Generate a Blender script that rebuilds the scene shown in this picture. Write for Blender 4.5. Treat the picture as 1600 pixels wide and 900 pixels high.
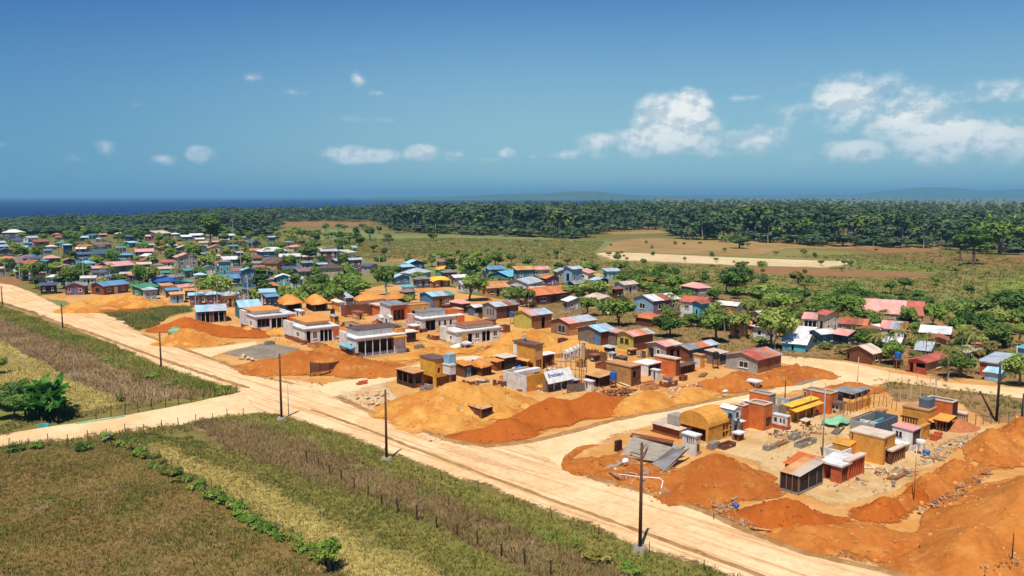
import bpy, math, random
import numpy as np
from mathutils import Vector
random.seed(7); RNG = np.random.default_rng(7)
R = math.radians
for o in list(bpy.data.objects): bpy.data.objects.remove(o)
S = bpy.context.scene
COL = S.collection

# ------------------------------------------------------------------ camera
F, CH = 1250.0, 30.0                         # focal length in pixels of the 1600 px photograph, drone height in metres
PITCH = math.atan((450 - 307) / F)
CP, SP = math.cos(PITCH), math.sin(PITCH)
cam = bpy.data.cameras.new('camera'); camo = bpy.data.objects.new('camera', cam); COL.objects.link(camo)
cam.sensor_width = 36.0; cam.lens = 36.0 * F / 1600.0
cam.clip_start = 0.5; cam.clip_end = 120000
camo.location = (0, 0, CH); camo.rotation_euler = (math.pi / 2 - PITCH, 0, 0)
S.camera = camo

# ------------------------------------------------------------------ sun, sky, exposure
SUNV = Vector((-0.20, -0.60, 1.35)).normalized()      # towards the sun
sun = bpy.data.lights.new('sun', 'SUN'); suno = bpy.data.objects.new('sun', sun); COL.objects.link(suno)
sun.energy = 4.8; sun.angle = R(0.5); sun.color = (1.0, 0.93, 0.82)
suno.location = (0, 0, 200); suno.rotation_euler = SUNV.to_track_quat('Z', 'Y').to_euler()
S.view_settings.view_transform = 'Standard'; S.view_settings.look = 'None'
S.view_settings.exposure = 0.20; S.view_settings.gamma = 1.0
S.view_settings.use_curve_mapping = False

class NT:
    """small helper for node trees"""
    def __init__(s, nt): s.nt = nt; nt.nodes.clear()
    def n(s, t, **kw):
        nd = s.nt.nodes.new(t)
        for k, v in kw.items():
            if k in ('op',): nd.operation = v
            else: setattr(nd, k, v)
        return nd
    def l(s, a, b): s.nt.links.new(a, b)
    def math(s, op, a, b=None, c=None, clamp=False):
        nd = s.nt.nodes.new('ShaderNodeMath'); nd.operation = op; nd.use_clamp = clamp
        for i, v in enumerate((a, b, c)):
            if v is None: continue
            if isinstance(v, (int, float)): nd.inputs[i].default_value = v
            else: s.l(v, nd.inputs[i])
        return nd.outputs[0]
    def mix(s, f, a, b, bt='MIX'):
        nd = s.nt.nodes.new('ShaderNodeMix'); nd.data_type = 'RGBA'; nd.blend_type = bt
        for i, v in ((0, f), (6, a), (7, b)):
            if isinstance(v, (int, float)): nd.inputs[i].default_value = v
            elif isinstance(v, (tuple, list)): nd.inputs[i].default_value = (v[0], v[1], v[2], 1)
            else: s.l(v, nd.inputs[i])
        return nd.outputs[2]
    def mr(s, v, a, b, c=0.0, d=1.0, smooth=False):
        nd = s.nt.nodes.new('ShaderNodeMapRange'); nd.interpolation_type = 'SMOOTHSTEP' if smooth else 'LINEAR'
        s.l(v, nd.inputs[0])
        for i, x in enumerate((a, b, c, d)): nd.inputs[i + 1].default_value = x
        return nd.outputs[0]
    def noise(s, vec, scale, detail=4, rough=0.55, scl=None):
        nd = s.nt.nodes.new('ShaderNodeTexNoise'); nd.inputs['Scale'].default_value = scale
        nd.inputs['Detail'].default_value = detail; nd.inputs['Roughness'].default_value = rough
        if scl:
            m = s.nt.nodes.new('ShaderNodeVectorMath'); m.operation = 'MULTIPLY'; s.l(vec, m.inputs[0]); m.inputs[1].default_value = scl; vec = m.outputs[0]
        s.l(vec, nd.inputs['Vector']); return nd.outputs[0]

W = bpy.data.worlds.new('World'); S.world = W; W.use_nodes = True
def build_world():
    t = NT(W.node_tree)
    out = t.n('ShaderNodeOutputWorld'); bg = t.n('ShaderNodeBackground'); bg.inputs[1].default_value = 0.105
    sky = t.n('ShaderNodeTexSky'); sky.sky_type = 'NISHITA'; sky.sun_disc = False
    sky.sun_elevation = math.asin(SUNV.z); sky.sun_rotation = math.atan2(SUNV.x, SUNV.y)
    sky.altitude = 0; sky.air_density = 1.0; sky.dust_density = 0.6; sky.ozone_density = 4.0
    tc = t.n('ShaderNodeTexCoord'); sep = t.n('ShaderNodeSeparateXYZ'); t.l(tc.outputs['Generated'], sep.inputs[0])
    az = t.math('ARCTAN2', sep.outputs[0], sep.outputs[1]); el = t.math('ARCSINE', sep.outputs[2])
    cmb = t.n('ShaderNodeCombineXYZ'); t.l(az, cmb.inputs[0]); t.l(el, cmb.inputs[1])
    # the humid tropical air: a deeper, slightly greener blue than the default atmosphere, even haze near the horizon
    hs = t.n('ShaderNodeHueSaturation'); hs.inputs['Saturation'].default_value = 1.12; hs.inputs['Value'].default_value = 1.0
    t.l(sky.outputs[0], hs.inputs['Color'])
    base = t.mix(1.0, hs.outputs[0], (0.30, 0.57, 0.82), 'MULTIPLY')
    lowf = t.mr(el, 0.0, 0.30, 1.0, 0.0, True)
    base = t.mix(t.math('MULTIPLY', lowf, 0.86), base, (2.95, 5.1, 5.5))
    base = t.mix(t.mr(az, -0.72, 0.05, 1.0, 0.0, True), base, t.mix(1.0, base, (0.40, 0.58, 0.82), 'MULTIPLY'))
    # clouds: ellipses in (azimuth, elevation) broken up by noise
    def ae(px, py):
        a = math.atan((px - 800) / F); return a, math.atan((307 - py) / F * math.cos(a))
    big = [(1052,190,66,44,1.0),(1030,222,95,24,.9),(1075,165,38,22,1.0),(945,222,55,20,.6),(1180,222,60,22,.7),(1250,245,28,14,.5),
           (1320,165,105,44,.62),(1400,185,90,40,.7),(1470,215,70,40,1.0),(1330,237,48,19,.85),(1545,220,52,36,.8),(1550,150,80,22,.45),
           (565,244,60,14,.95),(560,238,32,12,.9),(660,242,30,15,.85),(715,243,26,9,.5),(790,240,17,9,.7),(880,243,34,11,.6),(835,245,18,7,.4),
           (321,243,24,14,.7),(262,249,22,13,.5),(175,235,16,18,.3),(120,246,22,12,.3),(566,127,18,15,.42),(595,150,18,7,.42),(465,149,50,9,.36),
           (400,127,24,13,.28),(580,190,100,8,.3),(235,168,50,6,.18),(1150,157,90,9,.3),(5,228,20,8,.3),(730,250,120,9,.35),(1050,240,170,14,.45)]
    fld = None; low = None
    for px, py, rw, rh, st in big:
        a, e = ae(px, py)
        s1 = t.n('ShaderNodeVectorMath', op='SUBTRACT'); t.l(cmb.outputs[0], s1.inputs[0]); s1.inputs[1].default_value = (a, e, 0)
        s2 = t.n('ShaderNodeVectorMath', op='MULTIPLY'); t.l(s1.outputs[0], s2.inputs[0]); s2.inputs[1].default_value = (F / rw / 1.15, F / rh / 1.15, 0)
        s3 = t.n('ShaderNodeVectorMath', op='LENGTH'); t.l(s2.outputs[0], s3.inputs[0])
        v = t.math('MULTIPLY_ADD', s3.outputs['Value'], -0.85 * st, 1.0 * st)
        fld = v if fld is None else t.math('MAXIMUM', fld, v)
    # outside the picture the same weather goes on: a scattered low cumulus band
    bn = t.noise(cmb.outputs[0], 5.0, 5, 0.5, (1.0, 2.2, 1))
    side = t.mr(t.math('ABSOLUTE', az), 0.66, 0.80, 0, 1, True)
    band = t.math('MULTIPLY', t.mr(el, 0.02, 0.06, 0, 1, True), t.mr(el, 0.10, 0.30, 1, 0, True))
    fo = t.math('MULTIPLY', t.math('MULTIPLY', t.mr(bn, 0.5, 0.75, 0, 0.9), side), band)
    fld = t.math('MAXIMUM', fld, fo)
    n1 = t.noise(cmb.outputs[0], 22, 9, 0.58, (1, 1.3, 1)); n2 = t.noise(cmb.outputs[0], 80, 6, 0.6)
    nn = t.math('ADD', t.math('MULTIPLY', t.math('SUBTRACT', n1, 0.5), 1.9), t.math('MULTIPLY', t.math('SUBTRACT', n2, 0.5), 0.45))
    dens = t.math('ADD', fld, t.math('MULTIPLY', nn, t.mr(fld, 0.0, 0.5, 0.35, 0.62)))
    a1 = t.mr(dens, 0.14, 0.56, 0, 1, True)
    # relief inside the clouds: compare the density field with itself a little towards the light (up and left)
    sh = t.n('ShaderNodeVectorMath', op='ADD'); t.l(cmb.outputs[0], sh.inputs[0]); sh.inputs[1].default_value = (-0.004, 0.007, 0)
    n3 = t.noise(sh.outputs[0], 22, 9, 0.58, (1, 1.3, 1))
    rel = t.mr(t.math('SUBTRACT', n1, n3), -0.10, 0.06, 0, 1, True)
    shade = t.mix(rel, (5.0, 5.7, 6.3), (8.8, 8.7, 8.3))
    shade = t.mix(t.mr(el, 0.035, 0.10, 0.40, 0.0, True), shade, (3.2, 4.9, 6.0))
    col = t.mix(t.math('MULTIPLY', a1, t.mr(fld, 0.1, 0.7, 0.5, 0.88)), base, shade)
    t.l(col, bg.inputs[0]); t.l(bg.outputs[0], out.inputs[0])
build_world()

# ------------------------------------------------------------------ geometry helpers
def P(px, py, z=0.0):
    """ground point (at height z) seen at a pixel of the 1600x900 photograph"""
    dx = (px - 800) / F; dz = (450 - py) / F
    d = (dx, CP + dz * SP, -SP + dz * CP)
    t = (z - CH) / d[2]
    return Vector((d[0] * t, d[1] * t, z))
def z_at(pt, py):
    """height above pt whose image row is py"""
    k = (450 - py) / F; Y = pt.y
    return CH + (k * Y * CP - Y * SP) / (CP + k * SP)
def len_at(pt, d, px):
    """distance along horizontal direction d from pt until the image column is px"""
    q = (px - 800) / F; zc = pt.y * CP - (pt.z - CH) * SP
    return (q * zc - pt.x) / (d.x - q * d.y * CP)
def pix(v):
    zc = v[1] * CP - (v[2] - CH) * SP
    return 800 + F * v[0] / zc, 450 - F * (v[1] * SP + (v[2] - CH) * CP) / zc
def ppm(pt):            # photo pixels per metre at a point
    return F / (pt.y * CP + CH * SP)

_L = np.random.default_rng(11).random((256, 256))
def vnoise(x, y):
    x = np.asarray(x, float); y = np.asarray(y, float)
    xi = np.floor(x).astype(int); yi = np.floor(y).astype(int); fx = x - xi; fy = y - yi
    fx = fx * fx * (3 - 2 * fx); fy = fy * fy * (3 - 2 * fy)
    a = _L[xi & 255, yi & 255]; b = _L[(xi + 1) & 255, yi & 255]; c = _L[xi & 255, (yi + 1) & 255]; d = _L[(xi + 1) & 255, (yi + 1) & 255]
    return (a * (1 - fx) + b * fx) * (1 - fy) + (c * (1 - fx) + d * fx) * fy
def fbm(x, y, o=4, g=0.5):
    s = 0; a = 1; t = 0
    for i in range(o):
        s = s + a * vnoise(x * 2 ** i + 17.3 * i, y * 2 ** i + 5.1 * i); t += a; a *= g
    return s / t - 0.5

def link(name, data, parent=None, mat=None):
    o = bpy.data.objects.new(name, data); COL.objects.link(o)
    if parent is not None: o.parent = parent
    if mat is not None and data is not None and not data.materials: data.materials.append(mat)
    return o
def empty(name, loc, rz=0.0):
    o = bpy.data.objects.new(name, None); COL.objects.link(o); o.location = loc; o.rotation_euler = (0, 0, rz)
    o.empty_display_size = 0.2
    return o
def tag(o, label, cat, group=None):
    o['label'] = label; o['category'] = cat
    if group: o['group'] = group
    return o
def kind(o, k): o['kind'] = k; return o

def mesh_np(name, V, faces_flat, nper, smooth=False, attrs=None):
    """fast mesh from numpy: V (n,3), faces_flat (m*nper)"""
    me = bpy.data.meshes.new(name); V = np.asarray(V, np.float32); Fc = np.asarray(faces_flat, np.int32).ravel()
    m = len(Fc) // nper
    me.vertices.add(len(V)); me.vertices.foreach_set('co', V.ravel())
    me.loops.add(len(Fc)); me.loops.foreach_set('vertex_index', Fc)
    me.polygons.add(m); me.polygons.foreach_set('loop_start', np.arange(0, m * nper, nper, dtype=np.int32))
    try: me.polygons.foreach_set('loop_total', np.full(m, nper, np.int32))
    except Exception: pass
    if smooth: me.polygons.foreach_set('use_smooth', np.ones(m, bool))
    for k, v in (attrs or {}).items():
        a = me.attributes.new(k, 'FLOAT', 'POINT'); a.data.foreach_set('value', np.asarray(v, np.float32))
    me.update(calc_edges=True); me.validate(); return me

class MB:
    def __init__(s): s.v = []; s.f = []
    def poly(s, pts):
        i = len(s.v); s.v += [tuple(p) for p in pts]; s.f.append(tuple(range(i, i + len(pts)))); return s
    def hexa(s, p):      # 8 points: bottom ring 0-3, top ring 4-7
        i = len(s.v); s.v += [tuple(q) for q in p]
        for q in ((0, 3, 2, 1), (4, 5, 6, 7), (0, 1, 5, 4), (1, 2, 6, 5), (2, 3, 7, 6), (3, 0, 4, 7)): s.f.append(tuple(i + k for k in q))
        return s
    def box(s, x0, y0, z0, x1, y1, z1):
        return s.hexa([(x0, y0, z0), (x1, y0, z0), (x1, y1, z0), (x0, y1, z0), (x0, y0, z1), (x1, y0, z1), (x1, y1, z1), (x0, y1, z1)])
    def slab(s, quad, t):     # thick sheet: 4 top points, extruded t down
        a = [Vector(q) for q in quad]; n = (a[1] - a[0]).cross(a[3] - a[0]).normalized()
        if n.z < 0: n = -n
        b = [q - n * t for q in a]
        return s.hexa([*b, *a])
    def tube(s, p0, p1, r0, r1=None, n=7, cap=True):
        r1 = r0 if r1 is None else r1; p0 = Vector(p0); p1 = Vector(p1); d = (p1 - p0).normalized()
        u = d.orthogonal().normalized(); w = d.cross(u); i = len(s.v)
        for k in range(n):
            c = math.cos(6.28318 * k / n); q = math.sin(6.28318 * k / n)
            s.v.append(tuple(p0 + (u * c + w * q) * r0)); s.v.append(tuple(p1 + (u * c + w * q) * r1))
        for k in range(n):
            a = i + 2 * k; b = i + 2 * ((k + 1) % n); s.f.append((a, b, b + 1, a + 1))
        if cap:
            s.f.append(tuple(i + 2 * k + 1 for k in range(n))); s.f.append(tuple(i + 2 * k for k in range(n - 1, -1, -1)))
        return s
    def mesh(s, name):
        me = bpy.data.meshes.new(name); me.from_pydata(s.v, [], s.f); me.update(); return me
    def build(s, name, mat, parent=None, smooth=False):
        me = s.mesh(name)
        if smooth: me.polygons.foreach_set('use_smooth', np.ones(len(me.polygons), bool))
        return link(name, me, parent, mat)

# ------------------------------------------------------------------ materials
MATS = {}
def lin(c):
    return tuple((x / 255 / 12.92) if x / 255 <= 0.04045 else ((x / 255 + 0.055) / 1.055) ** 2.4 for x in c)
def basic(name, c, rough=0.85, var=0.18, scale=1.2, bump=0.0, bscale=8.0, rnd=0.10, c2=None, spec=0.3, metal=0.0, streak=0.0, wave=None, fine=0.0, blocks=0.0):
    """painted / plain surface: colour with blotchy wear, optional vertical streaks, optional corrugation (wave = pitch in m)"""
    if name in MATS: return MATS[name]
    m = bpy.data.materials.new(name); m.use_nodes = True; MATS[name] = m
    t = NT(m.node_tree); out = t.n('ShaderNodeOutputMaterial'); b = t.n('ShaderNodeBsdfPrincipled'); t.l(b.outputs[0], out.inputs[0])
    tc = t.n('ShaderNodeTexCoord'); geo = t.n('ShaderNodeNewGeometry'); pos = geo.outputs['Position']; oi = t.n('ShaderNodeObjectInfo')
    c2 = c2 or tuple(x * 0.62 for x in c)
    n1 = t.noise(pos, scale, 6, 0.62)
    col = t.mix(t.math('MULTIPLY', t.mr(n1, 0.40, 0.70, 0, 1, True), min(1, var * 3.2)), c, c2)
    if streak:
        n2 = t.noise(pos, 1.0, 5, 0.6, (3.2, 3.2, 0.35))
        col = t.mix(t.math('MULTIPLY', t.mr(n2, 0.52, 0.74, 0, 1, True), streak), col, tuple(x * 0.42 + 0.012 for x in c))
    if fine:
        n3 = t.noise(pos, 22.0, 3, 0.6)
        col = t.mix(t.math('MULTIPLY', t.mr(n3, 0.35, 0.7, 0, 1), fine), col, tuple(x * 0.5 for x in c))
    if blocks:
        sp = t.n('ShaderNodeSeparateXYZ'); t.l(tc.outputs['Object'], sp.inputs[0]); cb = t.n('ShaderNodeCombineXYZ'); t.l(t.math('ADD', sp.outputs[0], sp.outputs[1]), cb.inputs[0]); t.l(sp.outputs[2], cb.inputs[1])
        br = t.n('ShaderNodeTexBrick'); t.l(cb.outputs[0], br.inputs['Vector']); br.inputs['Scale'].default_value = 1.0; br.inputs['Brick Width'].default_value = 0.62; br.inputs['Row Height'].default_value = 0.32; br.inputs['Mortar Size'].default_value = 0.03
        br.inputs['Color1'].default_value = (1, 1, 1, 1); br.inputs['Color2'].default_value = (.88, .88, .88, 1); br.inputs['Mortar'].default_value = (.66, .63, .58, 1)
        col = t.mix(blocks, col, br.outputs[0], 'MULTIPLY')
    if rnd:
        f = t.mr(oi.outputs['Random'], 0, 1, 1 - rnd, 1 + rnd)
        cm = t.n('ShaderNodeCombineXYZ')
        for i in range(3): t.l(f, cm.inputs[i])
        col = t.mix(1.0, col, cm.outputs[0], 'MULTIPLY')
    t.l(col, b.inputs['Base Color']); b.inputs['Roughness'].default_value = rough
    b.inputs['Specular IOR Level'].default_value = spec; b.inputs['Metallic'].default_value = metal
    h = None
    if wave:
        w = t.n('ShaderNodeTexWave'); w.wave_type = 'BANDS'; w.bands_direction = 'X'; w.inputs['Scale'].default_value = 1.0 / wave * 0.314
        w.inputs['Distortion'].default_value = 0; t.l(tc.outputs['UV'], w.inputs['Vector']); h = w.outputs[1]
        bp = t.n('ShaderNodeBump'); bp.inputs['Strength'].default_value = 0.7; bp.inputs['Distance'].default_value = 0.04; t.l(h, bp.inputs['Height']); t.l(bp.outputs[0], b.inputs['Normal'])
    elif bump:
        bp = t.n('ShaderNodeBump'); bp.inputs['Strength'].default_value = min(1, bump * 6); bp.inputs['Distance'].default_value = bump
        t.l(t.noise(pos, bscale, 5, 0.6), bp.inputs['Height']); t.l(bp.outputs[0], b.inputs['Normal'])
    return m
def wallm(name, rgb, **kw):
    kw.setdefault('streak', 0.50); kw.setdefault('var', 0.24); kw.setdefault('fine', 0.18); kw.setdefault('bump', 0.01)
    return basic(name, lin(rgb), **kw)

wallm('ochre', (226, 160, 68), blocks=0.55); wallm('yellow', (232, 174, 58), blocks=0.3); wallm('orange', (222, 120, 58), blocks=0.55); wallm('brick_orange', (204, 104, 62), blocks=0.55)
wallm('white', (228, 224, 215), blocks=0.3); wallm('cream', (212, 190, 152), blocks=0.3); wallm('grey_wall', (168, 162, 154), blocks=0.55); wallm('brown', (118, 72, 48), blocks=0.55); wallm('dark_brown', (72, 46, 34), blocks=0.55)
wallm('dark', (52, 44, 42)); wallm('tan', (204, 150, 90), blocks=0.55); wallm('rust', (142, 82, 50), blocks=0.55); wallm('lime', (196, 184, 88)); wallm('pink', (226, 176, 170))
wallm('turquoise', (92, 178, 188)); wallm('teal', (78, 124, 128)); wallm('blue', (82, 126, 158)); wallm('navy', (62, 76, 100)); wallm('paleblue', (150, 186, 205))
wallm('green_wall', (60, 120, 96)); wallm('mauve', (134, 96, 104)); wallm('red_wall', (176, 84, 62)); wallm('slate', (92, 102, 116)); wallm('wood', (150, 104, 66)); wallm('oldwood', (128, 112, 98))
wallm('concrete', (160, 150, 134), blocks=0.55, fine=0.3); wallm('peach', (222, 160, 112))
def roofm(name, rgb, c2=None, rough=0.55, metal=0.0, var=0.22):
    return basic(name, lin(rgb), rough=rough, var=var, scale=0.55, rnd=0.16, c2=lin(c2) if c2 else None, streak=0.25, spec=0.4, bump=0.012, bscale=3.0)
roofm('r_zinc', (176, 186, 194), (142, 128, 116)); roofm('r_white', (222, 222, 220), (180, 168, 158)); roofm('r_grey', (140, 142, 144), (116, 98, 84)); roofm('r_red', (184, 98, 80), (150, 70, 52))
roofm('r_pink', (208, 142, 130), (208, 176, 164)); roofm('r_orange', (204, 124, 78), (176, 92, 50)); roofm('r_rust', (164, 98, 68), (122, 76, 54)); roofm('r_tan', (200, 150, 96), (172, 112, 62))
roofm('r_blue', (98, 138, 170), (92, 138, 168)); roofm('r_turq', (96, 172, 192), (128, 190, 200)); roofm('r_lblue', (158, 200, 216), (140, 164, 176)); roofm('r_navy', (82, 94, 118)); roofm('r_teal', (70, 134, 128), (110, 150, 140))
roofm('r_mauve', (142, 112, 112), (116, 84, 76)); roofm('r_beige', (206, 188, 166), (178, 150, 126)); roofm('r_brown', (108, 84, 74), (82, 62, 52)); roofm('r_yellow', (232, 180, 52), (204, 150, 60)); roofm('r_green', (74, 138, 104))
roofm('r_mesh_tan', (214, 142, 62), (196, 112, 42)); roofm('tarp_green', (136, 190, 150)); roofm('tarp_blue', (36, 92, 178)); roofm('tarp_brown', (112, 72, 52))
basic('glass', (0.015, 0.018, 0.022), rough=0.15, var=0.05, spec=0.6, rnd=0)
basic('frame_white', lin((226, 224, 216)), rough=0.5, var=0.08)
basic('frame_dark', lin((60, 46, 40)), rough=0.6, var=0.1)
basic('pole_wood', lin((104, 66, 46)), var=0.25, scale=3, streak=0.3)
basic('pole_pale', lin((186, 180, 166)), var=0.12)
basic('metal_grey', lin((150, 152, 156)), rough=0.45, var=0.1)
basic('bark', lin((104, 88, 70)), var=0.3, scale=4, bump=0.03)
basic('bark_pale', lin((158, 148, 132)), var=0.25, scale=4)
basic('bark_turq', lin((60, 168, 170)), var=0.25, scale=2)
basic('rock', lin((196, 168, 132)), var=0.3, scale=3, bump=0.05, rnd=0.25)
basic('rubble_red', lin((170, 104, 62)), var=0.3, scale=3, bump=0.05, rnd=0.2)
basic('clod_orange', lin((190, 118, 54)), var=0.3, scale=3, rnd=0.1)
basic('clod_tan', lin((212, 158, 84)), var=0.3, scale=3, rnd=0.1)
basic('clod_red', lin((180, 98, 42)), var=0.3, scale=3, rnd=0.1)
basic('clod_slope', lin((210, 146, 76)), var=0.3, scale=3, rnd=0.1)
basic('plastic_white', lin((232, 230, 224)), rough=0.5, var=0.1)
basic('plastic_blue', lin((44, 92, 160)), rough=0.5, var=0.1)
basic('sign_blue', lin((34, 78, 160)), rough=0.5, var=0.05, rnd=0)
basic('black_iron', lin((40, 36, 36)), rough=0.6, var=0.1)

def dirtm(name, c1, c2, c3, scale=0.25, bump=0.06, bscale=2.5, c4=None, edge=True, streak=None, amp=1.0, rough=0.95):
    """earth: three tones mixed by noise at three scales, noisy fading edge from the 'edge' attribute, fine relief"""
    m = bpy.data.materials.new(name); m.use_nodes = True; MATS[name] = m
    t = NT(m.node_tree); out = t.n('ShaderNodeOutputMaterial'); b = t.n('ShaderNodeBsdfPrincipled')
    geo = t.n('ShaderNodeNewGeometry'); pos = geo.outputs['Position']
    n1 = t.noise(pos, scale, 6, 0.62); n2 = t.noise(pos, scale * 4.3, 5, 0.6); n3 = t.noise(pos, scale * 19, 4, 0.65)
    col = t.mix(t.mr(n1, 0.42, 0.60, 0, 1, True), lin(c1), lin(c2))
    col = t.mix(t.math('MULTIPLY', t.mr(n2, 0.50, 0.70, 0, 1, True), 0.75 * amp), col, lin(c3))
    if c4: col = t.mix(t.math('MULTIPLY', t.mr(n3, 0.53, 0.68, 0, 1, True), 0.7 * amp), col, lin(c4))
    if streak:
        ang, sc, cs, am = streak
        mp = t.n('ShaderNodeVectorRotate'); mp.rotation_type = 'Z_AXIS'; mp.inputs['Angle'].default_value = -ang; t.l(pos, mp.inputs['Vector'])
        ns = t.noise(mp.outputs[0], sc, 4, 0.6, (0.045, 1.0, 1.0))
        col = t.mix(t.math('MULTIPLY', t.mr(ns, 0.46, 0.66, 0, 1, True), am), col, lin(cs))
    spk = t.mr(n3, 0.3, 0.75, 0.80, 1.16); cm = t.n('ShaderNodeCombineXYZ')
    for i in range(3): t.l(spk, cm.inputs[i])
    col = t.mix(1.0, col, cm.outputs[0], 'MULTIPLY')
    t.l(col, b.inputs['Base Color']); b.inputs['Roughness'].default_value = rough; b.inputs['Specular IOR Level'].default_value = 0.08
    if bump:
        bp = t.n('ShaderNodeBump'); bp.inputs['Strength'].default_value = 0.8; bp.inputs['Distance'].default_value = bump
        t.l(t.noise(pos, bscale, 7, 0.66), bp.inputs['Height']); t.l(bp.outputs[0], b.inputs['Normal'])
    if edge:
        at = t.n('ShaderNodeAttribute'); at.attribute_name = 'edge'; ne = t.noise(pos, 2.6, 6, 0.72); ne2 = t.noise(pos, 0.22, 3, 0.5)
        e = t.math('ADD', at.outputs['Fac'], t.math('MULTIPLY', t.math('SUBTRACT', t.math('ADD', ne, ne2), 1.0), 1.3))
        al = t.mr(e, 0.30, 0.72, 0, 1, True)
        tr = t.n('ShaderNodeBsdfTransparent'); mx = t.n('ShaderNodeMixShader'); t.l(al, mx.inputs[0]); t.l(tr.outputs[0], mx.inputs[1]); t.l(b.outputs[0], mx.inputs[2]); t.l(mx.outputs[0], out.inputs[0])
    else: t.l(b.outputs[0], out.inputs[0])
    return m

def foliage(name, c1, c2, c3, up=0.35, trans=0.25, sc=0.25):
    m = bpy.data.materials.new(name); m.use_nodes = True; MATS[name] = m
    t = NT(m.node_tree); out = t.n('ShaderNodeOutputMaterial'); b = t.n('ShaderNodeBsdfPrincipled')
    geo = t.n('ShaderNodeNewGeometry'); at = t.n('ShaderNodeAttribute'); at.attribute_name = 'tint'; oi = t.n('ShaderNodeObjectInfo')
    n = t.noise(geo.outputs['Position'], sc, 4, 0.6)
    f = t.math('ADD', t.math('MULTIPLY', at.outputs['Fac'], 0.6), t.math('MULTIPLY', t.math('SUBTRACT', n, 0.5), 1.7))
    f = t.math('ADD', f, t.math('MULTIPLY', t.math('SUBTRACT', oi.outputs['Random'], 0.5), 0.5))
    col = t.mix(t.mr(f, 0.0, 0.45, 0, 1, True), lin(c1), lin(c2)); col = t.mix(t.mr(f, 0.45, 0.95, 0, 1, True), col, lin(c3))
    t.l(col, b.inputs['Base Color']); b.inputs['Roughness'].default_value = 0.7; b.inputs['Specular IOR Level'].default_value = 0.12
    cmb = t.n('ShaderNodeVectorMath', op='MULTIPLY_ADD'); t.l(geo.outputs['Normal'], cmb.inputs[0]); cmb.inputs[1].default_value = (1 - up,) * 3; cmb.inputs[2].default_value = (0, 0, up)
    nz = t.n('ShaderNodeVectorMath', op='NORMALIZE'); t.l(cmb.outputs[0], nz.inputs[0]); t.l(nz.outputs[0], b.inputs['Normal'])
    tr = t.n('ShaderNodeBsdfTranslucent'); t.l(col, tr.inputs[0]); mx = t.n('ShaderNodeMixShader'); mx.inputs[0].default_value = trans
    t.l(b.outputs[0], mx.inputs[1]); t.l(tr.outputs[0], mx.inputs[2]); t.l(mx.outputs[0], out.inputs[0])
    return m

# ------------------------------------------------------------------ ground, sea, hills
dirtm('m_ground', (112, 108, 56), (128, 112, 62), (94, 104, 48), 0.012, 0.25, 0.5, c4=(84, 92, 44), edge=False)
dirtm('m_road', (231, 198, 152), (220, 182, 132), (236, 207, 164), 0.10, 0.03, 3.0, c4=(204, 162, 112), streak=None, amp=0.7)
ROADA = R(136)
dirtm('m_mainroad', (231, 197, 151), (220, 180, 130), (236, 207, 164), 0.08, 0.03, 3.0, c4=(206, 166, 118), streak=(ROADA, 1.7, (188, 144, 96), 0.75), amp=0.6)
dirtm('m_site', (204, 156, 94), (196, 136, 70), (210, 170, 114), 0.09, 0.10, 1.8, c4=(170, 122, 70))
dirtm('m_yard', (204, 172, 122), (190, 152, 100), (214, 188, 144), 0.13, 0.07, 2.0, c4=(158, 124, 80))
dirtm('m_orange', (184, 110, 46), (168, 94, 38), (192, 138, 76), 0.16, 0.22, 2.6, c4=(140, 76, 32))
dirtm('m_slope', (188, 118, 52), (172, 100, 42), (204, 140, 72), 0.10, 0.16, 2.2, c4=(176, 104, 46))
dirtm('m_tansand', (208, 150, 72), (190, 122, 52), (218, 172, 104), 0.16, 0.22, 2.6, c4=(180, 118, 52))
dirtm('m_redsand', (178, 96, 36), (168, 88, 31), (188, 108, 44), 0.2, 0.22, 2.6, c4=(148, 74, 28))
dirtm('m_palesand', (206, 178, 136), (198, 160, 112), (214, 190, 152), 0.2, 0.08, 2.0, c4=(184, 142, 94))
dirtm('m_greygravel', (146, 132, 112), (128, 116, 102), (160, 146, 124), 0.3, 0.10, 3.0, c4=(110, 98, 86))
dirtm('m_brownfield', (128, 104, 60), (112, 104, 54), (142, 114, 72), 0.07, 0.12, 2.0, c4=(98, 90, 46))
dirtm('m_strawfield', (178, 160, 94), (166, 148, 84), (188, 168, 104), 0.10, 0.12, 2.0, c4=(144, 132, 68), streak=(ROADA, 0.9, (136, 128, 66), 0.6))
dirtm('m_weedground', (142, 118, 86), (128, 104, 74), (150, 130, 96), 0.10, 0.10, 2.0, c4=(112, 100, 62))
dirtm('m_olive', (122, 120, 58), (140, 124, 68), (104, 116, 50), 0.08, 0.12, 2.0, c4=(92, 102, 46))
dirtm('m_greenfield', (118, 130, 72), (128, 128, 76), (106, 124, 62), 0.03, 0.15, 0.8, c4=(96, 112, 56))
dirtm('m_tanfield', (160, 130, 82), (146, 118, 72), (172, 142, 94), 0.03, 0.15, 0.8, c4=(118, 108, 58))
dirtm('m_redfield', (150, 102, 70), (138, 108, 66), (160, 116, 84), 0.03, 0.15, 0.8, c4=(116, 100, 56))
dirtm('m_beigesand', (212, 188, 146), (202, 174, 130), (220, 198, 158), 0.03, 0.10, 0.8, c4=(190, 160, 116))
dirtm('m_limefield', (128, 150, 56), (116, 136, 52), (144, 162, 66), 0.03, 0.15, 0.8, c4=(96, 120, 46))
dirtm('m_scrub', (150, 116, 78), (138, 110, 66), (166, 132, 92), 0.10, 0.12, 1.5, c4=(118, 104, 58))
dirtm('m_plain', (132, 124, 70), (118, 124, 66), (148, 128, 78), 0.02, 0.2, 0.8, c4=(106, 114, 56))
dirtm('m_berm', (166, 128, 84), (150, 110, 66), (180, 144, 100), 0.4, 0.08, 4.0, c4=(120, 92, 56))

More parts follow.
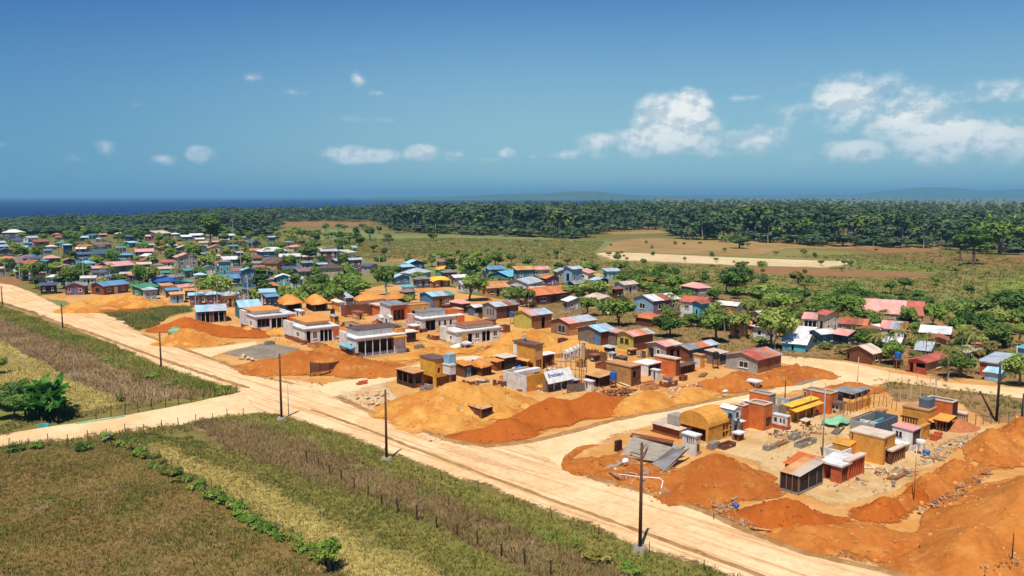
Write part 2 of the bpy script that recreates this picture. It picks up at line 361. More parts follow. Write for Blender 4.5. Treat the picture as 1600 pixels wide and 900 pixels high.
COAST = [(-9000, -800), (-3000, 420), (-1500, 640), (-720, 800), (-560, 870), (-450, 960), (-360, 1110), (-200, 1260), (0, 1550), (220, 2200), (420, 2900), (700, 4200), (1400, 8000), (2600, 14000), (6000, 34000)]
gp = [(x, y, 0.0) for x, y in COAST] + [(44000, 34000, 0.0), (44000, -2500, 0.0), (-9000, -2500, 0.0)]
gb = MB(); gb.poly(list(reversed(gp)))
for a, b in zip(COAST[:-1], COAST[1:]):         # the shore slopes down under the water
    n = Vector((-(b[1] - a[1]), b[0] - a[0], 0)).normalized() * 30
    gb.poly([(a[0], a[1], 0), (b[0], b[1], 0), (b[0] + n.x, b[1] + n.y, -12), (a[0] + n.x, a[1] + n.y, -12)])
kind(gb.build('ground', MATS['m_ground']), 'structure')

def build_sea():
    m = bpy.data.materials.new('m_sea'); m.use_nodes = True; t = NT(m.node_tree)
    out = t.n('ShaderNodeOutputMaterial'); b = t.n('ShaderNodeBsdfPrincipled'); t.l(b.outputs[0], out.inputs[0])
    pos = t.n('ShaderNodeNewGeometry').outputs['Position']
    n = t.noise(pos, 0.0016, 4, 0.5, (0.35, 1, 1))
    col = t.mix(t.mr(n, 0.35, 0.65), lin((1, 34, 82)), lin((3, 44, 96)))
    t.l(col, b.inputs['Base Color']); b.inputs['Roughness'].default_value = 0.55; b.inputs['Specular IOR Level'].default_value = 0.15
    bp = t.n('ShaderNodeBump'); bp.inputs['Strength'].default_value = 0.6; bp.inputs['Distance'].default_value = 1.2
    t.l(t.noise(pos, 0.06, 6, 0.6, (0.5, 1, 1)), bp.inputs['Height']); t.l(bp.outputs[0], b.inputs['Normal'])
    o = MB().poly([(-48000, -2400, -8), (44000, -2400, -8), (44000, 46000, -8), (-48000, 46000, -8)]).build('sea', m)
    kind(o, 'structure')
build_sea()

def ridge(name, y0, x0, x1, prof, depth, seed, mat):
    """a range of hills: real heightfield y0..y0+depth"""
    nx, ny = 140, 14; V = []
    xs = np.linspace(x0, x1, nx)
    for j in range(ny):
        v = j / (ny - 1); env = math.sin(math.pi * min(1, v * 1.0)) ** 0.8
        for i, x in enumerate(xs):
            u = i / (nx - 1); h = np.interp(u, [p[0] for p in prof], [p[1] for p in prof])
            z = -14 + (h + 14) * env * (1 + 0.5 * float(fbm(x / 900 + seed, v * 3 + seed, 4)))
            V.append((x + 120 * float(fbm(v * 5, u * 9 + seed, 2)), y0 + depth * v, z))
    idx = np.arange(nx * ny).reshape(ny, nx)
    q = np.stack([idx[:-1, :-1], idx[:-1, 1:], idx[1:, 1:], idx[1:, :-1]], -1).reshape(-1)
    kind(link(name, mesh_np(name, V, q, 4, True), None, mat), 'structure')
dirtm('m_hill', (70, 92, 52), (84, 96, 58), (60, 84, 46), 0.002, 2.0, 0.02, c4=(96, 98, 66), edge=False)
ridge('hills', 8200, -1750, 2600, [(0, -8), (.05, 16), (.16, 26), (.26, 30), (.33, 48), (.42, 60), (.50, 66), (.555, 84), (.61, 88), (.66, 70), (.74, 42), (.82, 34), (.9, 14), (1, 0)], 2200, 3.1, MATS['m_hill'])
ridge('hills', 11500, 1500, 9500, [(0, 0), (.1, 36), (.2, 60), (.35, 50), (.5, 66), (.62, 160), (.68, 172), (.75, 110), (.83, 140), (.92, 90), (1, 0)], 3000, 8.7, MATS['m_hill'])

# ------------------------------------------------------------------ sheets of earth laid on the ground
def inside(poly, X, Y):
    ins = np.zeros(X.shape, bool); n = len(poly)
    for i in range(n):
        x1, y1 = poly[i]; x2, y2 = poly[(i + 1) % n]
        c = ((y1 > Y) != (y2 > Y)); xi = (x2 - x1) * (Y - y1) / ((y2 - y1) if y2 != y1 else 1e-9) + x1
        ins ^= c & (X < xi)
    return ins
def sdist(poly, X, Y):
    d = np.full(X.shape, 1e9); n = len(poly)
    for i in range(n):
        x1, y1 = poly[i]; x2, y2 = poly[(i + 1) % n]; dx, dy = x2 - x1, y2 - y1; L = dx * dx + dy * dy + 1e-12
        t = np.clip(((X - x1) * dx + (Y - y1) * dy) / L, 0, 1); d = np.minimum(d, np.hypot(X - x1 - t * dx, Y - y1 - t * dy))
    return np.where(inside(poly, X, Y), d, -d)
def wpoly(pp): return [tuple(P(x, y)[:2]) for x, y in pp]
LAYER = [0]
def sheet(name, pp, mat, lift, cell=1.2, fade=1.2, relief=0.0, rs=0.35, world=False):
    poly = pp if world else wpoly(pp)
    xs = [p[0] for p in poly]; ys = [p[1] for p in poly]
    gx = np.arange(min(xs) - fade - cell, max(xs) + fade + 2 * cell, cell); gy = np.arange(min(ys) - fade - cell, max(ys) + fade + 2 * cell, cell)
    X, Y = np.meshgrid(gx, gy); D = sdist(poly, X, Y)
    E = np.clip((D + fade) / (2 * fade), 0, 1)
    Z = -0.06 + (lift + 0.06) * np.clip(E * 1.7 - .1, 0, 1) + relief * np.clip(E * 1.5 - .2, 0, 1) * (fbm(X * rs, Y * rs, 4) + 0.5)
    keep = np.maximum.reduce([D[:-1, :-1], D[:-1, 1:], D[1:, 1:], D[1:, :-1]]) > -fade
    idx = np.arange(X.size).reshape(X.shape); q = np.stack([idx[:-1, :-1], idx[:-1, 1:], idx[1:, 1:], idx[1:, :-1]], -1)[keep]
    used, inv = np.unique(q, return_inverse=True)
    V = np.stack([X.ravel(), Y.ravel(), Z.ravel()], -1)[used]
    o = link(name, mesh_np(name, V, inv.ravel(), 4, True, {'edge': E.ravel()[used]}), None, MATS[mat])
    return kind(o, 'structure')

# far and middle distance fields
sheet('field', [(380, 470), (520, 420), (560, 400), (700, 388), (900, 386), (1100, 380), (1300, 392), (1700, 420), (1900, 470), (1900, 600), (1600, 590), (1400, 560), (1250, 545), (1000, 480), (800, 450), (600, 440)], 'm_plain', 0.02, 5, 6)
sheet('field', [(580, 366), (780, 368), (900, 374), (1010, 378), (950, 392), (800, 393), (640, 390), (560, 384), (480, 392), (470, 374)], 'm_greenfield', 0.04, 5, 8)
sheet('field', [(960, 376), (1010, 372), (1150, 374), (1200, 378), (1330, 382), (1500, 386), (1500, 391), (1330, 389), (1230, 388), (1190, 400), (1080, 398), (930, 392)], 'm_tanfield', 0.06, 4, 6)
sheet('field', [(940, 361), (1030, 359), (1045, 364), (960, 367)], 'm_tanfield', 0.08, 5, 5)
sheet('field', [(425, 348), (500, 346), (580, 348), (585, 353), (500, 354), (425, 353)], 'm_redfield', 0.08, 8, 8)
sheet('field', [(430, 360), (560, 357), (600, 366), (560, 372), (450, 370)], 'm_greenfield', 0.08, 8, 8)
sheet('field', [(1320, 385), (1420, 388), (1500, 395), (1600, 399), (1750, 405), (1750, 425), (1600, 418), (1480, 410), (1400, 402)], 'm_redfield', 0.08, 4, 8)
sheet('sand_strip', [(930, 396), (960, 394), (1050, 398), (1180, 404), (1334, 409), (1330, 413), (1290, 418), (1170, 415), (1050, 410), (955, 406)], 'm_beigesand', 0.12, 3, 3)
sheet('field', [(1140, 417), (1250, 419), (1380, 424), (1460, 428), (1440, 433), (1330, 434), (1200, 428), (1120, 424)], 'm_redfield', 0.10, 3, 5)
sheet('field', [(1340, 411), (1460, 418), (1490, 424), (1420, 424), (1330, 418)], 'm_limefield', 0.09, 3, 6)
sheet('field', [(1530, 445), (1600, 428), (1760, 425), (1760, 470), (1640, 476), (1560, 462)], 'm_limefield', 0.10, 3, 7)
sheet('field', [(585, 402), (700, 399), (790, 405), (900, 404), (960, 410), (930, 414), (760, 412), (610, 410), (570, 407)], 'm_tanfield', 0.10, 3, 4)
sheet('dirt_lane', [(560, 453), (600, 445), (660, 440), (720, 452), (720, 458), (640, 456), (600, 462), (540, 468), (500, 472), (480, 470)], 'm_site', 0.03, 1.5, 1.5)
sheet('field', [(-40, 436), (60, 430), (85, 432), (20, 447), (-40, 452)], 'm_redfield', 0.02, 1.5, 2)
# building plots
sheet('site_ground', [(60, 462), (180, 452), (330, 462), (430, 476), (560, 462), (700, 455), (800, 470), (900, 500), (1010, 528), (1120, 552), (1230, 556), (1330, 564), (1420, 580), (1680, 612), (1780, 700), (1900, 900), (1700, 1000), (1440, 905), (1250, 862), (1080, 790), (900, 738), (760, 700), (640, 667), (520, 618), (440, 598), (300, 553), (200, 512), (120, 486)], 'm_site', 0.012, 1.0, 1.0, 0.09, 0.22)
sheet('yard', [(1085, 693), (1190, 662), (1330, 640), (1480, 672), (1560, 664), (1470, 720), (1400, 770), (1300, 790), (1205, 762), (1180, 725)], 'm_yard', 0.06, 0.6, 1.2, 0.09, 0.5)
sheet('yard', [(330, 548), (420, 536), (470, 545), (430, 565), (380, 560)], 'm_greygravel', 0.08, 0.7, 1.2, 0.08)
sheet('yard', [(460, 515), (560, 500), (690, 540), (780, 540), (690, 556), (560, 590), (520, 560)], 'm_tansand', 0.07, 0.8, 1.5, 0.08)
sheet('yard', [(520, 612), (600, 600), (640, 640), (720, 690), (640, 668), (560, 638)], 'm_palesand', 0.09, 0.6, 1.0, 0.10, 0.5)
sheet('yard', [(1360, 590), (1460, 600), (1600, 622), (1620, 660), (1540, 660), (1500, 630), (1400, 628)], 'm_scrub', 0.09, 0.8, 1.4, 0.08)
sheet('yard', [(960, 525), (1100, 556), (1230, 561), (1330, 564), (1500, 590), (1700, 606), (1700, 540), (1500, 500), (1300, 470), (1100, 450), (900, 440), (760, 430), (780, 460), (860, 498)], 'm_scrub', 0.03, 1.2, 5, 0.1)
sheet('gravel_bank', [(1215, 602), (1250, 588), (1285, 580), (1290, 592), (1250, 604)], 'm_greygravel', 0.12, 0.6, 0.9, 0.30)
sheet('weed_ground', [(160, 490), (240, 482), (300, 478), (300, 488), (262, 496), (240, 512), (215, 517)], 'm_olive', 0.10, 0.8, 2.2, 0.06)
sheet('weed_ground', [(48, 466), (100, 470), (118, 478), (100, 484), (70, 474)], 'm_greenfield', 0.10, 1.0, 1.2, 0.06)
# roadside fields in front
sheet('field', [(-260, 716), (0, 700), (180, 690), (330, 770), (470, 850), (560, 915), (640, 985), (-300, 985)], 'm_brownfield', 0.012, 0.8, 2.2, 0.07, 0.3)
sheet('field', [(185, 682), (240, 676), (330, 692), (520, 752), (700, 810), (960, 905), (1060, 985), (640, 985), (470, 850), (330, 770)], 'm_olive', 0.016, 0.8, 2.2, 0.06, 0.3)
sheet('field', [(200, 688), (255, 694), (330, 724), (440, 770), (560, 836), (690, 900), (760, 985), (650, 985), (560, 915), (450, 832), (330, 762)], 'm_strawfield', 0.05, 0.7, 2.2, 0.06, 0.3)
sheet('field', [(290, 664), (330, 655), (420, 668), (640, 750), (830, 832), (980, 905), (1100, 985), (960, 985), (780, 880), (640, 806), (450, 738), (340, 690)], 'm_weedground', 0.055, 0.7, 2.2, 0.06, 0.3)
sheet('verge', [(330, 652), (400, 646), (470, 660), (560, 690), (700, 742), (850, 798), (1000, 856), (1140, 903), (1300, 985), (1130, 985), (960, 900), (800, 832), (640, 760), (430, 680)], 'm_olive', 0.06, 0.7, 2.2, 0.06, 0.3)
sheet('field', [(-60, 474), (0, 478), (130, 526), (300, 592), (376, 610), (330, 622), (200, 640), (100, 655), (0, 674), (-200, 700), (-260, 560)], 'm_olive', 0.016, 0.9, 2.2, 0.05, 0.3)
sheet('field', [(-60, 492), (0, 497), (90, 522), (250, 588), (330, 618), (215, 634), (120, 598), (0, 530), (-60, 515)], 'm_weedground', 0.05, 0.8, 2.2, 0.06)
sheet('field', [(-60, 516), (0, 530), (120, 598), (200, 636), (120, 646), (60, 620), (0, 600), (-100, 580)], 'm_strawfield', 0.05, 0.8, 2.2, 0.06)
# roads
sheet('side_road', [(-160, 712), (-60, 694), (0, 680), (100, 664), (200, 649), (300, 630), (376, 613), (420, 590), (470, 640), (400, 646), (300, 660), (200, 675), (100, 688), (0, 698), (-80, 712)], 'm_road', 0.11, 0.7, 0.9, 0.03)
sheet('side_road', [(430, 590), (500, 601), (560, 592), (620, 579), (680, 562), (740, 556), (800, 549), (900, 549), (960, 556), (960, 564), (900, 558), (800, 555), (740, 563), (680, 573), (632, 588), (600, 600), (560, 611), (520, 623), (480, 634), (430, 630)], 'm_road', 0.14, 0.7, 1.0, 0.03)
sheet('side_road', [(730, 705), (770, 697), (830, 689), (900, 672), (960, 655), (1040, 641), (1110, 627), (1180, 612), (1230, 603), (1290, 589), (1325, 575), (1420, 590), (1380, 601), (1330, 606), (1260, 608), (1205, 618), (1160, 629), (1110, 640), (1062, 651), (1020, 663), (985, 674), (950, 690), (905, 704), (888, 716), (890, 738), (830, 730)], 'm_road', 0.145, 0.7, 1.0, 0.03)
sheet('back_road', [(1205, 556), (1260, 559), (1330, 568), (1400, 584), (1480, 598), (1600, 608), (1750, 622), (1750, 645), (1600, 624), (1500, 612), (1440, 604), (1390, 597), (1300, 582), (1205, 566)], 'm_road', 0.155, 0.7, 1.0, 0.03)
sheet('track', [(270, 548), (330, 544), (400, 534), (404, 539), (345, 553), (322, 564)], 'm_road', 0.14, 0.7, 0.9, 0.03)
sheet('track', [(130, 488), (185, 493), (260, 484), (300, 476), (300, 479), (262, 489), (200, 500), (190, 508)], 'm_road', 0.145, 0.7, 0.9, 0.03)
sheet('main_road', [(-160, 425), (-40, 438), (20, 446), (55, 459), (100, 482), (140, 491), (182, 497), (215, 518), (260, 536), (300, 552), (350, 569), (400, 587), (450, 599), (480, 604), (520, 618), (560, 637), (640, 665), (720, 695), (770, 699), (830, 697), (885, 735), (920, 747), (1000, 768), (1080, 792), (1150, 824), (1250, 862), (1400, 893), (1500, 925), (1560, 985), (1320, 985), (1140, 900), (1030, 862), (940, 830), (800, 775), (700, 740), (600, 705), (520, 672), (440, 650), (400, 642), (372, 608), (340, 602), (250, 572), (130, 520), (60, 490), (0, 472), (-60, 458), (-160, 440)], 'm_mainroad', 0.17, 0.6, 0.9, 0.05, 0.25)
GZ = 0.17

def berm(name, pp, mat, w=0.5, h=0.22, z=0.17, step=0.5):
    pts = [P(x, y) for x, y in pp]; C = []
    for a, b in zip(pts[:-1], pts[1:]):
        n = max(1, int((b - a).length / step)); C += [a.lerp(b, k / n) for k in range(n)]
    C.append(pts[-1]); C = np.array([(c.x, c.y) for c in C]); T = np.gradient(C, axis=0); T /= np.linalg.norm(T, axis=1)[:, None] + 1e-9; N = np.stack([-T[:, 1], T[:, 0]], -1)
    prof = [(-1, -0.25), (-.5, .55), (0, 1), (.45, .6), (1, -0.25)]; V = []; n = len(C)
    for k, (o, hh) in enumerate(prof):
        wob = w * (o + 0.9 * fbm(C[:, 0] * .7 + 9 * k, C[:, 1] * .7, 3)); zz = z + h * hh * np.clip(0.85 + 1.1 * fbm(C[:, 0] * .9, C[:, 1] * .9 + 3, 3) + 0.5 * fbm(C[:, 0] * 3 + k, C[:, 1] * 3, 2), 0.5, 2) + .03
        tp = np.clip(np.minimum(np.arange(n), n - 1 - np.arange(n)) / 9.0, 0, 1); zz = z - .10 + (zz - z + .10) * tp
        if hh < 0: zz = np.full(n, z - 0.12)
        V.append(np.column_stack([C + N * wob[:, None], zz]))
    V = np.concatenate(V); idx = np.arange(5 * n).reshape(5, n)
    q = np.stack([idx[:-1, :-1], idx[:-1, 1:], idx[1:, 1:], idx[1:, :-1]], -1).reshape(-1)
    me = mesh_np(name, V, q, 4, True, {'edge': np.ones(len(V))}); return kind(link(name, me, None, MATS[mat]), 'structure')
berm('road_berm', [(0, 476), (70, 499), (140, 521), (250, 562), (330, 590), (400, 612)], 'm_berm', 0.7, 0.2)
berm('road_berm', [(470, 636), (560, 668), (640, 700), (740, 738), (840, 776), (940, 812), (1040, 848), (1180, 900), (1320, 960)], 'm_berm', 0.5, 0.09)
berm('road_berm', [(215, 521), (262, 538), (330, 562), (400, 589), (470, 604)], 'm_berm', 0.6, 0.16)
berm('road_berm', [(525, 622), (570, 642), (640, 668), (700, 690), (760, 700), (830, 692), (900, 675), (960, 658), (1050, 641), (1150, 620), (1220, 606)], 'm_berm', 0.7, 0.2)
berm('road_berm', [(890, 738), (960, 758), (1040, 782), (1100, 802), (1180, 838), (1260, 868), (1380, 895), (1450, 915), (1540, 960)], 'm_berm', 0.6, 0.2)
berm('road_berm', [(935, 694), (905, 703), (888, 716), (884, 728), (896, 742), (930, 754)], 'm_orange', 0.6, 0.35)

# ------------------------------------------------------------------ heaps of earth
def heap(label, bumps, mat, cell=0.4, cat='earth heap', name='earth_heap', rough=1.0, base=0.0, group=None, power=1.0, expo=1.15, flatn=0.0):
    """bumps: (px, py, rx, ry, rot_deg, h): elongated piles blended together"""
    B = [(P(px, py), rx, ry, R(rot), h) for px, py, rx, ry, rot, h in bumps]
    x0 = min(b[0].x - max(b[1], b[2]) * 1.3 for b in B); x1 = max(b[0].x + max(b[1], b[2]) * 1.3 for b in B)
    y0 = min(b[0].y - max(b[1], b[2]) * 1.3 for b in B); y1 = max(b[0].y + max(b[1], b[2]) * 1.3 for b in B)
    X, Y = np.meshgrid(np.arange(x0, x1, cell), np.arange(y0, y1, cell)); Z = np.full(X.shape, -1.0)
    wx = 2.2 * fbm(X * .18, Y * .18, 3); wy = 2.2 * fbm(X * .18 + 40, Y * .18 + 9, 3)
    for c, rx, ry, a, h in B:
        dx = X + wx - c.x; dy = Y + wy - c.y; u = (dx * math.cos(a) + dy * math.sin(a)) / rx; v = (-dx * math.sin(a) + dy * math.cos(a)) / ry
        r = np.sqrt(u * u + v * v + 0.006) - 0.078
        ang = np.arctan2(v, u); r = r * (1 + 0.22 * fbm(np.cos(ang) * 1.6 + h, np.sin(ang) * 1.6 + rx, 3))
        z = h * np.where(r < .8, 1 - np.power(np.clip(r, 0, 3), expo) * 1.08, (1 - .8 ** expo * 1.08) * np.exp(-(r - .8) * 4.2) - .012 * h * (r > 1.0) * (r - 1.0) * 22)
        rill = np.abs(vnoise(ang * 5.5 + 3 * fbm(X * .3, Y * .3, 2), r * 1.3 + rx) - .5) * 2
        z = z - h * 0.10 * np.clip(1 - r, 0, 1) * np.clip(r * 3, 0, 1) * (1 - rill) ** 2
        Z = np.maximum(Z, z)
    Z = Z + rough * np.clip(Z + .3, 0, 1.1) * (0.75 * fbm(X * .28, Y * .28, 3) + 0.34 * (0.35 - np.abs(fbm(X * .8, Y * .8, 3)) * 2.4) + 0.34 * np.clip(fbm(X * 2.2, Y * 2.2, 3), -.05, 1) + 0.16 * fbm(X * 5.0, Y * 5.0, 2)) - .04 * rough
    Z = np.maximum(Z, -0.35) + base
    mx = np.maximum.reduce([Z[:-1, :-1], Z[:-1, 1:], Z[1:, 1:], Z[1:, :-1]]); keep = mx > base - 0.25
    idx = np.arange(X.size).reshape(X.shape); q = np.stack([idx[:-1, :-1], idx[:-1, 1:], idx[1:, 1:], idx[1:, :-1]], -1)[keep]
    used, inv = np.unique(q, return_inverse=True); V = np.stack([X.ravel(), Y.ravel(), Z.ravel()], -1)[used]
    E = np.clip((V[:, 2] - base + .12) / .40, 0, 1); me = mesh_np(name, V, inv.ravel(), 4, True, {'edge': E})
    o = link(name, me, None, MATS[mat]); tag(o, label, cat, group)
    cm = {'m_orange': 'clod_orange', 'm_tansand': 'clod_tan', 'm_redsand': 'clod_red', 'm_slope': 'clod_slope'}.get(mat)
    if cm:          # clods and stones lying on the slopes
        hi = V[V[:, 2] > base + .05]; n = min(len(hi) // 7, 520); rn = np.random.default_rng(len(V)); mb = MB()
        for p in hi[rn.choice(len(hi), n, replace=False)]:
            s = .26 * rn.random() ** 4 + .045; a0 = rn.uniform(0, 6.28); q = []
            for lv, zz in ((1, -.5), (.75, .55)):
                for k in range(4): aa = a0 + k * 1.57 + rn.uniform(-.4, .4); q.append((p[0] + s * lv * math.cos(aa), p[1] + s * lv * math.sin(aa), p[2] + s * zz * rn.uniform(.6, 1.2)))
            mb.hexa(q)
        kind(mb.build('clods', MATS[cm], o), 'stuff')
    return o
HB = 0.05
heap('large heap of ochre sand in front of the yellow two-storey block', [(722, 640, 11, 6.2, 15, 4.0), (666, 642, 7.5, 5.5, 10, 2.6), (772, 636, 7, 5, 30, 3.2), (690, 664, 6.5, 4, 10, 1.4)], 'm_tansand', base=HB)
heap('long steep heap of orange-red earth below the white sign building', [(860, 654, 8.5, 4.2, 36, 2.9), (925, 642, 7.5, 4.0, 38, 2.8), (790, 676, 6.5, 3.4, 36, 1.9), (745, 682, 4.5, 3, 30, 1.2)], 'm_redsand', base=HB, expo=1.0)
heap('long tan bank of dug earth beside the middle side road', [(1010, 632, 8, 3.6, 34, 1.9), (1070, 622, 7, 3.4, 34, 1.5), (985, 640, 5, 3, 30, 1.6), (1040, 628, 6, 3, 34, 1.4)], 'm_tansand', base=HB)
heap('orange earth heap behind the small white kiosk', [(1160, 602, 8.5, 3.8, 30, 2.1), (1205, 598, 6, 3.4, 24, 1.9), (1120, 606, 6, 3, 30, 1.5)], 'm_orange', base=HB)
heap('broad orange heap around the brown mesh screen', [(470, 576, 10.5, 5.5, 20, 3.1), (540, 576, 9.5, 5, 10, 2.4), (420, 572, 7, 4, 30, 1.3), (600, 584, 7, 3.6, 20, 1.2), (510, 556, 6, 4, 10, 1.6)], 'm_orange', base=HB)
heap('tan spoil heap behind the grey fenced white house', [(700, 552, 7, 3, 30, 1.2), (650, 560, 6, 3, 20, 1.0)], 'm_tansand', base=HB)
heap('pointed ochre sand heap with a pale green patch by the crossroads', [(298, 537, 7.5, 4.2, 5, 3.1), (320, 536, 5, 4, 10, 1.8), (275, 538, 5, 3.5, 0, 1.6)], 'm_tansand', base=HB)
heap('rust orange heap beside the small blue house', [(290, 514, 8, 5.5, 0, 2.7), (345, 520, 9, 4, 10, 1.6), (390, 524, 7, 4, 10, 1.2), (255, 518, 4, 3, 0, .9)], 'm_redsand', base=HB)
heap('ochre sand heap between the blue house and the white bungalow', [(405, 517, 8, 3.6, 15, 1.3), (440, 522, 5, 3, 15, 1.6)], 'm_tansand', base=HB)
heap('bright ochre cone of sand at the edge of the far main road', [(122, 487, 6.5, 4.5, 0, 2.7)], 'm_tansand', base=HB)
heap('wide ochre sand heap with red foot beyond the roadside cone', [(172, 475, 8, 5, 0, 2.4), (203, 476, 9, 5, 0, 2.7), (225, 480, 7, 4, 0, 1.8)], 'm_tansand', base=HB)
heap('low strip of red earth at the foot of the far sand heaps', [(190, 487, 11, 2.4, 4, .7), (235, 481, 9, 2.2, 12, .6)], 'm_redsand', base=HB)
heap('ochre sand heap between town huts and palms', [(292, 468, 8, 4.5, 0, 2.2)], 'm_tansand', base=HB)
heap('tall ochre heap behind the block with the rooftop worker', [(805, 540, 6.5, 5, 40, 2.7), (830, 536, 8, 5, 30, 3.0), (785, 552, 5, 4, 30, 1.8)], 'm_tansand', base=HB)
heap('ochre spoil bank running under the brown panel huts', [(890, 548, 8, 3.5, 20, 1.9), (940, 556, 7, 3, 20, 1.1)], 'm_tansand', base=HB)
heap('ochre heap beside the long white bungalow', [(735, 508, 6, 3.4, 20, 2.0)], 'm_tansand', base=HB)
heap('orange earth heap on the plot below the small white booth', [(1120, 753, 6.4, 3.8, 20, 2.8), (1155, 762, 4.6, 3.4, 0, 1.9), (1060, 762, 5, 3, 30, 1.1), (1090, 778, 5, 2.6, 20, 1.1)], 'm_orange', base=HB, cell=0.3)
heap('low orange bank around the collapsed grey roof', [(930, 728, 5, 2.4, 40, .9), (975, 740, 5, 2.6, 20, .9), (1020, 756, 5, 2.6, 10, .8), (990, 712, 4, 2.5, 30, .8)], 'm_orange', base=HB, cell=0.3)
heap('dark red heap in front of the dark panel hut', [(1225, 813, 5.4, 2.8, -8, 2.3), (1190, 806, 3.4, 2.4, 0, 1.5)], 'm_redsand', base=HB, cell=0.3)
heap('broad orange bank along the front of the plot', [(1330, 842, 6.5, 3.8, -15, 1.2), (1280, 840, 5, 3, -15, 1.0), (1390, 852, 6, 3.6, -10, 1.0), (1260, 850, 4, 2.4, -20, .8)], 'm_slope', base=HB, cell=0.3)
heap('small rust heap with a pale crest beside the dug bank', [(1380, 800, 3.6, 2.3, 20, 1.5)], 'm_redsand', base=HB, cell=0.3)
heap('huge smooth slope of orange earth at the road end', [(1600, 830, 12.5, 6.5, 52, 4.6), (1530, 880, 9, 5.5, 45, 3.0), (1680, 800, 11, 7, 52, 5.0), (1560, 905, 7, 4, 30, 1.9), (1470, 885, 5.5, 3.8, 40, 1.3)], 'm_slope', base=HB, cell=0.35, rough=0.5, expo=1.0)
heap('dug orange bank with crumbling edge along the cleared yard', [(1560, 706, 7, 3, 50, 2.2), (1500, 742, 5.5, 2.3, 52, 1.7), (1455, 768, 4.5, 2, 52, 1.5), (1600, 684, 6, 3, 50, 2.5), (1420, 790, 3, 1.6, 52, 1.0)], 'm_slope', base=HB, cell=0.3, rough=1.5)
heap('small steep red cone of earth under a thin stick', [(1434, 783, 1.7, 1.4, 30, 1.7)], 'm_redsand', base=HB, cell=0.22)
heap('brown soil heap beside the cream balustrade', [(1497, 671, 2.6, 1.8, 20, 1.4)], 'rubble_red', base=HB, cell=0.3)
heap('low orange heap behind the dark tin shelter', [(1330, 612, 6, 3, 20, 1.3)], 'm_orange', base=HB)
heap('orange dug bank below the long patchwork house', [(1255, 588, 6, 3.6, 10, 1.3), (1240, 580, 4, 3, 10, 1.4)], 'm_orange', base=HB, rough=1.4)

# ------------------------------------------------------------------ building kit
TH0 = 41.0                               # street grid: local x runs right-and-away, local y left-and-away
M = MATS
class Vol: pass
def frame(xl, xc, xr, yb, yt, th, zb=0.0):
    C = P(xc, yb, zb); a = R(th); dx = Vector((math.cos(a), math.sin(a), 0)); dy = Vector((-math.sin(a), math.cos(a), 0))
    return C, min(max(0.3, len_at(C, dx, xr)), 7.5 if th > 48 else 16), min(max(0.3, len_at(C, dy, xl)), 8 if th < 35 else 22), max(0.3, z_at(C, yt) - zb)

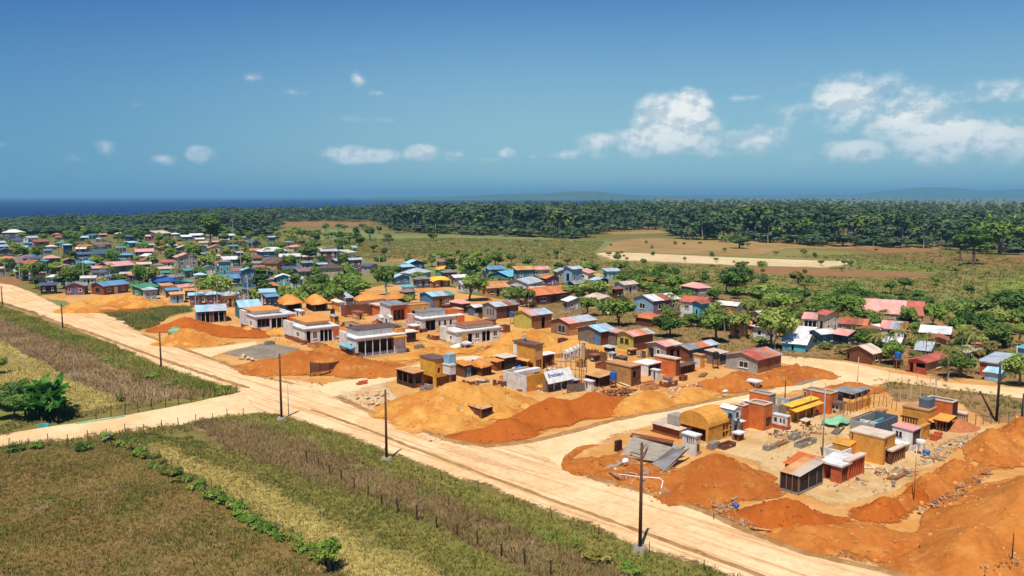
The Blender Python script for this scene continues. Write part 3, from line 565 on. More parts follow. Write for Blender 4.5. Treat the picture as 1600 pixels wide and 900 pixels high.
def wall_mesh(L, Hh, t, ops, hfun=None):
    """upright wall in local (u along 0..L, depth 0..t inward, v up) with rectangular openings cut through; boxes butted together"""
    us = sorted({0.0, L, *[o[1] * L for o in ops], *[o[2] * L for o in ops]}); vs = sorted({0.0, Hh, *[o[3] * Hh for o in ops], *[o[4] * Hh for o in ops]})
    out = []
    for a, b in zip(us[:-1], us[1:]):
        v0 = None
        for c, d in zip(vs[:-1], vs[1:]):
            mu, mv = (a + b) / 2 / L, (c + d) / 2 / Hh
            hole = any(o[1] < mu < o[2] and o[3] < mv < o[4] for o in ops)
            if hole:
                if v0 is not None: out.append((a, b, v0, c)); v0 = None
            elif v0 is None: v0 = c
        if v0 is not None: out.append((a, b, v0, Hh))
    return out
def face_wall(root, face, o, Lx, Ly, Hh, mat, ops, t=0.18, name='wall', z0=0.0):
    """face: 'L' (x=0 plane), 'R' (y=0 plane), 'BL' (y=Ly), 'BR' (x=Lx). u runs left to right as seen from outside for L and R"""
    L = Ly if face in 'L BR' and face != 'R' and face != 'BL' else Lx
    if face in ('R', 'BL'): L = Lx - 2 * t
    m = MB()
    def bx(mb, a, b, c, d, n0, n1):
        if face == 'L': mb.box(o.x + n0, o.y + Ly - b, o.z + c, o.x + n1, o.y + Ly - a, o.z + d)
        elif face == 'BR': mb.box(o.x + Lx - n1, o.y + a, o.z + c, o.x + Lx - n0, o.y + b, o.z + d)
        elif face == 'R': mb.box(o.x + t + a, o.y + n0, o.z + c, o.x + t + b, o.y + n1, o.z + d)
        else: mb.box(o.x + t + a, o.y + Ly - n1, o.z + c, o.x + t + b, o.y + Ly - n0, o.z + d)
    for a, b, c, d in wall_mesh(L, Hh, t, ops): bx(m, a, b, c, d, 0, t)
    w = m.build(name, mat, root)
    for op in ops:
        k = op[0]; a, b, c, d = op[1] * L, op[2] * L, op[3] * Hh, op[4] * Hh; fm = op[5] if len(op) > 5 else M['frame_white']
        if k == 'w':
            f = MB(); e = min(0.09, (b - a) * .14)
            bx(f, a + .002, b - .002, c + .002, c + e, -.04, .08); bx(f, a + .002, b - .002, d - e, d - .002, -.04, .08); bx(f, a + .002, a + e, c + e, d - e, -.04, .08); bx(f, b - e, b - .002, c + e, d - e, -.04, .08)
            if b - a > 1.0: bx(f, (a + b) / 2 - .03, (a + b) / 2 + .03, c + e, d - e, -.03, .07)
            wo = f.build('window', fm, root); g = MB(); bx(g, a + e, b - e, c + e, d - e, .02, .05); g.build('pane', M['glass'], wo)
            s = MB(); bx(s, a - .08, b + .08, c - .07, c - .003, -.10, .02); s.build('sill', fm, wo)
        elif k == 'd':
            f = MB(); bx(f, a + .01, b - .01, .0 if c == 0 else c, d - .01, .06, .11); dd = f.build('door', fm, root)
            h = MB(); bx(h, a + .10, a + .16, c + 1.0, c + 1.08, .02, .06); h.build('handle', M['metal_grey'], dd)
        elif k == 'b':       # open front divided by posts
            n = op[6] if len(op) > 6 else max(2, int((b - a) / 0.9))
            for i in range(n + 1):
                u = a + (b - a) * i / n; f = MB(); bx(f, max(a, u - .06), min(b, u + .06), c + .002, d - .002, .02, .14); f.build('post', fm, root)
    return w
def sheet_mesh(w, l, ribs=3, amp=0.028, t=0.03):
    """one ribbed roof sheet: w across, l down, ribs as zig-zag folds, closed underneath"""
    n = ribs * 2; V = []; Fq = []
    for j in (0, 1):
        for i in range(n + 1): V.append((w * i / n, l * j, amp if i % 2 else 0.0))
    for j in (0, 1):
        for i in range(n + 1): V.append((w * i / n, l * j, (amp if i % 2 else 0.0) - t))
    k = n + 1
    for i in range(n):
        Fq.append((i, i + 1, k + i + 1, k + i)); Fq.append((2 * k + i, 3 * k + i, 3 * k + i + 1, 2 * k + i + 1)); Fq.append((i, 2 * k + i, 2 * k + i + 1, i + 1)); Fq.append((k + i, k + i + 1, 3 * k + i + 1, 3 * k + i))
    Fq += [(0, k, 3 * k, 2 * k), (n, 2 * k + n, 3 * k + n, k + n)]
    me = bpy.data.meshes.new('roof_sheet'); me.from_pydata(V, [], Fq); me.update(); return me
from mathutils import Matrix
def slope(root, roof, quad, mats, fine, wsheet=1.0):
    """cover a sloping quad (a-b along the eave, d-c along the ridge) with separate sheets"""
    a, b, c, d = [Vector(q) for q in quad]
    n = max(2, int(round((b - a).length / wsheet)))
    ux = (b - a).normalized(); uy = ((d + c) / 2 - (a + b) / 2).normalized(); uz = ux.cross(uy).normalized()
    w = (b - a).length / n; l = ((d + c) / 2 - (a + b) / 2).length
    cache = {}
    for i in range(n):
        mt = mats[min(len(mats) - 1, int(i / n * len(mats)))] if len(mats) > 1 else mats[0]
        key = mt.name
        if key not in cache: cache[key] = sheet_mesh(w * 1.03, l); cache[key].materials.append(mt)
        lift = (0.004 if i % 2 else 0.0) + random.uniform(0, .012)
        o = bpy.data.objects.new('roof_sheet', cache[key]); COL.objects.link(o); o.parent = roof
        pt = a + ux * (w * i) + uz * (0.03 + lift)
        tw = random.uniform(-.006, .006)
        Mx = Matrix((ux, uy, uz)).transposed().to_4x4(); Mx.translation = pt
        o.matrix_local = Mx @ Matrix.Rotation(tw, 4, 'Z')
def roof(root, o, Lx, Ly, Hh, kind_, mats, wmat, pitch=0.28, ov=0.35, fine=True, h2=None):
    """roofs over the box o..o+(Lx,Ly,Hh)"""
    x0, y0, z, x1, y1 = o.x - ov, o.y - ov, o.z + Hh, o.x + Lx + ov, o.y + Ly + ov
    if not isinstance(mats, (list, tuple)): mats = [mats]
    if kind_ == 'none': return
    if kind_ == 'flat':
        r = MB().box(x0, y0, z, x1, y1, z + .18).build('roof', mats[0], root); return r
    if kind_ == 'parapet':
        r = MB().box(o.x + .02, o.y + .02, z - .30, o.x + Lx - .02, o.y + Ly - .02, z - .12).build('roof', mats[0], root)
        c = MB(); k = .06
        c.box(o.x - k, o.y - k, z, o.x + .20, o.y + Ly + k, z + .12).box(o.x + Lx - .20, o.y - k, z, o.x + Lx + k, o.y + Ly + k, z + .12)
        c.box(o.x + .20, o.y - k, z, o.x + Lx - .20, o.y + .20, z + .12).box(o.x + .20, o.y + Ly - .20, z, o.x + Lx - .20, o.y + Ly + k, z + .12)
        c.build('coping', M['r_beige'] if len(mats) < 2 else mats[1], root); return r
    if kind_ in ('gx', 'gy'):           # ridge along x / along y
        if kind_ == 'gx':
            rh = (Ly / 2) * pitch; rz = z + rh; e = z - ov * pitch; ym = o.y + Ly / 2
            s1 = [(x0, y0, e), (x1, y0, e), (x1, ym, rz), (x0, ym, rz)]; s2 = [(x1, y1, e), (x0, y1, e), (x0, ym, rz), (x1, ym, rz)]
            g = MB()
            for xx in (o.x, o.x + Lx - .18):
                g.hexa([(xx, o.y, z), (xx + .18, o.y, z), (xx + .18, o.y + Ly, z), (xx, o.y + Ly, z), (xx, ym - .03, rz - .02), (xx + .18, ym - .03, rz - .02), (xx + .18, ym + .03, rz - .02), (xx, ym + .03, rz - .02)])
            cap = MB().box(x0, ym - .12, rz + .01, x1, ym + .12, rz + .07)
        else:
            rh = (Lx / 2) * pitch; rz = z + rh; e = z - ov * pitch; xm = o.x + Lx / 2
            s1 = [(x0, y1, e), (x0, y0, e), (xm, y0, rz), (xm, y1, rz)]; s2 = [(x1, y0, e), (x1, y1, e), (xm, y1, rz), (xm, y0, rz)]
            g = MB()
            for yy in (o.y, o.y + Ly - .18):
                g.hexa([(o.x, yy, z), (o.x + Lx, yy, z), (o.x + Lx, yy + .18, z), (o.x, yy + .18, z), (xm - .03, yy, rz - .02), (xm + .03, yy, rz - .02), (xm + .03, yy + .18, rz - .02), (xm - .03, yy + .18, rz - .02)])
            cap = MB().box(xm - .12, y0, rz + .01, xm + .12, y1, rz + .07)
        g.build('gable', wmat, root)
        if fine:
            rf = cap.build('roof', mats[0], root); slope(root, rf, s1, mats, fine); slope(root, rf, s2, mats, fine)
        else:
            m = MB(); m.slab(s1, .08); m.slab(s2, .08); m.build('roof', mats[0], root)
        return
    if kind_ in ('sl', 'sr', 'sbl', 'sbr'):     # single slope, the low eave on that side (L, R, back-left, back-right)
        run = Lx if kind_ in ('sl', 'sbr') else Ly; rh = run * pitch * .6
        za = {'sl': (0, rh, rh, 0), 'sbr': (rh, 0, 0, rh), 'sr': (0, 0, rh, rh), 'sbl': (rh, rh, 0, 0)}[kind_]
        c = [(x0, y0), (x1, y0), (x1, y1), (x0, y1)]; q = [(c[i][0], c[i][1], z + .04 + za[i]) for i in range(4)]
        rot = {'sl': [3, 0, 1, 2], 'sbr': [1, 2, 3, 0], 'sr': [0, 1, 2, 3], 'sbl': [2, 3, 0, 1]}[kind_]; q = [q[i] for i in rot]
        # wedge walls under the slope
        g = MB(); i_ = [(o.x, o.y), (o.x + Lx, o.y), (o.x + Lx, o.y + Ly), (o.x, o.y + Ly)]
        g.hexa([(p[0], p[1], z) for p in i_] + [(i_[k][0], i_[k][1], z + .005 + za[k] * (0.96)) for k in range(4)]); g.build('gable', wmat, root)
        if fine:
            rf = MB().slab([Vector(q[3]).lerp(Vector(q[0]), .06) + Vector((0, 0, .05)), Vector(q[2]).lerp(Vector(q[1]), .06) + Vector((0, 0, .05)), Vector(q[2]) + Vector((0, 0, .09)), Vector(q[3]) + Vector((0, 0, .09))], .05).build('roof', mats[0], root); slope(root, rf, q, mats, fine)
        else: MB().slab(q, .08).build('roof', mats[0], root)
        return
    if kind_ == 'hip':
        rh = min(Lx, Ly) / 2 * pitch * 1.3; rz = z + rh; e = z - .05; m = MB()
        if Lx >= Ly: r0, r1 = (o.x + Ly / 2, o.y + Ly / 2, rz), (o.x + Lx - Ly / 2 + .01, o.y + Ly / 2, rz)
        else: r0, r1 = (o.x + Lx / 2, o.y + Lx / 2, rz), (o.x + Lx / 2, o.y + Ly - Lx / 2 + .01, rz)
        A, B_, C_, D_ = (x0, y0, e), (x1, y0, e), (x1, y1, e), (x0, y1, e)
        if Lx >= Ly:
            m.poly([A, B_, r1, r0]); m.poly([B_, C_, r1]); m.poly([C_, D_, r0, r1]); m.poly([D_, A, r0])
        else:
            m.poly([A, B_, r0]); m.poly([B_, C_, r1, r0]); m.poly([C_, D_, r1]); m.poly([D_, A, r0, r1])
        m.box(x0, y0, e - .10, x1, y1, e - .003); rf = m.build('roof', mats[0], root)
        return
    if kind_ == 'tarp':                  # cloth or shade netting pulled over poles: sagging sheet with thickness
        n = 10; V = []; hgt = h2 or 0.9
        for s_ in (0, 1):
            for j in range(n + 1):
                for i in range(n + 1):
                    u, v = i / n, j / n; k = math.sin(math.pi * u) * math.sin(math.pi * v)
                    zz = z + hgt * (k ** 0.7) + 0.22 * math.sin(u * 7 + x0) * math.sin(v * 6 + y0) - 0.25 * (abs(u - .5) * 2) ** 4 - .2 * (abs(v - .5) * 2) ** 4
                    V.append((x0 + (x1 - x0) * u + .15 * math.sin(v * 9), y0 + (y1 - y0) * v + .15 * math.sin(u * 8), zz - s_ * .03))
        Fq = []; k = (n + 1) ** 2
        for j in range(n):
            for i in range(n):
                a = j * (n + 1) + i; Fq.append((a, a + 1, a + n + 2, a + n + 1)); Fq.append((k + a, k + a + n + 1, k + a + n + 2, k + a + 1))
        for i in range(n):
            for a, b in ((i, i + 1), ((n + 1) * n + i + 1, (n + 1) * n + i), ((i + 1) * (n + 1), i * (n + 1)), (i * (n + 1) + n, (i + 1) * (n + 1) + n)): Fq.append((b, a, k + a, k + b))
        me = bpy.data.meshes.new('roof'); me.from_pydata(V, [], Fq); me.update(); me.polygons.foreach_set('use_smooth', np.ones(len(Fq), bool)); link('roof', me, root, mats[0]); return
    if kind_ == 'vault':                 # barrel roof, axis along x, standing on the walls
        n = 12; m = MB(); hgt = h2 or Ly * .35; ym = o.y + Ly / 2; ry = Ly / 2 + .1
        pr = [(ym - ry * math.cos(math.pi * i / n), z + hgt * math.sin(math.pi * i / n)) for i in range(n + 1)]
        for i in range(n):
            (ya, za), (yb_, zb_) = pr[i], pr[i + 1]; m.poly([(x0 + ov, ya, za), (x1 - ov, ya, za), (x1 - ov, yb_, zb_), (x0 + ov, yb_, zb_)])
        m.poly([(x0 + ov, y_, z_) for y_, z_ in reversed(pr)]); m.poly([(x1 - ov, y_, z_) for y_, z_ in pr]); m.build('roof', mats[0], root); return

HOUSES = []           # world footprints, used to keep trees and tufts out
def vol(root, xl, xc, xr, yb, yt, wl='white', wr=None, zb=None, L=(), Rr=(), rk='flat', rm='r_grey', pitch=.28, ov=.35, fine=True, th=None, dark=None, sink=0.3, back=True, h2=None, t=0.18):
    """a walled volume placed by the pixels of its left, nearest and right base corners and of its wall top at the nearest corner"""
    th = root['th'] if th is None else th; zb_ = GB if zb is None else zb
    C, Lx, Ly, Hh = frame(xl, xc, xr, yb, yt, th, zb_)
    lo = Matrix.Rotation(-R(root['th']), 4, 'Z') @ (C - root.location)
    o = Vector((lo.x, lo.y, lo.z)); wr = wr or wl
    if zb is None: o = o - Vector((0, 0, sink)); Hh += sink
    fx = lambda ops: [(q[0], q[1], q[2], max(0, (q[3] * (Hh - (sink if zb is None else 0)) + (sink if zb is None else 0)) / Hh) if q[3] > 0 or zb is not None else sink / Hh, (q[4] * (Hh - (sink if zb is None else 0)) + (sink if zb is None else 0)) / Hh, *q[5:]) for q in ops]
    face_wall(root, 'L', o, Lx, Ly, Hh, M[wl], fx(L), t); face_wall(root, 'R', o, Lx, Ly, Hh, M[wr], fx(Rr), t)
    if back:
        face_wall(root, 'BR', o, Lx, Ly, Hh, M[wr], [], t); face_wall(root, 'BL', o, Lx, Ly, Hh, M[wl], [], t)
    rms = [M[r] for r in (rm if isinstance(rm, (list, tuple)) else [rm])]
    roof(root, o, Lx, Ly, Hh, rk, rms, M[wl], pitch, ov, fine, h2)
    v = Vol(); v.o, v.Lx, v.Ly, v.H, v.root = o, Lx, Ly, Hh, root
    a = R(th); c = C + Vector((math.cos(a), math.sin(a), 0)) * Lx / 2 + Vector((-math.sin(a), math.cos(a), 0)) * Ly / 2
    HOUSES.append((c.x, c.y, math.hypot(Lx, Ly) / 2, (xl, xr, yt - (yb - yt) * .45, yb))); return v
GB = 0.07            # level of the building plots
def thing(name, label, cat, xc, yb, th=TH0, group=None, z=None):
    r = empty(name, P(xc, yb, GB if z is None else z), R(th)); r['th'] = th; tag(r, label, cat, group); return r
def part(v, name, mat, x0, x1, y0, y1, z0, z1):
    """box part in the volume's own metres: x right-away, y left-away, z up from its floor"""
    o = v.o; return MB().box(o.x + x0, o.y + y0, o.z + z0, o.x + x1, o.y + y1, o.z + z1).build(name, M[mat], v.root)
def posts(v, pts, h, mat='frame_dark', r=.06, name='post', z0=0.0):
    for x, y in pts: MB().tube((v.o.x + x, v.o.y + y, v.o.z + z0), (v.o.x + x, v.o.y + y, v.o.z + h), r, n=6).build(name, M[mat], v.root)
def awning(v, side, u0, u1, z, out, drop, mat, t=.07, name='awning'):
    """sloping sheet in front of face L or R from fraction u0 to u1 along it (left to right)"""
    o = v.o
    if side == 'R': q = [(o.x + v.Lx * u0, o.y - out, o.z + z - drop), (o.x + v.Lx * u1, o.y - out, o.z + z - drop), (o.x + v.Lx * u1, o.y - .005, o.z + z), (o.x + v.Lx * u0, o.y - .005, o.z + z)]
    else: q = [(o.x - out, o.y + v.Ly * (1 - u0), o.z + z - drop), (o.x - out, o.y + v.Ly * (1 - u1), o.z + z - drop), (o.x - .005, o.y + v.Ly * (1 - u1), o.z + z), (o.x - .005, o.y + v.Ly * (1 - u0), o.z + z)]
    return MB().slab(q, t).build(name, M[mat], v.root)
W4 = lambda n, v0=.35, v1=.72, a=.08, b=.92, f=.55, mt='frame_white': [('w', a + (b - a) * (i + .5 - f / 2) / n, a + (b - a) * (i + .5 + f / 2) / n, v0, v1, M[mt]) for i in range(n)]
D1 = lambda a, b, v=.78, m='dark_brown': ('d', a, b, 0, v, M[m])
O1 = lambda a, b, c=0, d=.8: ('o', a, b, c, d)
BAR = lambda a, b, n, c=0, d=.85, m='wood': ('b', a, b, c, d, M[m], n)

def house(label, xl, xc, xr, yb, yt, name='house', cat='house', th=TH0, group=None, **kw):
    r = thing(name, label, cat, xc, yb, th, group); v = vol(r, xl, xc, xr, yb, yt, **kw); return v

# ------------------------------------------------------------------ right-hand plot (unfinished blocks)
# collapsed grey roof: two broken slabs, rubble wall stub
def slab_px(root, pts, t, mat, name):
    inv = Matrix.Rotation(-R(root['th']), 4, 'Z'); q = [inv @ (P(x, y, z) - root.location) for x, y, z in pts]
    return MB().slab([(p.x, p.y, p.z) for p in q], t).build(name, M[mat], root)
r = thing('collapsed_roof', 'collapsed grey concrete roof slabs lying on rubble by the road fork', 'ruin', 1005, 728)
slab_px(r, [(968, 712, .35), (1032, 722, .45), (1070, 697, 1.5), (990, 680, 2.1)], .22, 'concrete', 'slab')
slab_px(r, [(1018, 724, .25), (1036, 735, .25), (1069, 702, 1.5), (1050, 700, 1.75)], .2, 'r_grey', 'slab')
slab_px(r, [(1036, 737, .2), (1044, 734, .2), (1078, 700, 1.4), (1071, 703, 1.55)], .2, 'concrete', 'slab')
slab_px(r, [(930, 728, .35), (955, 733, .35), (975, 722, .35), (945, 715, .35)], .12, 'concrete', 'slab')
slab_px(r, [(978, 738, .35), (1012, 742, .35), (1020, 728, .40), (985, 722, .40)], .12, 'concrete', 'slab')
v = vol(r, 960, 964, 972, 706, 690, wl='dark_brown', rk='none', sink=.2)
slab_px(r, [(984, 681, 2.0), (1050, 692, 1.9), (1053, 688, 2.0), (988, 676, 2.1)], .15, 'rust', 'beam')
for k, (a, b) in enumerate((((1003, 700, 1.1), (1030, 690, 1.5)), ((1005, 712, .8), (1012, 700, 1.1)), ((985, 708, .8), (1000, 712, .8)))):
    inv = Matrix.Rotation(-R(r['th']), 4, 'Z'); p, q = inv @ (P(*a) - r.location), inv @ (P(*b) - r.location); MB().tube(p + Vector((0, 0, .12)), q + Vector((0, 0, .12)), .07, n=5).build('timber', M['rust'], r)

v = house('small white booth with four window slots beside the collapsed roof', 1066, 1086, 1094, 714, 683, name='booth', cat='booth', wl='white', wr='cream', rk='flat', rm='r_white', ov=.12, L=[('o', .30, .42, .55, .88), ('o', .48, .58, .55, .88), ('o', .64, .74, .55, .88), ('o', .80, .90, .55, .88)], Rr=[('w', .3, .75, .3, .6, M['frame_dark'])])
r = thing('workshop', 'ochre workshop under a rounded ochre vault roof', 'building', 1106, 695)
v = vol(r, 1060, 1106, 1141, 694, 668, wl='ochre', rk='vault', rm='ochre', h2=1.6, L=[O1(.05, .92, 0, .82)], Rr=[BAR(.66, .97, 2, .05, .9, 'ochre')])
part(v, 'crossbar', 'ochre', v.Lx * .66, v.Lx * .97, -.02, .06, v.H * .5, v.H * .56)
v2 = vol(r, 1020, 1060, 1080, 686, 672, wl='rust', wr='white', rk='sl', rm='r_beige', pitch=.1)
part(v2, 'dormer', 'grey_wall', .8, 2.6, .6, 2.4, v2.H + .2, v2.H + 1.4); part(v2, 'lintel', 'rust', -.12, .0, -.2, v2.Ly, v2.H - .25, v2.H - .02)
v = house('brown posted porch with a white awning and pale grey rooftop cabin', 1130, 1142, 1160, 682, 664, name='porch', cat='shed', wl='brown', wr='rust', rk='sr', rm='r_white', pitch=.12, L=[BAR(.05, .95, 3, 0, .9, 'brown')], Rr=[BAR(.05, .5, 3, 0, .9, 'rust'), ('w', .6, .9, .2, .9)])
v2 = vol(v.root, 1125, 1146, 1157, 657, 640, zb=2.4, wl='paleblue', wr='white', rk='gy', rm='r_white', pitch=.35, ov=.1, fine=False, L=[('w', .62, .90, .25, .6, M['frame_dark'])], Rr=[('w', .3, .7, .3, .65, M['frame_dark'])])
part(v2, 'leg', 'concrete', .05, .3, .05, .3, -2.6, 0); part(v2, 'leg', 'concrete', v2.Lx - .3, v2.Lx - .05, v2.Ly - .3, v2.Ly - .05, -2.6, 0); part(v2, 'leg', 'concrete', .05, .3, v2.Ly - .3, v2.Ly - .05, -2.6, 0); part(v2, 'leg', 'concrete', v2.Lx - .3, v2.Lx - .05, .05, .3, -2.6, 0)
# tall orange blocks
r = thing('orange_block', 'tall bright orange double block with pale coping beside the ochre vault', 'building', 1193, 674)
v = vol(r, 1166, 1193, 1206, 674, 634, wl='orange', rk='parapet', rm='concrete', Rr=[('b', .2, .95, .12, .5, M['brown'], 3)])
v2 = vol(r, 1170, 1201, 1211, 650, 618, wl='orange', wr='grey_wall', rk='parapet', rm='concrete')
v3 = vol(r, 1148, 1160, 1168, 672, 635, wl='brick_orange', rk='parapet', rm='concrete', L=[O1(.25, .8, 0, .6)])
r = thing('wall_ruin', 'half-built pale grey wall with rubble top between the orange blocks', 'wall', 1216, 654)
v = vol(r, 1203, 1216, 1250, 652, 634, wl='grey_wall', rk='none', Rr=[('o', .35, .5, .3, .7), O1(.62, .8, 0, .7)], back=False)
v2 = vol(r, 1214, 1232, 1256, 640, 624, wl='paleblue', wr='grey_wall', rk='none', L=[('o', .3, .6, .4, .8)], back=False)
v = house('low red and white balustraded box beside the tall orange block', 1206, 1229, 1234, 673, 653, name='balustrade_box', cat='wall', wl='white', wr='brick_orange', rk='flat', rm='r_white', ov=.05, L=[('o', .10, .32, .45, .85), ('o', .50, .64, .45, .85), ('o', .72, .86, .45, .85)])
part(v, 'plinth', 'red_wall', -.1, v.Lx + .1, -.1, v.Ly + .1, 0, v.H * .42)
v = house('ochre shed with two stepped bright yellow awnings', 1228, 1235, 1275, 661, 636, name='shed', cat='shed', wl='ochre', rk='sr', rm='r_yellow', pitch=.30, ov=.3, Rr=[BAR(.08, .92, 5, 0, .9, 'ochre')])
awning(v, 'R', -.05, 1.05, v.H - .2, 1.0, .25, 'r_yellow')
posts(v, [(v.Lx * k, -.9) for k in (.05, .35, .65, .97)], v.H - .45, 'wood')
v = house('wide orange wall block behind the yellow awnings', 1254, 1296, 1308, 648, 616, name='orange_block', cat='building', wl='orange', rk='parapet', rm='concrete', L=[('w', .03, .12, .55, .9, M['frame_white'])])
v = house('small cream pillar house with four window holes and brown roof', 1297, 1311, 1318, 649, 632, name='kiosk', cat='kiosk', wl='cream', rk='flat', rm='r_brown', ov=.25, L=[('o', .2, .42, .5, .85), ('o', .6, .82, .5, .85), ('o', .3, .6, .1, .35)], Rr=[('o', .2, .5, .5, .85)])
v = house('dark tin shelter on pale posts behind the orange wall block', 1306, 1330, 1356, 624, 616, name='shelter', cat='shelter', wl='dark', wr='slate', rk='sr', rm='r_grey', pitch=.12, Rr=[('b', .02, .98, 0, .95, M['pole_pale'], 5)])
v = house('rough ochre half-height wall with rows of timber poles', 1318, 1330, 1362, 644, 630, name='wall_ruin', cat='wall', wl='tan', wr='ochre', rk='none', back=False)
posts(v, [(v.Lx * k / 7, .3 * (-1) ** k) for k in range(8)], v.H + 1.0, 'wood', .05)
r = thing('tarpaulin', 'pale green tarpaulin spread over posts in the yard', 'tarpaulin', 1306, 660)
inv = Matrix.Rotation(-R(r['th']), 4, 'Z'); tq = [inv @ (P(x, y, .9) - r.location) for x, y in ((1286, 655), (1306, 661), (1332, 653), (1308, 648))]
v = Vol(); v.o = Vector((min(p.x for p in tq), min(p.y for p in tq), 0)); v.Lx = max(p.x for p in tq) - v.o.x; v.Ly = max(p.y for p in tq) - v.o.y; v.root = r; v.H = .8
roof(r, v.o, v.Lx, v.Ly, .75, 'tarp', [M['tarp_green']], None, ov=0, h2=.25); posts(v, [(.1, .1), (v.Lx - .1, .1), (.1, v.Ly - .1), (v.Lx - .1, v.Ly - .1)], .75, 'wood', .04)
# second cluster
r = thing('ochre_block', 'big plain ochre block with open blue and white rooms behind it', 'building', 1379, 728)
v = vol(r, 1326, 1379, 1397, 728, 686, wl='ochre', rk='flat', rm='r_beige', ov=.06, L=[('o', .06, .10, .45, .95)], Rr=[BAR(.15, .95, 3, 0, .55, 'brown'), ('o', .10, .3, .62, .9)])
v2 = vol(r, 1327, 1365, 1402, 690, 664, zb=.2, wl='grey_wall', wr='slate', rk='none', L=[('o', .55, .7, .35, .75)])
part(v2, 'wall', 'white', v2.Lx * .35, v2.Lx * .35 + .18, .2, v2.Ly - .2, 0, v2.H * .85); part(v2, 'wall', 'white', .2, v2.Lx * .35, v2.Ly * .5, v2.Ly * .5 + .18, 0, v2.H * .9); part(v2, 'wall', 'turquoise', v2.Lx * .4, v2.Lx - .2, v2.Ly * .55, v2.Ly * .55 + .18, 0, v2.H * .7); part(v2, 'counter', 'plastic_white', v2.Lx * .5, v2.Lx * .8, .5, 1.2, 0, v2.H * .5)
part(v2, 'beam', 'dark', .4, v2.Lx - .4, v2.Ly - .02, v2.Ly + .12, v2.H - .3, v2.H + .05)
v = house('white house with two small windows and a red slab roof', 1393, 1424, 1438, 706, 674, wl='white', wr='white', rk='sr', rm='r_pink', pitch=.1, ov=.12, L=[('w', .18, .30, .62, .86, M['frame_dark']), ('w', .36, .48, .62, .86, M['frame_dark'])], Rr=[BAR(.02, .98, 4, .25, .95, 'brown')])
part(v, 'porch_slab', 'r_white', -1.4, -.005, .2, v.Ly - .2, v.H * .42, v.H * .48); part(v, 'post', 'cream', -1.35, -1.15, .25, .45, 0, v.H * .42); part(v, 'post', 'cream', -1.35, -1.15, v.Ly - .5, v.Ly - .3, 0, v.H * .42)
v = house('orange brown colonnade of posts beside the big ochre block', 1387, 1393, 1414, 727, 706, name='colonnade', cat='shed', wl='brown', wr='rust', rk='flat', rm='r_beige', ov=.1, L=[BAR(.05, .95, 3, 0, .9, 'brown')], Rr=[BAR(.02, .98, 5, 0, .92, 'wood')])
r = thing('ochre_block', 'ochre block with a dark framework on its left side', 'building', 1449, 672)
v = vol(r, 1409, 1449, 1462, 672, 643, wl='ochre', rk='flat', rm='r_tan', ov=.08, Rr=[O1(.1, .95, 0, .55)])
awning(v, 'R', -.05, 1.1, v.H * .62, .7, .2, 'ochre')
for k in range(6): part(v, 'strut', 'dark_brown', -.6 + .05 * k, -.5 + .05 * k, v.Ly * (.35 + .11 * k), v.Ly * (.35 + .11 * k) + .12, 0, v.H * (.55 + .06 * (k % 2)))
part(v, 'strut', 'dark_brown', -.65, -.5, v.Ly * .3, v.Ly, v.H * .55, v.H * .62); part(v, 'box', 'slate', v.Lx * .25, v.Lx * .95, .2, 1.5, v.H + .18, v.H + 1.3)
v = house('large bright orange block at the back of the yard', 1444, 1486, 1495, 664, 630, name='orange_block', cat='building', wl='orange', wr='dark_brown', rk='parapet', rm='concrete')
v = house('ochre lean-to with dark open front under the orange block', 1462, 1478, 1487, 676, 658, name='lean_to', cat='shed', wl='brown', wr='dark_brown', rk='sl', rm='ochre', fine=False, pitch=.3, L=[BAR(.05, .95, 3, 0, .9, 'rust')], Rr=[O1(.1, .9, 0, .85)])
v = house('low cream balustrade frame beside the brown soil heap', 1494, 1508, 1512, 662, 648, name='balustrade', cat='wall', wl='cream', rk='flat', rm='r_beige', ov=.1, L=[BAR(.05, .95, 4, .1, .85, 'cream')])
v = house('ochre garden wall of posts behind the white house', 1436, 1441, 1452, 690, 668, name='colonnade', cat='wall', wl='ochre', wr='ochre', rk='flat', rm='ochre', ov=.05, Rr=[BAR(.02, .98, 4, 0, .85, 'ochre')])
# third cluster
r = thing('white_shell', 'white L-shaped house shell with orange doorway and blue window', 'building', 1300, 742)
v = vol(r, 1281, 1300, 1327, 742, 726, wl='white', wr='white', rk='sl', rm='r_white', pitch=.12, fine=False, ov=.25)
v2 = vol(r, 1287, 1316, 1330, 728, 706, wl='white', wr='white', rk='none', L=[('w', .78, .97, .25, .85, M['frame_dark']), ('o', .50, .66, .1, .9)])
part(v2, 'panel', 'orange', -.03, .0 - .003, v2.Ly * .28, v2.Ly * .48, v2.H * .2, v2.H * .92); part(v2, 'panel', 'blue', -.03, -.003, v2.Ly * .06, v2.Ly * .2, v2.H * .3, v2.H * .85)
v = house('ochre wall with a sloping top between the white shell and big ochre block', 1299, 1326, 1337, 722, 698, name='ochre_wall', cat='wall', wl='ochre', rk='sl', rm='ochre', pitch=.3, fine=False, ov=.05, L=[('o', .86, .95, .3, .6)])
v = house('row of tall brick orange posts under a thin pale roof', 1318, 1325, 1350, 752, 722, name='colonnade', cat='shed', wl='brick_orange', rk='flat', rm='r_beige', ov=.15, Rr=[BAR(.02, .98, 6, 0, .95, 'brick_orange')], L=[O1(.2, .8, 0, .85)])
v = house('brick orange room with a dark doorway beside the dark panel hut', 1283, 1313, 1326, 757, 730, name='shed', cat='shed', wl='brick_orange', wr='brick_orange', rk='flat', rm='r_white', ov=.2, L=[O1(.03, .48, 0, .92)], Rr=[BAR(.1, .95, 3, 0, .9, 'rust')])
r = thing('panel_hut', 'dark brown panel hut with a patched tan tin roof', 'hut', 1247, 774)
v = vol(r, 1219, 1247, 1284, 774, 745, wl='dark_brown', wr='dark', rk='sl', rm=['r_tan', 'r_beige', 'r_tan'], pitch=.16, ov=.15)
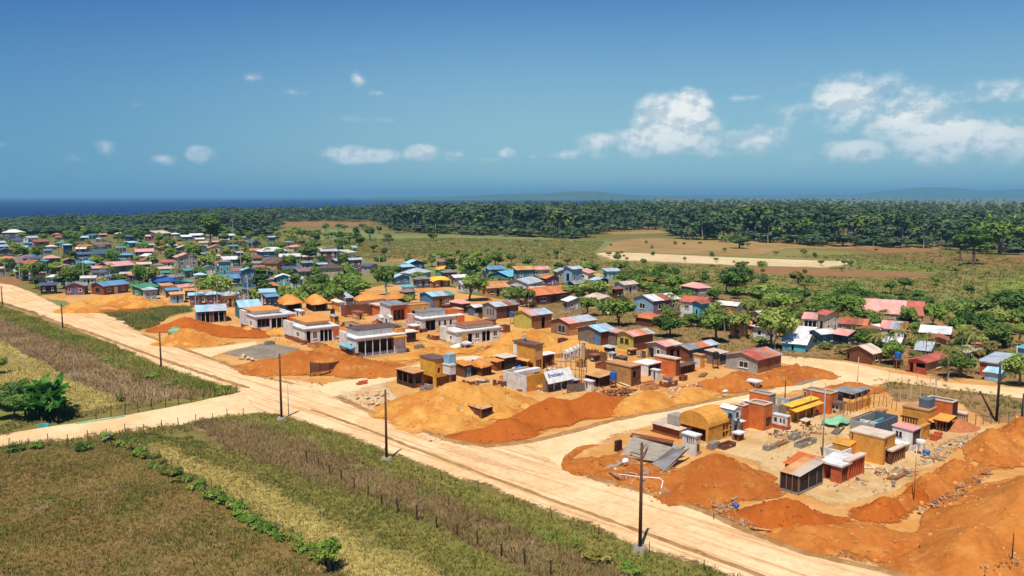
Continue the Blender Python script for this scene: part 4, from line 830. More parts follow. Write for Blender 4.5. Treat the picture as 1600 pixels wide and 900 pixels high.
posts(v, [(-.05, v.Ly * k) for k in (0, .33, .66, 1)] + [(v.Lx * k, -.05) for k in (.02, .4, .75, 1)], v.H, 'oldwood', .05)
part(v, 'plinth', 'concrete', -.06, v.Lx + .06, -.06, v.Ly + .06, 0, .55)
v = house('orange slab shed with grey metal side behind the dark panel hut', 1226, 1262, 1284, 752, 734, name='shed', cat='shed', wl='brick_orange', wr='grey_wall', rk='sl', rm=['orange', 'orange', 'r_grey'], pitch=.3, ov=.2)

# ------------------------------------------------------------------ middle plot
r = thing('yellow_block', 'yellow ochre two-storey block with grey rooftop cabin and brown posts', 'building', 680, 606)
v = vol(r, 657, 680, 700, 606, 563, wl='yellow', wr='ochre', rk='flat', rm='r_brown', ov=.15, L=[O1(.15, .85, .02, .38)], Rr=[BAR(.05, .95, 5, 0, .36, 'brown'), ('o', .15, .4, .5, .7)])  # one ochre block: lit left and shaded right face painted in as two wall colours
v2 = vol(r, 692, 703, 712, 586, 572, zb=2.4, wl='white', rk='flat', rm='r_white', ov=.1); part(v2, 'leg', 'rust', .1, .4, .1, .4, -2.6, 0); part(v2, 'leg', 'rust', v2.Lx - .4, v2.Lx - .1, v2.Ly - .4, v2.Ly - .1, -2.6, 0); part(v2, 'tank', 'paleblue', .4, 1.8, .8, 2.2, v2.H + .18, v2.H + 1.6)
v = house('open brown timber porch beside the yellow two-storey block', 620, 646, 662, 607, 584, name='porch', cat='shed', wl='dark_brown', wr='brown', rk='sl', rm='r_tan', pitch=.1, ov=.2, L=[BAR(.03, .97, 3, .25, .92, 'brown')], Rr=[O1(.15, .9, .25, .9)])
v = house('rust red panel room at the foot of the yellow block', 694, 702, 713, 602, 586, name='shed', cat='shed', wl='rust', wr='rust', rk='flat', rm='r_tan', ov=.1)
v = house('brown hut with a flat tan roof and turquoise door frame', 711, 726, 738, 590, 572, name='hut', cat='hut', wl='brown', wr='dark_brown', rk='sr', rm='r_mesh_tan', pitch=.2, ov=.3, Rr=[('b', .1, .9, 0, .85, M['paleblue'], 3)])
v = house('brown panel hut under a sagging tan net roof', 734, 753, 768, 588, 571, name='hut', cat='hut', wl='brown', wr='dark_brown', rk='tarp', rm='r_mesh_tan', ov=.5, h2=.8, Rr=[BAR(.05, .95, 4, 0, .9, 'rust')])
v = house('small tan net shelter next to the sagging net hut', 766, 776, 784, 580, 566, name='hut', cat='hut', wl='rust', rk='sl', rm='r_mesh_tan', pitch=.2)
v = house('dark walled shed with a pale flat tin roof', 774, 788, 806, 578, 560, name='shed', cat='shed', wl='dark_brown', wr='dark', rk='sr', rm='r_beige', pitch=.08, ov=.3, L=[BAR(.1, .9, 2, 0, .9, 'oldwood')])
r = thing('tall_ochre_block', 'tall ochre block with a worker crouching on its flat roof', 'building', 836, 580)
v = vol(r, 803, 836, 848, 580, 540, wl='ochre', wr='tan', rk='flat', rm='r_brown', ov=.25, L=[O1(.08, .62, .02, .30), O1(.66, .9, .02, .3)], Rr=[BAR(.05, .95, 3, .02, .42, 'wood')])
awning(v, 'L', .0, .8, v.H * .45, .8, .25, 'r_tan'); part(v, 'panel', 'white', -.06, -.003, v.Ly * .86, v.Ly * 1.02, v.H * .42, v.H * .92)
TALLV = v
v = house('white slab roofed shed against the tall ochre block', 838, 846, 866, 574, 556, name='shed', cat='shed', wl='brown', wr='rust', rk='sr', rm='r_white', pitch=.12, ov=.3, Rr=[BAR(.05, .95, 4, 0, .9, 'rust')], fine=True)
r = thing('sign_building', 'white shop shell with a slanted white sign board lettered in blue', 'shop', 856, 612)
v = vol(r, 786, 822, 858, 613, 588, wl='white', wr='ochre', rk='none', L=[], Rr=[O1(.45, .95, 0, .35)])
part(v, 'beam', 'r_white', .0, v.Lx, v.Ly * .35, v.Ly * .55, v.H * .92, v.H * 1.12)
v2 = vol(r, 848, 853, 890, 613, 598, wl='oldwood', wr='oldwood', rk='none', Rr=[BAR(.02, .98, 3, 0, .9, 'frame_white')])
board_z0, board_z1 = v2.H + .02, v2.H + 1.7
bd = MB().slab([(v2.o.x - .3, v2.o.y - .9, v2.o.z + board_z0 - .05), (v2.o.x + v2.Lx + .2, v2.o.y - .9, v2.o.z + board_z0 - .05), (v2.o.x + v2.Lx + .2, v2.o.y + .25, v2.o.z + board_z1), (v2.o.x - .3, v2.o.y + .25, v2.o.z + board_z1)], .08).build('sign_board', M['white'], r)
fc = bpy.data.curves.new('lettering', 'FONT'); fc.body = 'Eexcoque'; fc.size = 1.12; fc.extrude = .012; fc.align_x = 'CENTER'; fc.align_y = 'CENTER'; fc.offset = 0.03
fo = bpy.data.objects.new('lettering', fc); COL.objects.link(fo); bpy.context.view_layer.update()
lm = bpy.data.meshes.new_from_object(fo.evaluated_get(bpy.context.evaluated_depsgraph_get())); bpy.data.objects.remove(fo)
lo_ = link('lettering', lm, bd, M['sign_blue'])
_q = [Vector((v2.o.x - .3, v2.o.y - .9, v2.o.z + board_z0 - .05)), Vector((v2.o.x + v2.Lx + .2, v2.o.y - .9, v2.o.z + board_z0 - .05)), Vector((v2.o.x - .3, v2.o.y + .25, v2.o.z + board_z1))]
_ux = (_q[1] - _q[0]).normalized(); _uy = (_q[2] - _q[0]).normalized(); _uz = _ux.cross(_uy).normalized(); _m = Matrix((_ux, _uy, _uz)).transposed().to_4x4()
_wid = max(x.co.x for x in lm.vertices) - min(x.co.x for x in lm.vertices); _k = (v2.Lx * .62) / _wid
_m.translation = _q[0] + _ux * (v2.Lx * .42) + _uy * ((_q[2] - _q[0]).length * .60) + _uz * .03
lo_.matrix_local = _m @ Matrix.Scale(_k, 4)
lm.materials.clear(); lm.materials.append(M['sign_blue'])
v = house('small room with a bright blue tarpaulin roof behind the white shop shell', 800, 812, 824, 590, 577, name='shed', cat='shed', wl='white', wr='navy', rk='tarp', rm='tarp_blue', h2=.3, ov=.1, fine=False)
v = house('white outhouse cabin with a dark doorway next to the picket fence', 912, 924, 928, 613, 597, name='outhouse', cat='outhouse', wl='white', rk='flat', rm='r_white', ov=.12, L=[O1(.22, .5, 0, .88), ('o', .62, .76, .6, .82), ('o', .8, .92, .6, .82)])
v = house('white tin roofed stall behind the grey picket fence', 886, 893, 906, 606, 596, name='stall', cat='stall', wl='oldwood', wr='red_wall', rk='sr', rm='r_zinc', pitch=.2, ov=.25, Rr=[O1(.2, .8, .2, .9)])
# grey picket fence beside the shop
r = thing('picket_fence', 'grey timber picket fence in front of the white tin stall', 'fence', 886, 613)
a0, a1 = P(886, 614, GB), P(913, 611, GB); dv = a1 - a0; inv = Matrix.Rotation(-R(TH0), 4, 'Z')
for i in range(22):
    p = inv @ (a0 + dv * (i / 21) - r.location); MB().box(p.x - .07, p.y - .02, -.2, p.x + .07, p.y + .02, 1.25 + .15 * random.random()).build('slat', M['oldwood'], r)
p, q = inv @ (a0 - r.location), inv @ (a1 - r.location); MB().tube(p + Vector((0, .04, .9)), q + Vector((0, .04, .9)), .04, n=4).build('rail', M['oldwood'], r)
v = house('long low tan roofed hut beside the outhouse cabin', 914, 936, 957, 606, 590, name='hut', cat='hut', wl='dark_brown', wr='dark_brown', rk='sl', rm='r_tan', pitch=.15, L=[BAR(.05, .95, 4, 0, .92, 'rust')])
v = house('orange brick house shell with brown columns and open back', 947, 985, 1001, 604, 574, name='house_shell', cat='house', wl='tan', wr='brown', rk='flat', rm='r_tan', ov=.12, Rr=[('o', .2, .55, .4, .75), BAR(.6, .95, 2, 0, .4, 'wood')])
v = house('white room shell between the two orange shells', 990, 1012, 1032, 588, 571, name='house_shell', cat='house', wl='white', wr='dark_brown', rk='flat', rm='r_white', ov=.1, L=[O1(.3, .5, .4, .8)], Rr=[BAR(.1, .95, 3, 0, .8, 'brown')])
v = house('white outhouse cabin with a dark window between orange shells', 1017, 1027, 1032, 596, 580, name='outhouse', cat='outhouse', wl='white', rk='flat', rm='r_white', ov=.1, L=[O1(.35, .65, 0, .85)])
v = house('orange house shell with pale roof slab and posted porch', 1023, 1055, 1062, 588, 562, name='house_shell', cat='house', wl='orange', wr='brown', rk='flat', rm='r_beige', ov=.15)
v = house('brown open post frame shed next to the orange shell', 1055, 1062, 1086, 586, 573, name='shed', cat='shed', wl='dark_brown', wr='tan', rk='sr', rm='r_brown', pitch=.1, Rr=[BAR(.02, .98, 6, 0, .92, 'rust')])
v = house('ochre gate frame with a white panel beside the patchwork house', 1083, 1096, 1101, 575, 556, name='gatehouse', cat='gate', wl='ochre', rk='flat', rm='r_tan', ov=.1, L=[('d', .12, .8, 0, .8, M['white'])])
v = house('small brown panel hut set into the sand heap', 732, 752, 769, 657, 640, name='hut', cat='hut', wl='brown', wr='dark_brown', rk='sl', rm='r_tan', pitch=.06, ov=.12)
posts(v, [(0, v.Ly), (-.04, v.Ly * .5), (-.04, 0), (v.Lx, -.05), (v.Lx + .1, .3)], v.H + .4, 'wood', .05)
v = house('small white kiosk on stilts by the middle side road', 1165, 1180, 1187, 609, 598, name='kiosk', cat='kiosk', wl='white', wr='cream', rk='flat', rm='r_white', ov=.35, L=[('o', .15, .3, .35, .85), ('o', .5, .65, .35, .85), ('o', .75, .9, .35, .85)])
# timber scaffold
r = thing('scaffold', 'timber pole scaffold beside the shop and tan huts', 'scaffold', 900, 600)
inv = Matrix.Rotation(-R(TH0), 4, 'Z')
for i, (x, yb_, yt_) in enumerate([(876, 598, 535), (884, 600, 552), (892, 596, 556), (899, 598, 548), (905, 600, 530), (908, 604, 540), (912, 600, 532), (916, 602, 545), (862, 596, 560), (870, 598, 568), (854, 592, 568)]):
    b = P(x, yb_, GB - .2); hh = z_at(P(x, yb_, GB), yt_); b = inv @ (b - r.location); MB().tube(b, b + Vector((random.uniform(-.1, .1), random.uniform(-.1, .1), hh)), .07, .05, 5).build('pole', M['wood' if i % 3 else 'pole_pale'], r)
for (x0_, y0_, x1_, y1_, z_) in [(854, 592, 916, 602, 2.2), (862, 596, 912, 600, 3.4), (876, 598, 908, 604, 1.3), (884, 600, 905, 600, 4.4)]:
    a, b = inv @ (P(x0_, y0_, GB) - r.location), inv @ (P(x1_, y1_, GB) - r.location); MB().tube(a + Vector((0, 0, z_)), b + Vector((0, 0, z_ + .1)), .06, n=5).build('rail', M['wood'], r)
for k, (x, yb_) in enumerate([(884, 566), (890, 563), (896, 561), (902, 558)]):
    v = house('curved white window arch frame standing beside the scaffold', x - 4, x + 1, x + 5, yb_, yb_ - 13, name='arch_frame', cat='frame', group='white arch frames by the scaffold', wl='white', rk='vault', rm='white', h2=.7, L=[O1(.2, .8, 0, .95)], Rr=[O1(.2, .8, 0, .95)], fine=False, t=.12)
r = thing('chimney_stack', 'slim white block pillar at the top of the scaffold', 'pillar', 912, 562); v = vol(r, 909, 912, 914, 564, 536, wl='cream', rk='flat', rm='r_white', ov=.1, L=[('o', .3, .7, .5, .85)])

# ------------------------------------------------------------------ upper plot, modern white bungalows
def bungalow(label, xl, xc, xr, yb, yt, ym, awn, orange=True, roofc='r_grey', th=TH0, low='brown', front=None, rb=(.12, .98, 1.05), rw='white'):
    """long front R: dark glazed opening divided by white posts under a white band, stepped white block left, flat slab roof set back"""
    r = thing('bungalow', label, 'house', xc, yb, th)
    v = vol(r, xl, xc, xr, yb, ym, wl='white', wr='white', rk='flat', rm='r_white', ov=.25, L=[('w', .25, .42, .35, .7), ('w', .6, .75, .35, .7)], Rr=front or [('b', .02, .80, .04, .86, M['frame_white'], 5)])
    part(v, 'roof_block', rw, v.Lx * rb[0], v.Lx * rb[1], v.Ly * .25, v.Ly * .95, v.H + .182, v.H + .182 + rb[2])
    part(v, 'roof_slab', roofc, v.Lx * (rb[0] - .04), v.Lx * (rb[1] + .04), v.Ly * .20, v.Ly * 1.0, v.H + .185 + rb[2], v.H + .33 + rb[2])
    part(v, 'room_divider', 'dark_brown', .3, v.Lx - .3, v.Ly * .4, v.Ly * .4 + .1, .3, v.H - .1)
    if orange: part(v, 'fascia', 'orange', v.Lx * .82, v.Lx * 1.0, -.26, -.003, v.H * .45, v.H * .98)
    part(v, 'plinth', low, -.5, v.Lx * .1, -.35, v.Ly * .9, 0, v.H * .34)
    if awn: awning(v, 'L', .0, .95, v.H * .62, 1.0, .3, awn)
    part(v, 'pillar', 'white', -.6, -.02, v.Ly * .55, v.Ly * .95, v.H * .36, v.H + .8)
    return v
v = bungalow('white bungalow with turquoise awning and a grey fenced porch', 534, 557, 632, 560, 518, 530, 'r_turq', False, 'r_brown', 36)
for i in range(26):
    x = v.Lx * (.04 + .92 * i / 25); part(v, 'fence_slat', 'metal_grey', x - .07, x + .07, -1.2, -1.15, 0, 1.35)
part(v, 'fence_rail', 'metal_grey', 0, v.Lx, -1.148, -1.10, 1.0, 1.08); part(v, 'canopy', 'ochre', v.Lx * .72, v.Lx * 1.0, -1.3, -.02, v.H - .35, v.H - .22); part(v, 'fence_rail', 'metal_grey', 0, v.Lx, -1.148, -1.10, .3, .38); part(v, 'room', 'ochre', v.Lx * .86, v.Lx * 1.06, v.Ly * .1, v.Ly * .6, 0, v.H + 1.0)
v = bungalow('white bungalow with an orange earth covered roof and orange fascia', 446, 476, 530, 538, 503, 515, None, True, 'r_mesh_tan', 36, 'rust', [('o', .04, .16, .04, .86), ('w', .22, .36, .3, .8), ('b', .44, .82, .04, .86, M['frame_white'], 3)], (.2, .86, .8), 'cream')
v = bungalow('white bungalow with brown plinth and orange tin roof piece by the blue house', 378, 400, 462, 520, 484, 496, None, True, 'r_mesh_tan', 36, 'rust', [('b', .02, .34, .3, .86, M['rust'], 3), ('b', .38, .95, .04, .84, M['frame_white'], 4)], (.05, .7, .8))
v = bungalow('long white bungalow with a pink end wall', 641, 660, 725, 519, 487, 499, None, True, 'r_grey', 36, 'brown', [('b', .06, .3, .04, .86, M['brown'], 2), ('w', .36, .44, .3, .8), ('w', .5, .58, .3, .8), ('w', .64, .72, .3, .8)], (.1, .62, 1.1)); part(v, 'side_room', 'orange', v.Lx * .72, v.Lx * .95, v.Ly * .3, v.Ly * .8, v.H + .182, v.H + 1.3); part(v, 'end_wall', 'pink', -.72, -.605, v.Ly * .5, v.Ly * 1.0, v.H * .3, v.H + .82)
v = bungalow('long cream-white bungalow with low garden wall and ochre shutter', 690, 712, 782, 540, 508, 520, None, False, 'r_rust', 36, 'cream', [('o', .26, .36, .04, .8), ('w', .42, .52, .35, .8), ('b', .58, .78, .04, .86, M['frame_white'], 2), ('w', .84, .94, .35, .8)], (.3, .92, .7), 'cream'); part(v, 'shutter', 'ochre', v.Lx * .12, v.Lx * .22, -.30, -.255, v.H * .3, v.H * .9)
v = house('small bright blue house with a pale tin gable roof and brown front', 300, 309, 354, 505, 487, wl='blue', wr='brown', rk='gx', rm=['r_lblue', 'r_zinc', 'r_zinc'], pitch=.25, th=25, Rr=[BAR(.1, .42, 2, 0, .85, 'frame_white'), BAR(.55, .95, 2, 0, .85, 'frame_white')])
v = house('teal house with a pale blue tin roof behind the orange tin bungalow', 366, 376, 408, 500, 480, wl='teal', wr='teal', rk='gx', rm='r_lblue', pitch=.3, th=28, Rr=[O1(.3, .5, .0, .8)])
v = house('open blue stall under a peaked tan net roof', 432, 446, 472, 488, 474, name='stall', cat='stall', wl='blue', wr='navy', rk='tarp', rm='r_mesh_tan', ov=.7, h2=1.8, th=28, Rr=[O1(.1, .9, 0, .9)])
v = house('dark stall under a tan peaked net roof with dipping edge', 472, 490, 512, 487, 474, name='stall', cat='stall', wl='dark', wr='slate', rk='tarp', rm='r_mesh_tan', ov=.7, h2=1.9, th=28, Rr=[O1(.1, .9, 0, .9)])
v = house('white and orange cabin beside the dark netted stall', 519, 529, 537, 488, 473, name='cabin', cat='cabin', wl='ochre', wr='white', rk='flat', rm='r_white', th=30)
v = house('long rust brown corrugated enclosure wall', 533, 540, 580, 496, 480, name='enclosure', cat='wall', wl='rust', wr='brown', rk='none', th=28, Rr=[BAR(.02, .98, 9, .05, .9, 'rust')])
v = house('orange house end with flat tan roof beside the rust enclosure', 580, 592, 608, 496, 478, name='house_shell', cat='house', wl='orange', wr='white', rk='flat', rm='r_beige', th=34)
v = house('white house with grey flat roof and open orange porch', 594, 610, 636, 502, 478, name='house_shell', cat='house', wl='white', wr='orange', rk='sr', rm='r_grey', pitch=.1, th=34, Rr=[BAR(.15, .9, 3, 0, .7, 'brown')])
v = house('orange shell with cream upper parapet and brown doorways', 628, 640, 672, 497, 477, name='house_shell', cat='house', wl='orange', wr='ochre', rk='parapet', rm=['r_tan', 'cream'], th=34, Rr=[O1(.1, .3, 0, .6), O1(.45, .6, 0, .6), ('w', .7, .85, .4, .75)])
v = house('tan net roofed house with white gable in the upper row', 553, 562, 600, 480, 468, wl='white', wr='white', rk='tarp', rm='r_mesh_tan', ov=.6, h2=1.2, th=28, Rr=[('w', .75, .85, .3, .7)])
v = house('blue stall under a folded tan roof in the upper row', 598, 606, 640, 479, 466, name='stall', cat='stall', wl='navy', wr='blue', rk='tarp', rm='r_mesh_tan', ov=.7, h2=1.0, th=28, Rr=[O1(.1, .9, 0, .9)])
v = house('small white stepped roof piece with a pale cabin below', 522, 540, 552, 478, 466, name='cabin', cat='cabin', wl='white', wr='slate', rk='sr', rm='r_zinc', pitch=.15, th=28)
v = house('brown timber and blue house with a pale blue and grey tin roof', 656, 676, 710, 482, 463, wl='blue', wr='wood', rk='gx', rm=['r_lblue', 'r_zinc', 'r_teal'], pitch=.2, th=34, Rr=[D1(.3, .45), ('w', .6, .8, .3, .7)])
v = house('orange cube room at the right end of the white pink bungalow', 706, 717, 724, 498, 484, name='cabin', cat='cabin', wl='orange', rk='flat', rm='r_beige', ov=.1, th=36)
v = house('low cream and orange roofless room by the white bungalow fence', 626, 634, 650, 536, 520, name='room_shell', cat='wall', wl='white', wr='dark_brown', rk='flat', rm='r_white', th=36)
v = house('cream and orange room block above the turquoise awning', 539, 556, 570, 526, 508, name='room_shell', cat='building', wl='cream', wr='white', rk='parapet', rm=['rust', 'cream'], th=36, L=[O1(.4, .8, .4, .9)])
for k, (x, yb_) in enumerate([(592, 508), (606, 508)]):
    v = house('white curved roofless room shell in front of the white house', x - 7, x + 2, x + 8, yb_, yb_ - 11, name='room_shell', cat='wall', group='white room shells', wl='white', rk='vault', rm='white', h2=.6, th=36, fine=False, L=[O1(.3, .7, 0, .8)])

# ------------------------------------------------------------------ finished houses with tin roofs, middle right
v = house('brown cabin with a pink and grey tin hip roof at the upper row end', 703, 722, 735, 490, 474, wl='brown', wr='rust', rk='hip', rm='r_pink', Rr=[BAR(.1, .9, 3, .1, .85, 'oldwood')], pitch=.4)
v = house('slate hut with a white tin roof behind the ochre heap', 731, 742, 754, 494, 480, name='hut', cat='hut', wl='slate', wr='dark', rk='gx', rm='r_white', pitch=.3)
v = house('grey house with three slit windows and patched grey tin roof', 754, 775, 810, 499, 479, wl='grey_wall', wr='brown', rk='gx', rm=['r_zinc', 'r_zinc', 'r_rust', 'r_grey'], pitch=.28, L=W4(3, .35, .75, .3, .9, .3, 'frame_dark'), Rr=[D1(.45, .6)])
v = house('house with a lime yellow side wall and brown front under grey tin', 803, 830, 862, 516, 493, wl='lime', wr='wood', rk='gx', rm=['r_pink', 'r_zinc', 'r_zinc', 'r_lblue'], pitch=.28, Rr=[O1(.5, .68, 0, .82)])
v = house('brown timber house with a blue framed window under pale tin', 861, 889, 931, 525, 505, wl='wood', wr='tan', rk='gx', rm=['r_pink', 'r_zinc', 'r_zinc'], pitch=.28, L=[('w', .38, .8, .15, .75, M['paleblue'])], Rr=[('w', .6, .8, .3, .7)])
v = house('dark timber house with a bright blue door under grey tin', 903, 938, 962, 540, 518, wl='oldwood', wr='brown', rk='gx', rm=['r_lblue', 'r_zinc'], pitch=.26, L=[('d', .72, .98, 0, .85, M['blue'])])
v = house('lime yellow house with small dark windows and pink orange tin roof', 964, 989, 1020, 549, 525, wl='lime', wr='brown', rk='gx', rm=['r_pink', 'r_orange', 'r_zinc'], pitch=.30, L=[('w', .2, .4, .45, .75, M['frame_dark']), ('w', .5, .72, .45, .75, M['frame_dark'])])
v = house('grey timber lean-to between the blue door and lime houses', 944, 962, 972, 540, 520, name='lean_to', cat='shed', wl='oldwood', rk='sl', rm='r_pink', pitch=.2)
v = house('grey house with a tan and grey tin roof and dark porch', 1011, 1040, 1062, 564, 541, wl='grey_wall', wr='brown', rk='gx', rm=['r_pink', 'r_beige'], pitch=.22, L=[O1(.05, .35, 0, .75), ('w', .5, .7, .35, .7)], Rr=[O1(.3, .6, 0, .7)])
v = house('brown house with patched orange grey tin roof and blue side', 1052, 1076, 1121, 566, 546, wl='brown', wr='slate', rk='gx', rm=['r_grey', 'r_orange', 'r_zinc'], pitch=.30, L=[O1(.2, .4, 0, .8)], Rr=[D1(.2, .4, .8, 'navy')])
v = house('long patchwork house with rust orange grey roof and framed white window', 1134, 1183, 1220, 584, 562, wl='grey_wall', wr='wood', rk='gx', rm=['r_red', 'r_red', 'r_grey', 'r_orange', 'r_grey'], pitch=.26, L=[('w', .42, .72, .25, .72)], Rr=[D1(.4, .55, .8, 'wood')])
v = house('dark plank hut between the brown house and long patchwork house', 1104, 1124, 1136, 571, 553, name='hut', cat='hut', wl='oldwood', wr='slate', rk='sr', rm='r_beige', pitch=.15)
r = thing('plank_fence', 'brown plank yard fence with a dark shed by the blue door house', 'fence', 918, 562); inv = Matrix.Rotation(-R(TH0), 4, 'Z')
a0, a1 = P(913, 560, GB), P(948, 566, GB); dv = a1 - a0
for i in range(30):
    p = inv @ (a0 + dv * (i / 29) - r.location); hh = 1.7 + .5 * random.random(); MB().hexa([(p.x - .09, p.y - .09, -.2), (p.x + .09, p.y - .07, -.2), (p.x + .09, p.y - .03, -.2), (p.x - .09, p.y - .05, -.2), (p.x - .09, p.y - .09, hh), (p.x + .09, p.y - .07, hh), (p.x + .09, p.y - .03, hh), (p.x - .09, p.y - .05, hh)]).build('plank', M['wood' if i % 3 else 'oldwood'], r)
v = house('dark shed at the end of the brown plank fence', 944, 953, 961, 557, 544, name='hut', cat='hut', wl='dark', rk='sr', rm='r_zinc', pitch=.12)

# village on the right
v = house('house with a salmon pink hip roof among dense trees', 1064, 1090, 1110, 463, 450, wl='slate', wr='grey_wall', rk='hip', rm='r_pink', th=25, pitch=.4, L=W4(2), Rr=W4(2))
v = house('blue-grey house with white roof ends and rust middle', 990, 1020, 1062, 492, 470, wl='paleblue', wr='mauve', rk='gx', rm=['r_white', 'r_rust', 'r_white'], th=30, L=[('w', .3, .6, .3, .7)], Rr=W4(2))
v = house('white two-storey house with a red tile roof and balcony', 1062, 1098, 1112, 498, 473, wl='white', wr='grey_wall', rk='gy', rm='r_red', th=55, pitch=.35, L=[O1(.58, .72, .45, .8), ('w', .2, .4, .55, .8)], Rr=[('w', .3, .6, .5, .8)])
v = house('house with a white tin roof and red side shed between trees', 1118, 1150, 1162, 490, 478, wl='red_wall', wr='white', rk='gy', rm='r_white', th=50)
v = house('house with a double orange tile roof behind the leafy yard', 993, 1018, 1034, 512, 498, wl='brown', wr='rust', rk='hip', rm='r_orange', th=40, pitch=.5)
v = house('low orange tin roof half hidden behind mango trees', 1148, 1165, 1182, 516, 508, wl='rust', rk='gx', rm='r_orange', th=20, fine=False)
v = house('small house with a rust red roof beside tall trees', 1230, 1240, 1250, 500, 492, wl='cream', wr='brown', rk='gx', rm='r_red', th=20, fine=False)
v = house('white porch house with a pink and white tin roof', 1254, 1292, 1303, 520, 500, wl='white', wr='cream', rk='gy', rm=['r_pink', 'r_pink', 'r_white'], th=62, pitch=.25, L=[BAR(.05, .9, 5, .3, .85, 'frame_white')], Rr=[('w', .3, .6, .3, .7)])
v = house('long house with a mottled rust red roof', 1300, 1352, 1372, 524, 508, wl='cream', wr='teal', rk='gy', rm=['r_rust', 'r_red', 'r_rust', 'r_orange'], th=60, pitch=.22, L=W4(3))
v = house('very long building with a salmon red roof at the field edge', 1346, 1440, 1462, 502, 492, wl='cream', wr='brown', rk='gy', rm=['r_pink', 'r_pink', 'r_red'], th=60, pitch=.75, L=W4(6))
v = house('small chapel-like house with a steep white gable roof', 1353, 1366, 1379, 524, 514, wl='white', rk='gx', rm='r_white', th=30, pitch=.8, fine=False)
v = house('house with a pink and grey tin roof and shaded porch', 1376, 1412, 1430, 532, 515, wl='white', wr='brown', rk='gy', rm=['r_pink', 'r_zinc', 'r_red'], th=58, pitch=.3, L=[O1(.3, .6, .0, .8), ('w', .7, .85, .3, .7)])
v = house('house with a broad white tin roof and dark shade below', 1437, 1482, 1498, 538, 522, wl='mauve', wr='brown', rk='gy', rm='r_white', th=58, pitch=.25, L=[O1(.1, .4, 0, .8)])
v = house('grey timber house with a dark red roof and steep side gable', 1519, 1560, 1580, 552, 538, wl='slate', wr='grey_wall', rk='gy', rm='r_red', th=60, pitch=.7, L=W4(2))
v = house('turquoise house with a white tin roof by the back road', 1222, 1258, 1278, 551, 538, wl='turquoise', wr='paleblue', rk='gy', rm='r_white', th=58, pitch=.35, L=[O1(.4, .5, 0, .75)])
v = house('low house with a white tin roof behind the turquoise house', 1243, 1270, 1284, 532, 524, wl='grey_wall', rk='gy', rm='r_white', th=58, pitch=.3)
v = house('brown gable front house with a pale roof beside the back road', 1322, 1362, 1378, 570, 552, wl='brown', wr='tan', rk='gx', rm='r_beige', th=38, pitch=.42, L=[O1(.04, .12, 0, .7)], Rr=[('w', .3, .6, .3, .7)])
v = house('white tin roofed shed behind the brown gable house', 1378, 1402, 1416, 552, 540, name='shed', cat='shed', wl='grey_wall', wr='cream', rk='gy', rm='r_white', th=55, fine=True)
v = house('low grey roofed shed among the palms by the back road', 1430, 1452, 1466, 560, 548, name='shed', cat='shed', wl='slate', rk='gy', rm='r_zinc', th=55)
v = house('red house with a red roof and open veranda by the back road', 1418, 1446, 1480, 586, 566, wl='red_wall', wr='tan', rk='gx', rm='r_red', th=38, pitch=.3, L=[O1(.45, .95, .5, .85), O1(.1, .3, 0, .8)], Rr=[('w', .5, .7, .3, .7)])
v = house('orange walled yard house with a pale turquoise shed', 1530, 1556, 1582, 590, 568, wl='brick_orange', wr='tan', rk='flat', rm='r_zinc', th=45, L=[O1(.4, .6, 0, .7)])
v = house('pale turquoise shed front below the orange walled yard', 1538, 1560, 1570, 596, 584, name='shed', cat='shed', wl='paleblue', rk='sl', rm='r_lblue', th=45)
v = house('turquoise roofed hut at the far end of the back road', 1588, 1612, 1640, 560, 545, name='hut', cat='hut', wl='paleblue', rk='hip', rm='r_turq', th=40)

# more small unfinished block shells crowded into the gaps of the plots
SH = [(588,514,16,11,'orange'),(648,522,18,12,'ochre'),(612,530,14,9,'white'),(668,508,14,9,'orange'),(560,500,18,11,'tan'),(505,520,14,10,'orange'),(438,500,16,10,'rust'),(470,496,16,9,'white'),(690,520,12,9,'ochre'),(725,548,14,9,'cream'),(790,520,16,11,'rust'),(770,512,16,11,'tan'),(848,534,18,12,'tan'),(880,540,16,10,'brown'),(865,590,16,11,'rust'),(905,575,16,11,'tan'),(930,566,14,10,'brown'),(975,572,18,12,'rust'),(1000,560,14,10,'grey_wall'),(745,572,14,9,'rust'),(790,598,14,9,'orange'),(955,562,12,9,'white'),(1044,600,16,9,'white'),(1070,596,14,8,'rust'),(985,556,14,9,'dark_brown'),(640,508,12,8,'cream'),(534,536,10,8,'orange'),(520,504,14,9,'ochre'),(610,492,14,9,'tan'),(700,488,14,10,'rust'),(745,500,14,9,'grey_wall'),(1155,690,16,11,'rust'),(1262,668,14,9,'ochre'),(1345,700,14,12,'white'),(1420,690,12,10,'ochre'),(1430,652,14,9,'rust'),(1375,652,14,9,'dark_brown'),(1170,640,12,12,'grey_wall')]
WNM = {'grey_wall': 'grey', 'dark_brown': 'dark brown'}
for i, (x, yb, w, h, m) in enumerate(SH):
    rk = ('none', 'flat', 'sr', 'none', 'flat')[i % 5]; rm = ('r_tan', 'r_white', 'r_beige', 'r_zinc', 'r_rust', 'r_brown')[i % 6]; k = (.35, .55, .7)[i % 3]
    lb = f"{WNM.get(m, m)} {('roofless', 'flat roofed', 'tin roofed', 'roofless', 'flat roofed')[i % 5]} block shell crowded into a building plot"
    v = house(lb, x - w * k, x - w * k + w * .5, x + w * (1 - k), yb, yb - h, name='block_shell', cat='building', group='small block shells on the plots', th=TH0 - 4 + (i * 7) % 9, wl=m, wr=('brown', m, 'rust')[i % 3], rk=rk, rm=rm, pitch=.12, ov=.2, L=[O1(.25, .6, 0, .75)] if i % 2 else [('w', .3, .6, .4, .75)], Rr=[BAR(.1, .9, 3, 0, .85, 'wood')] if i % 3 == 0 else [O1(.3, .65, 0, .8)])

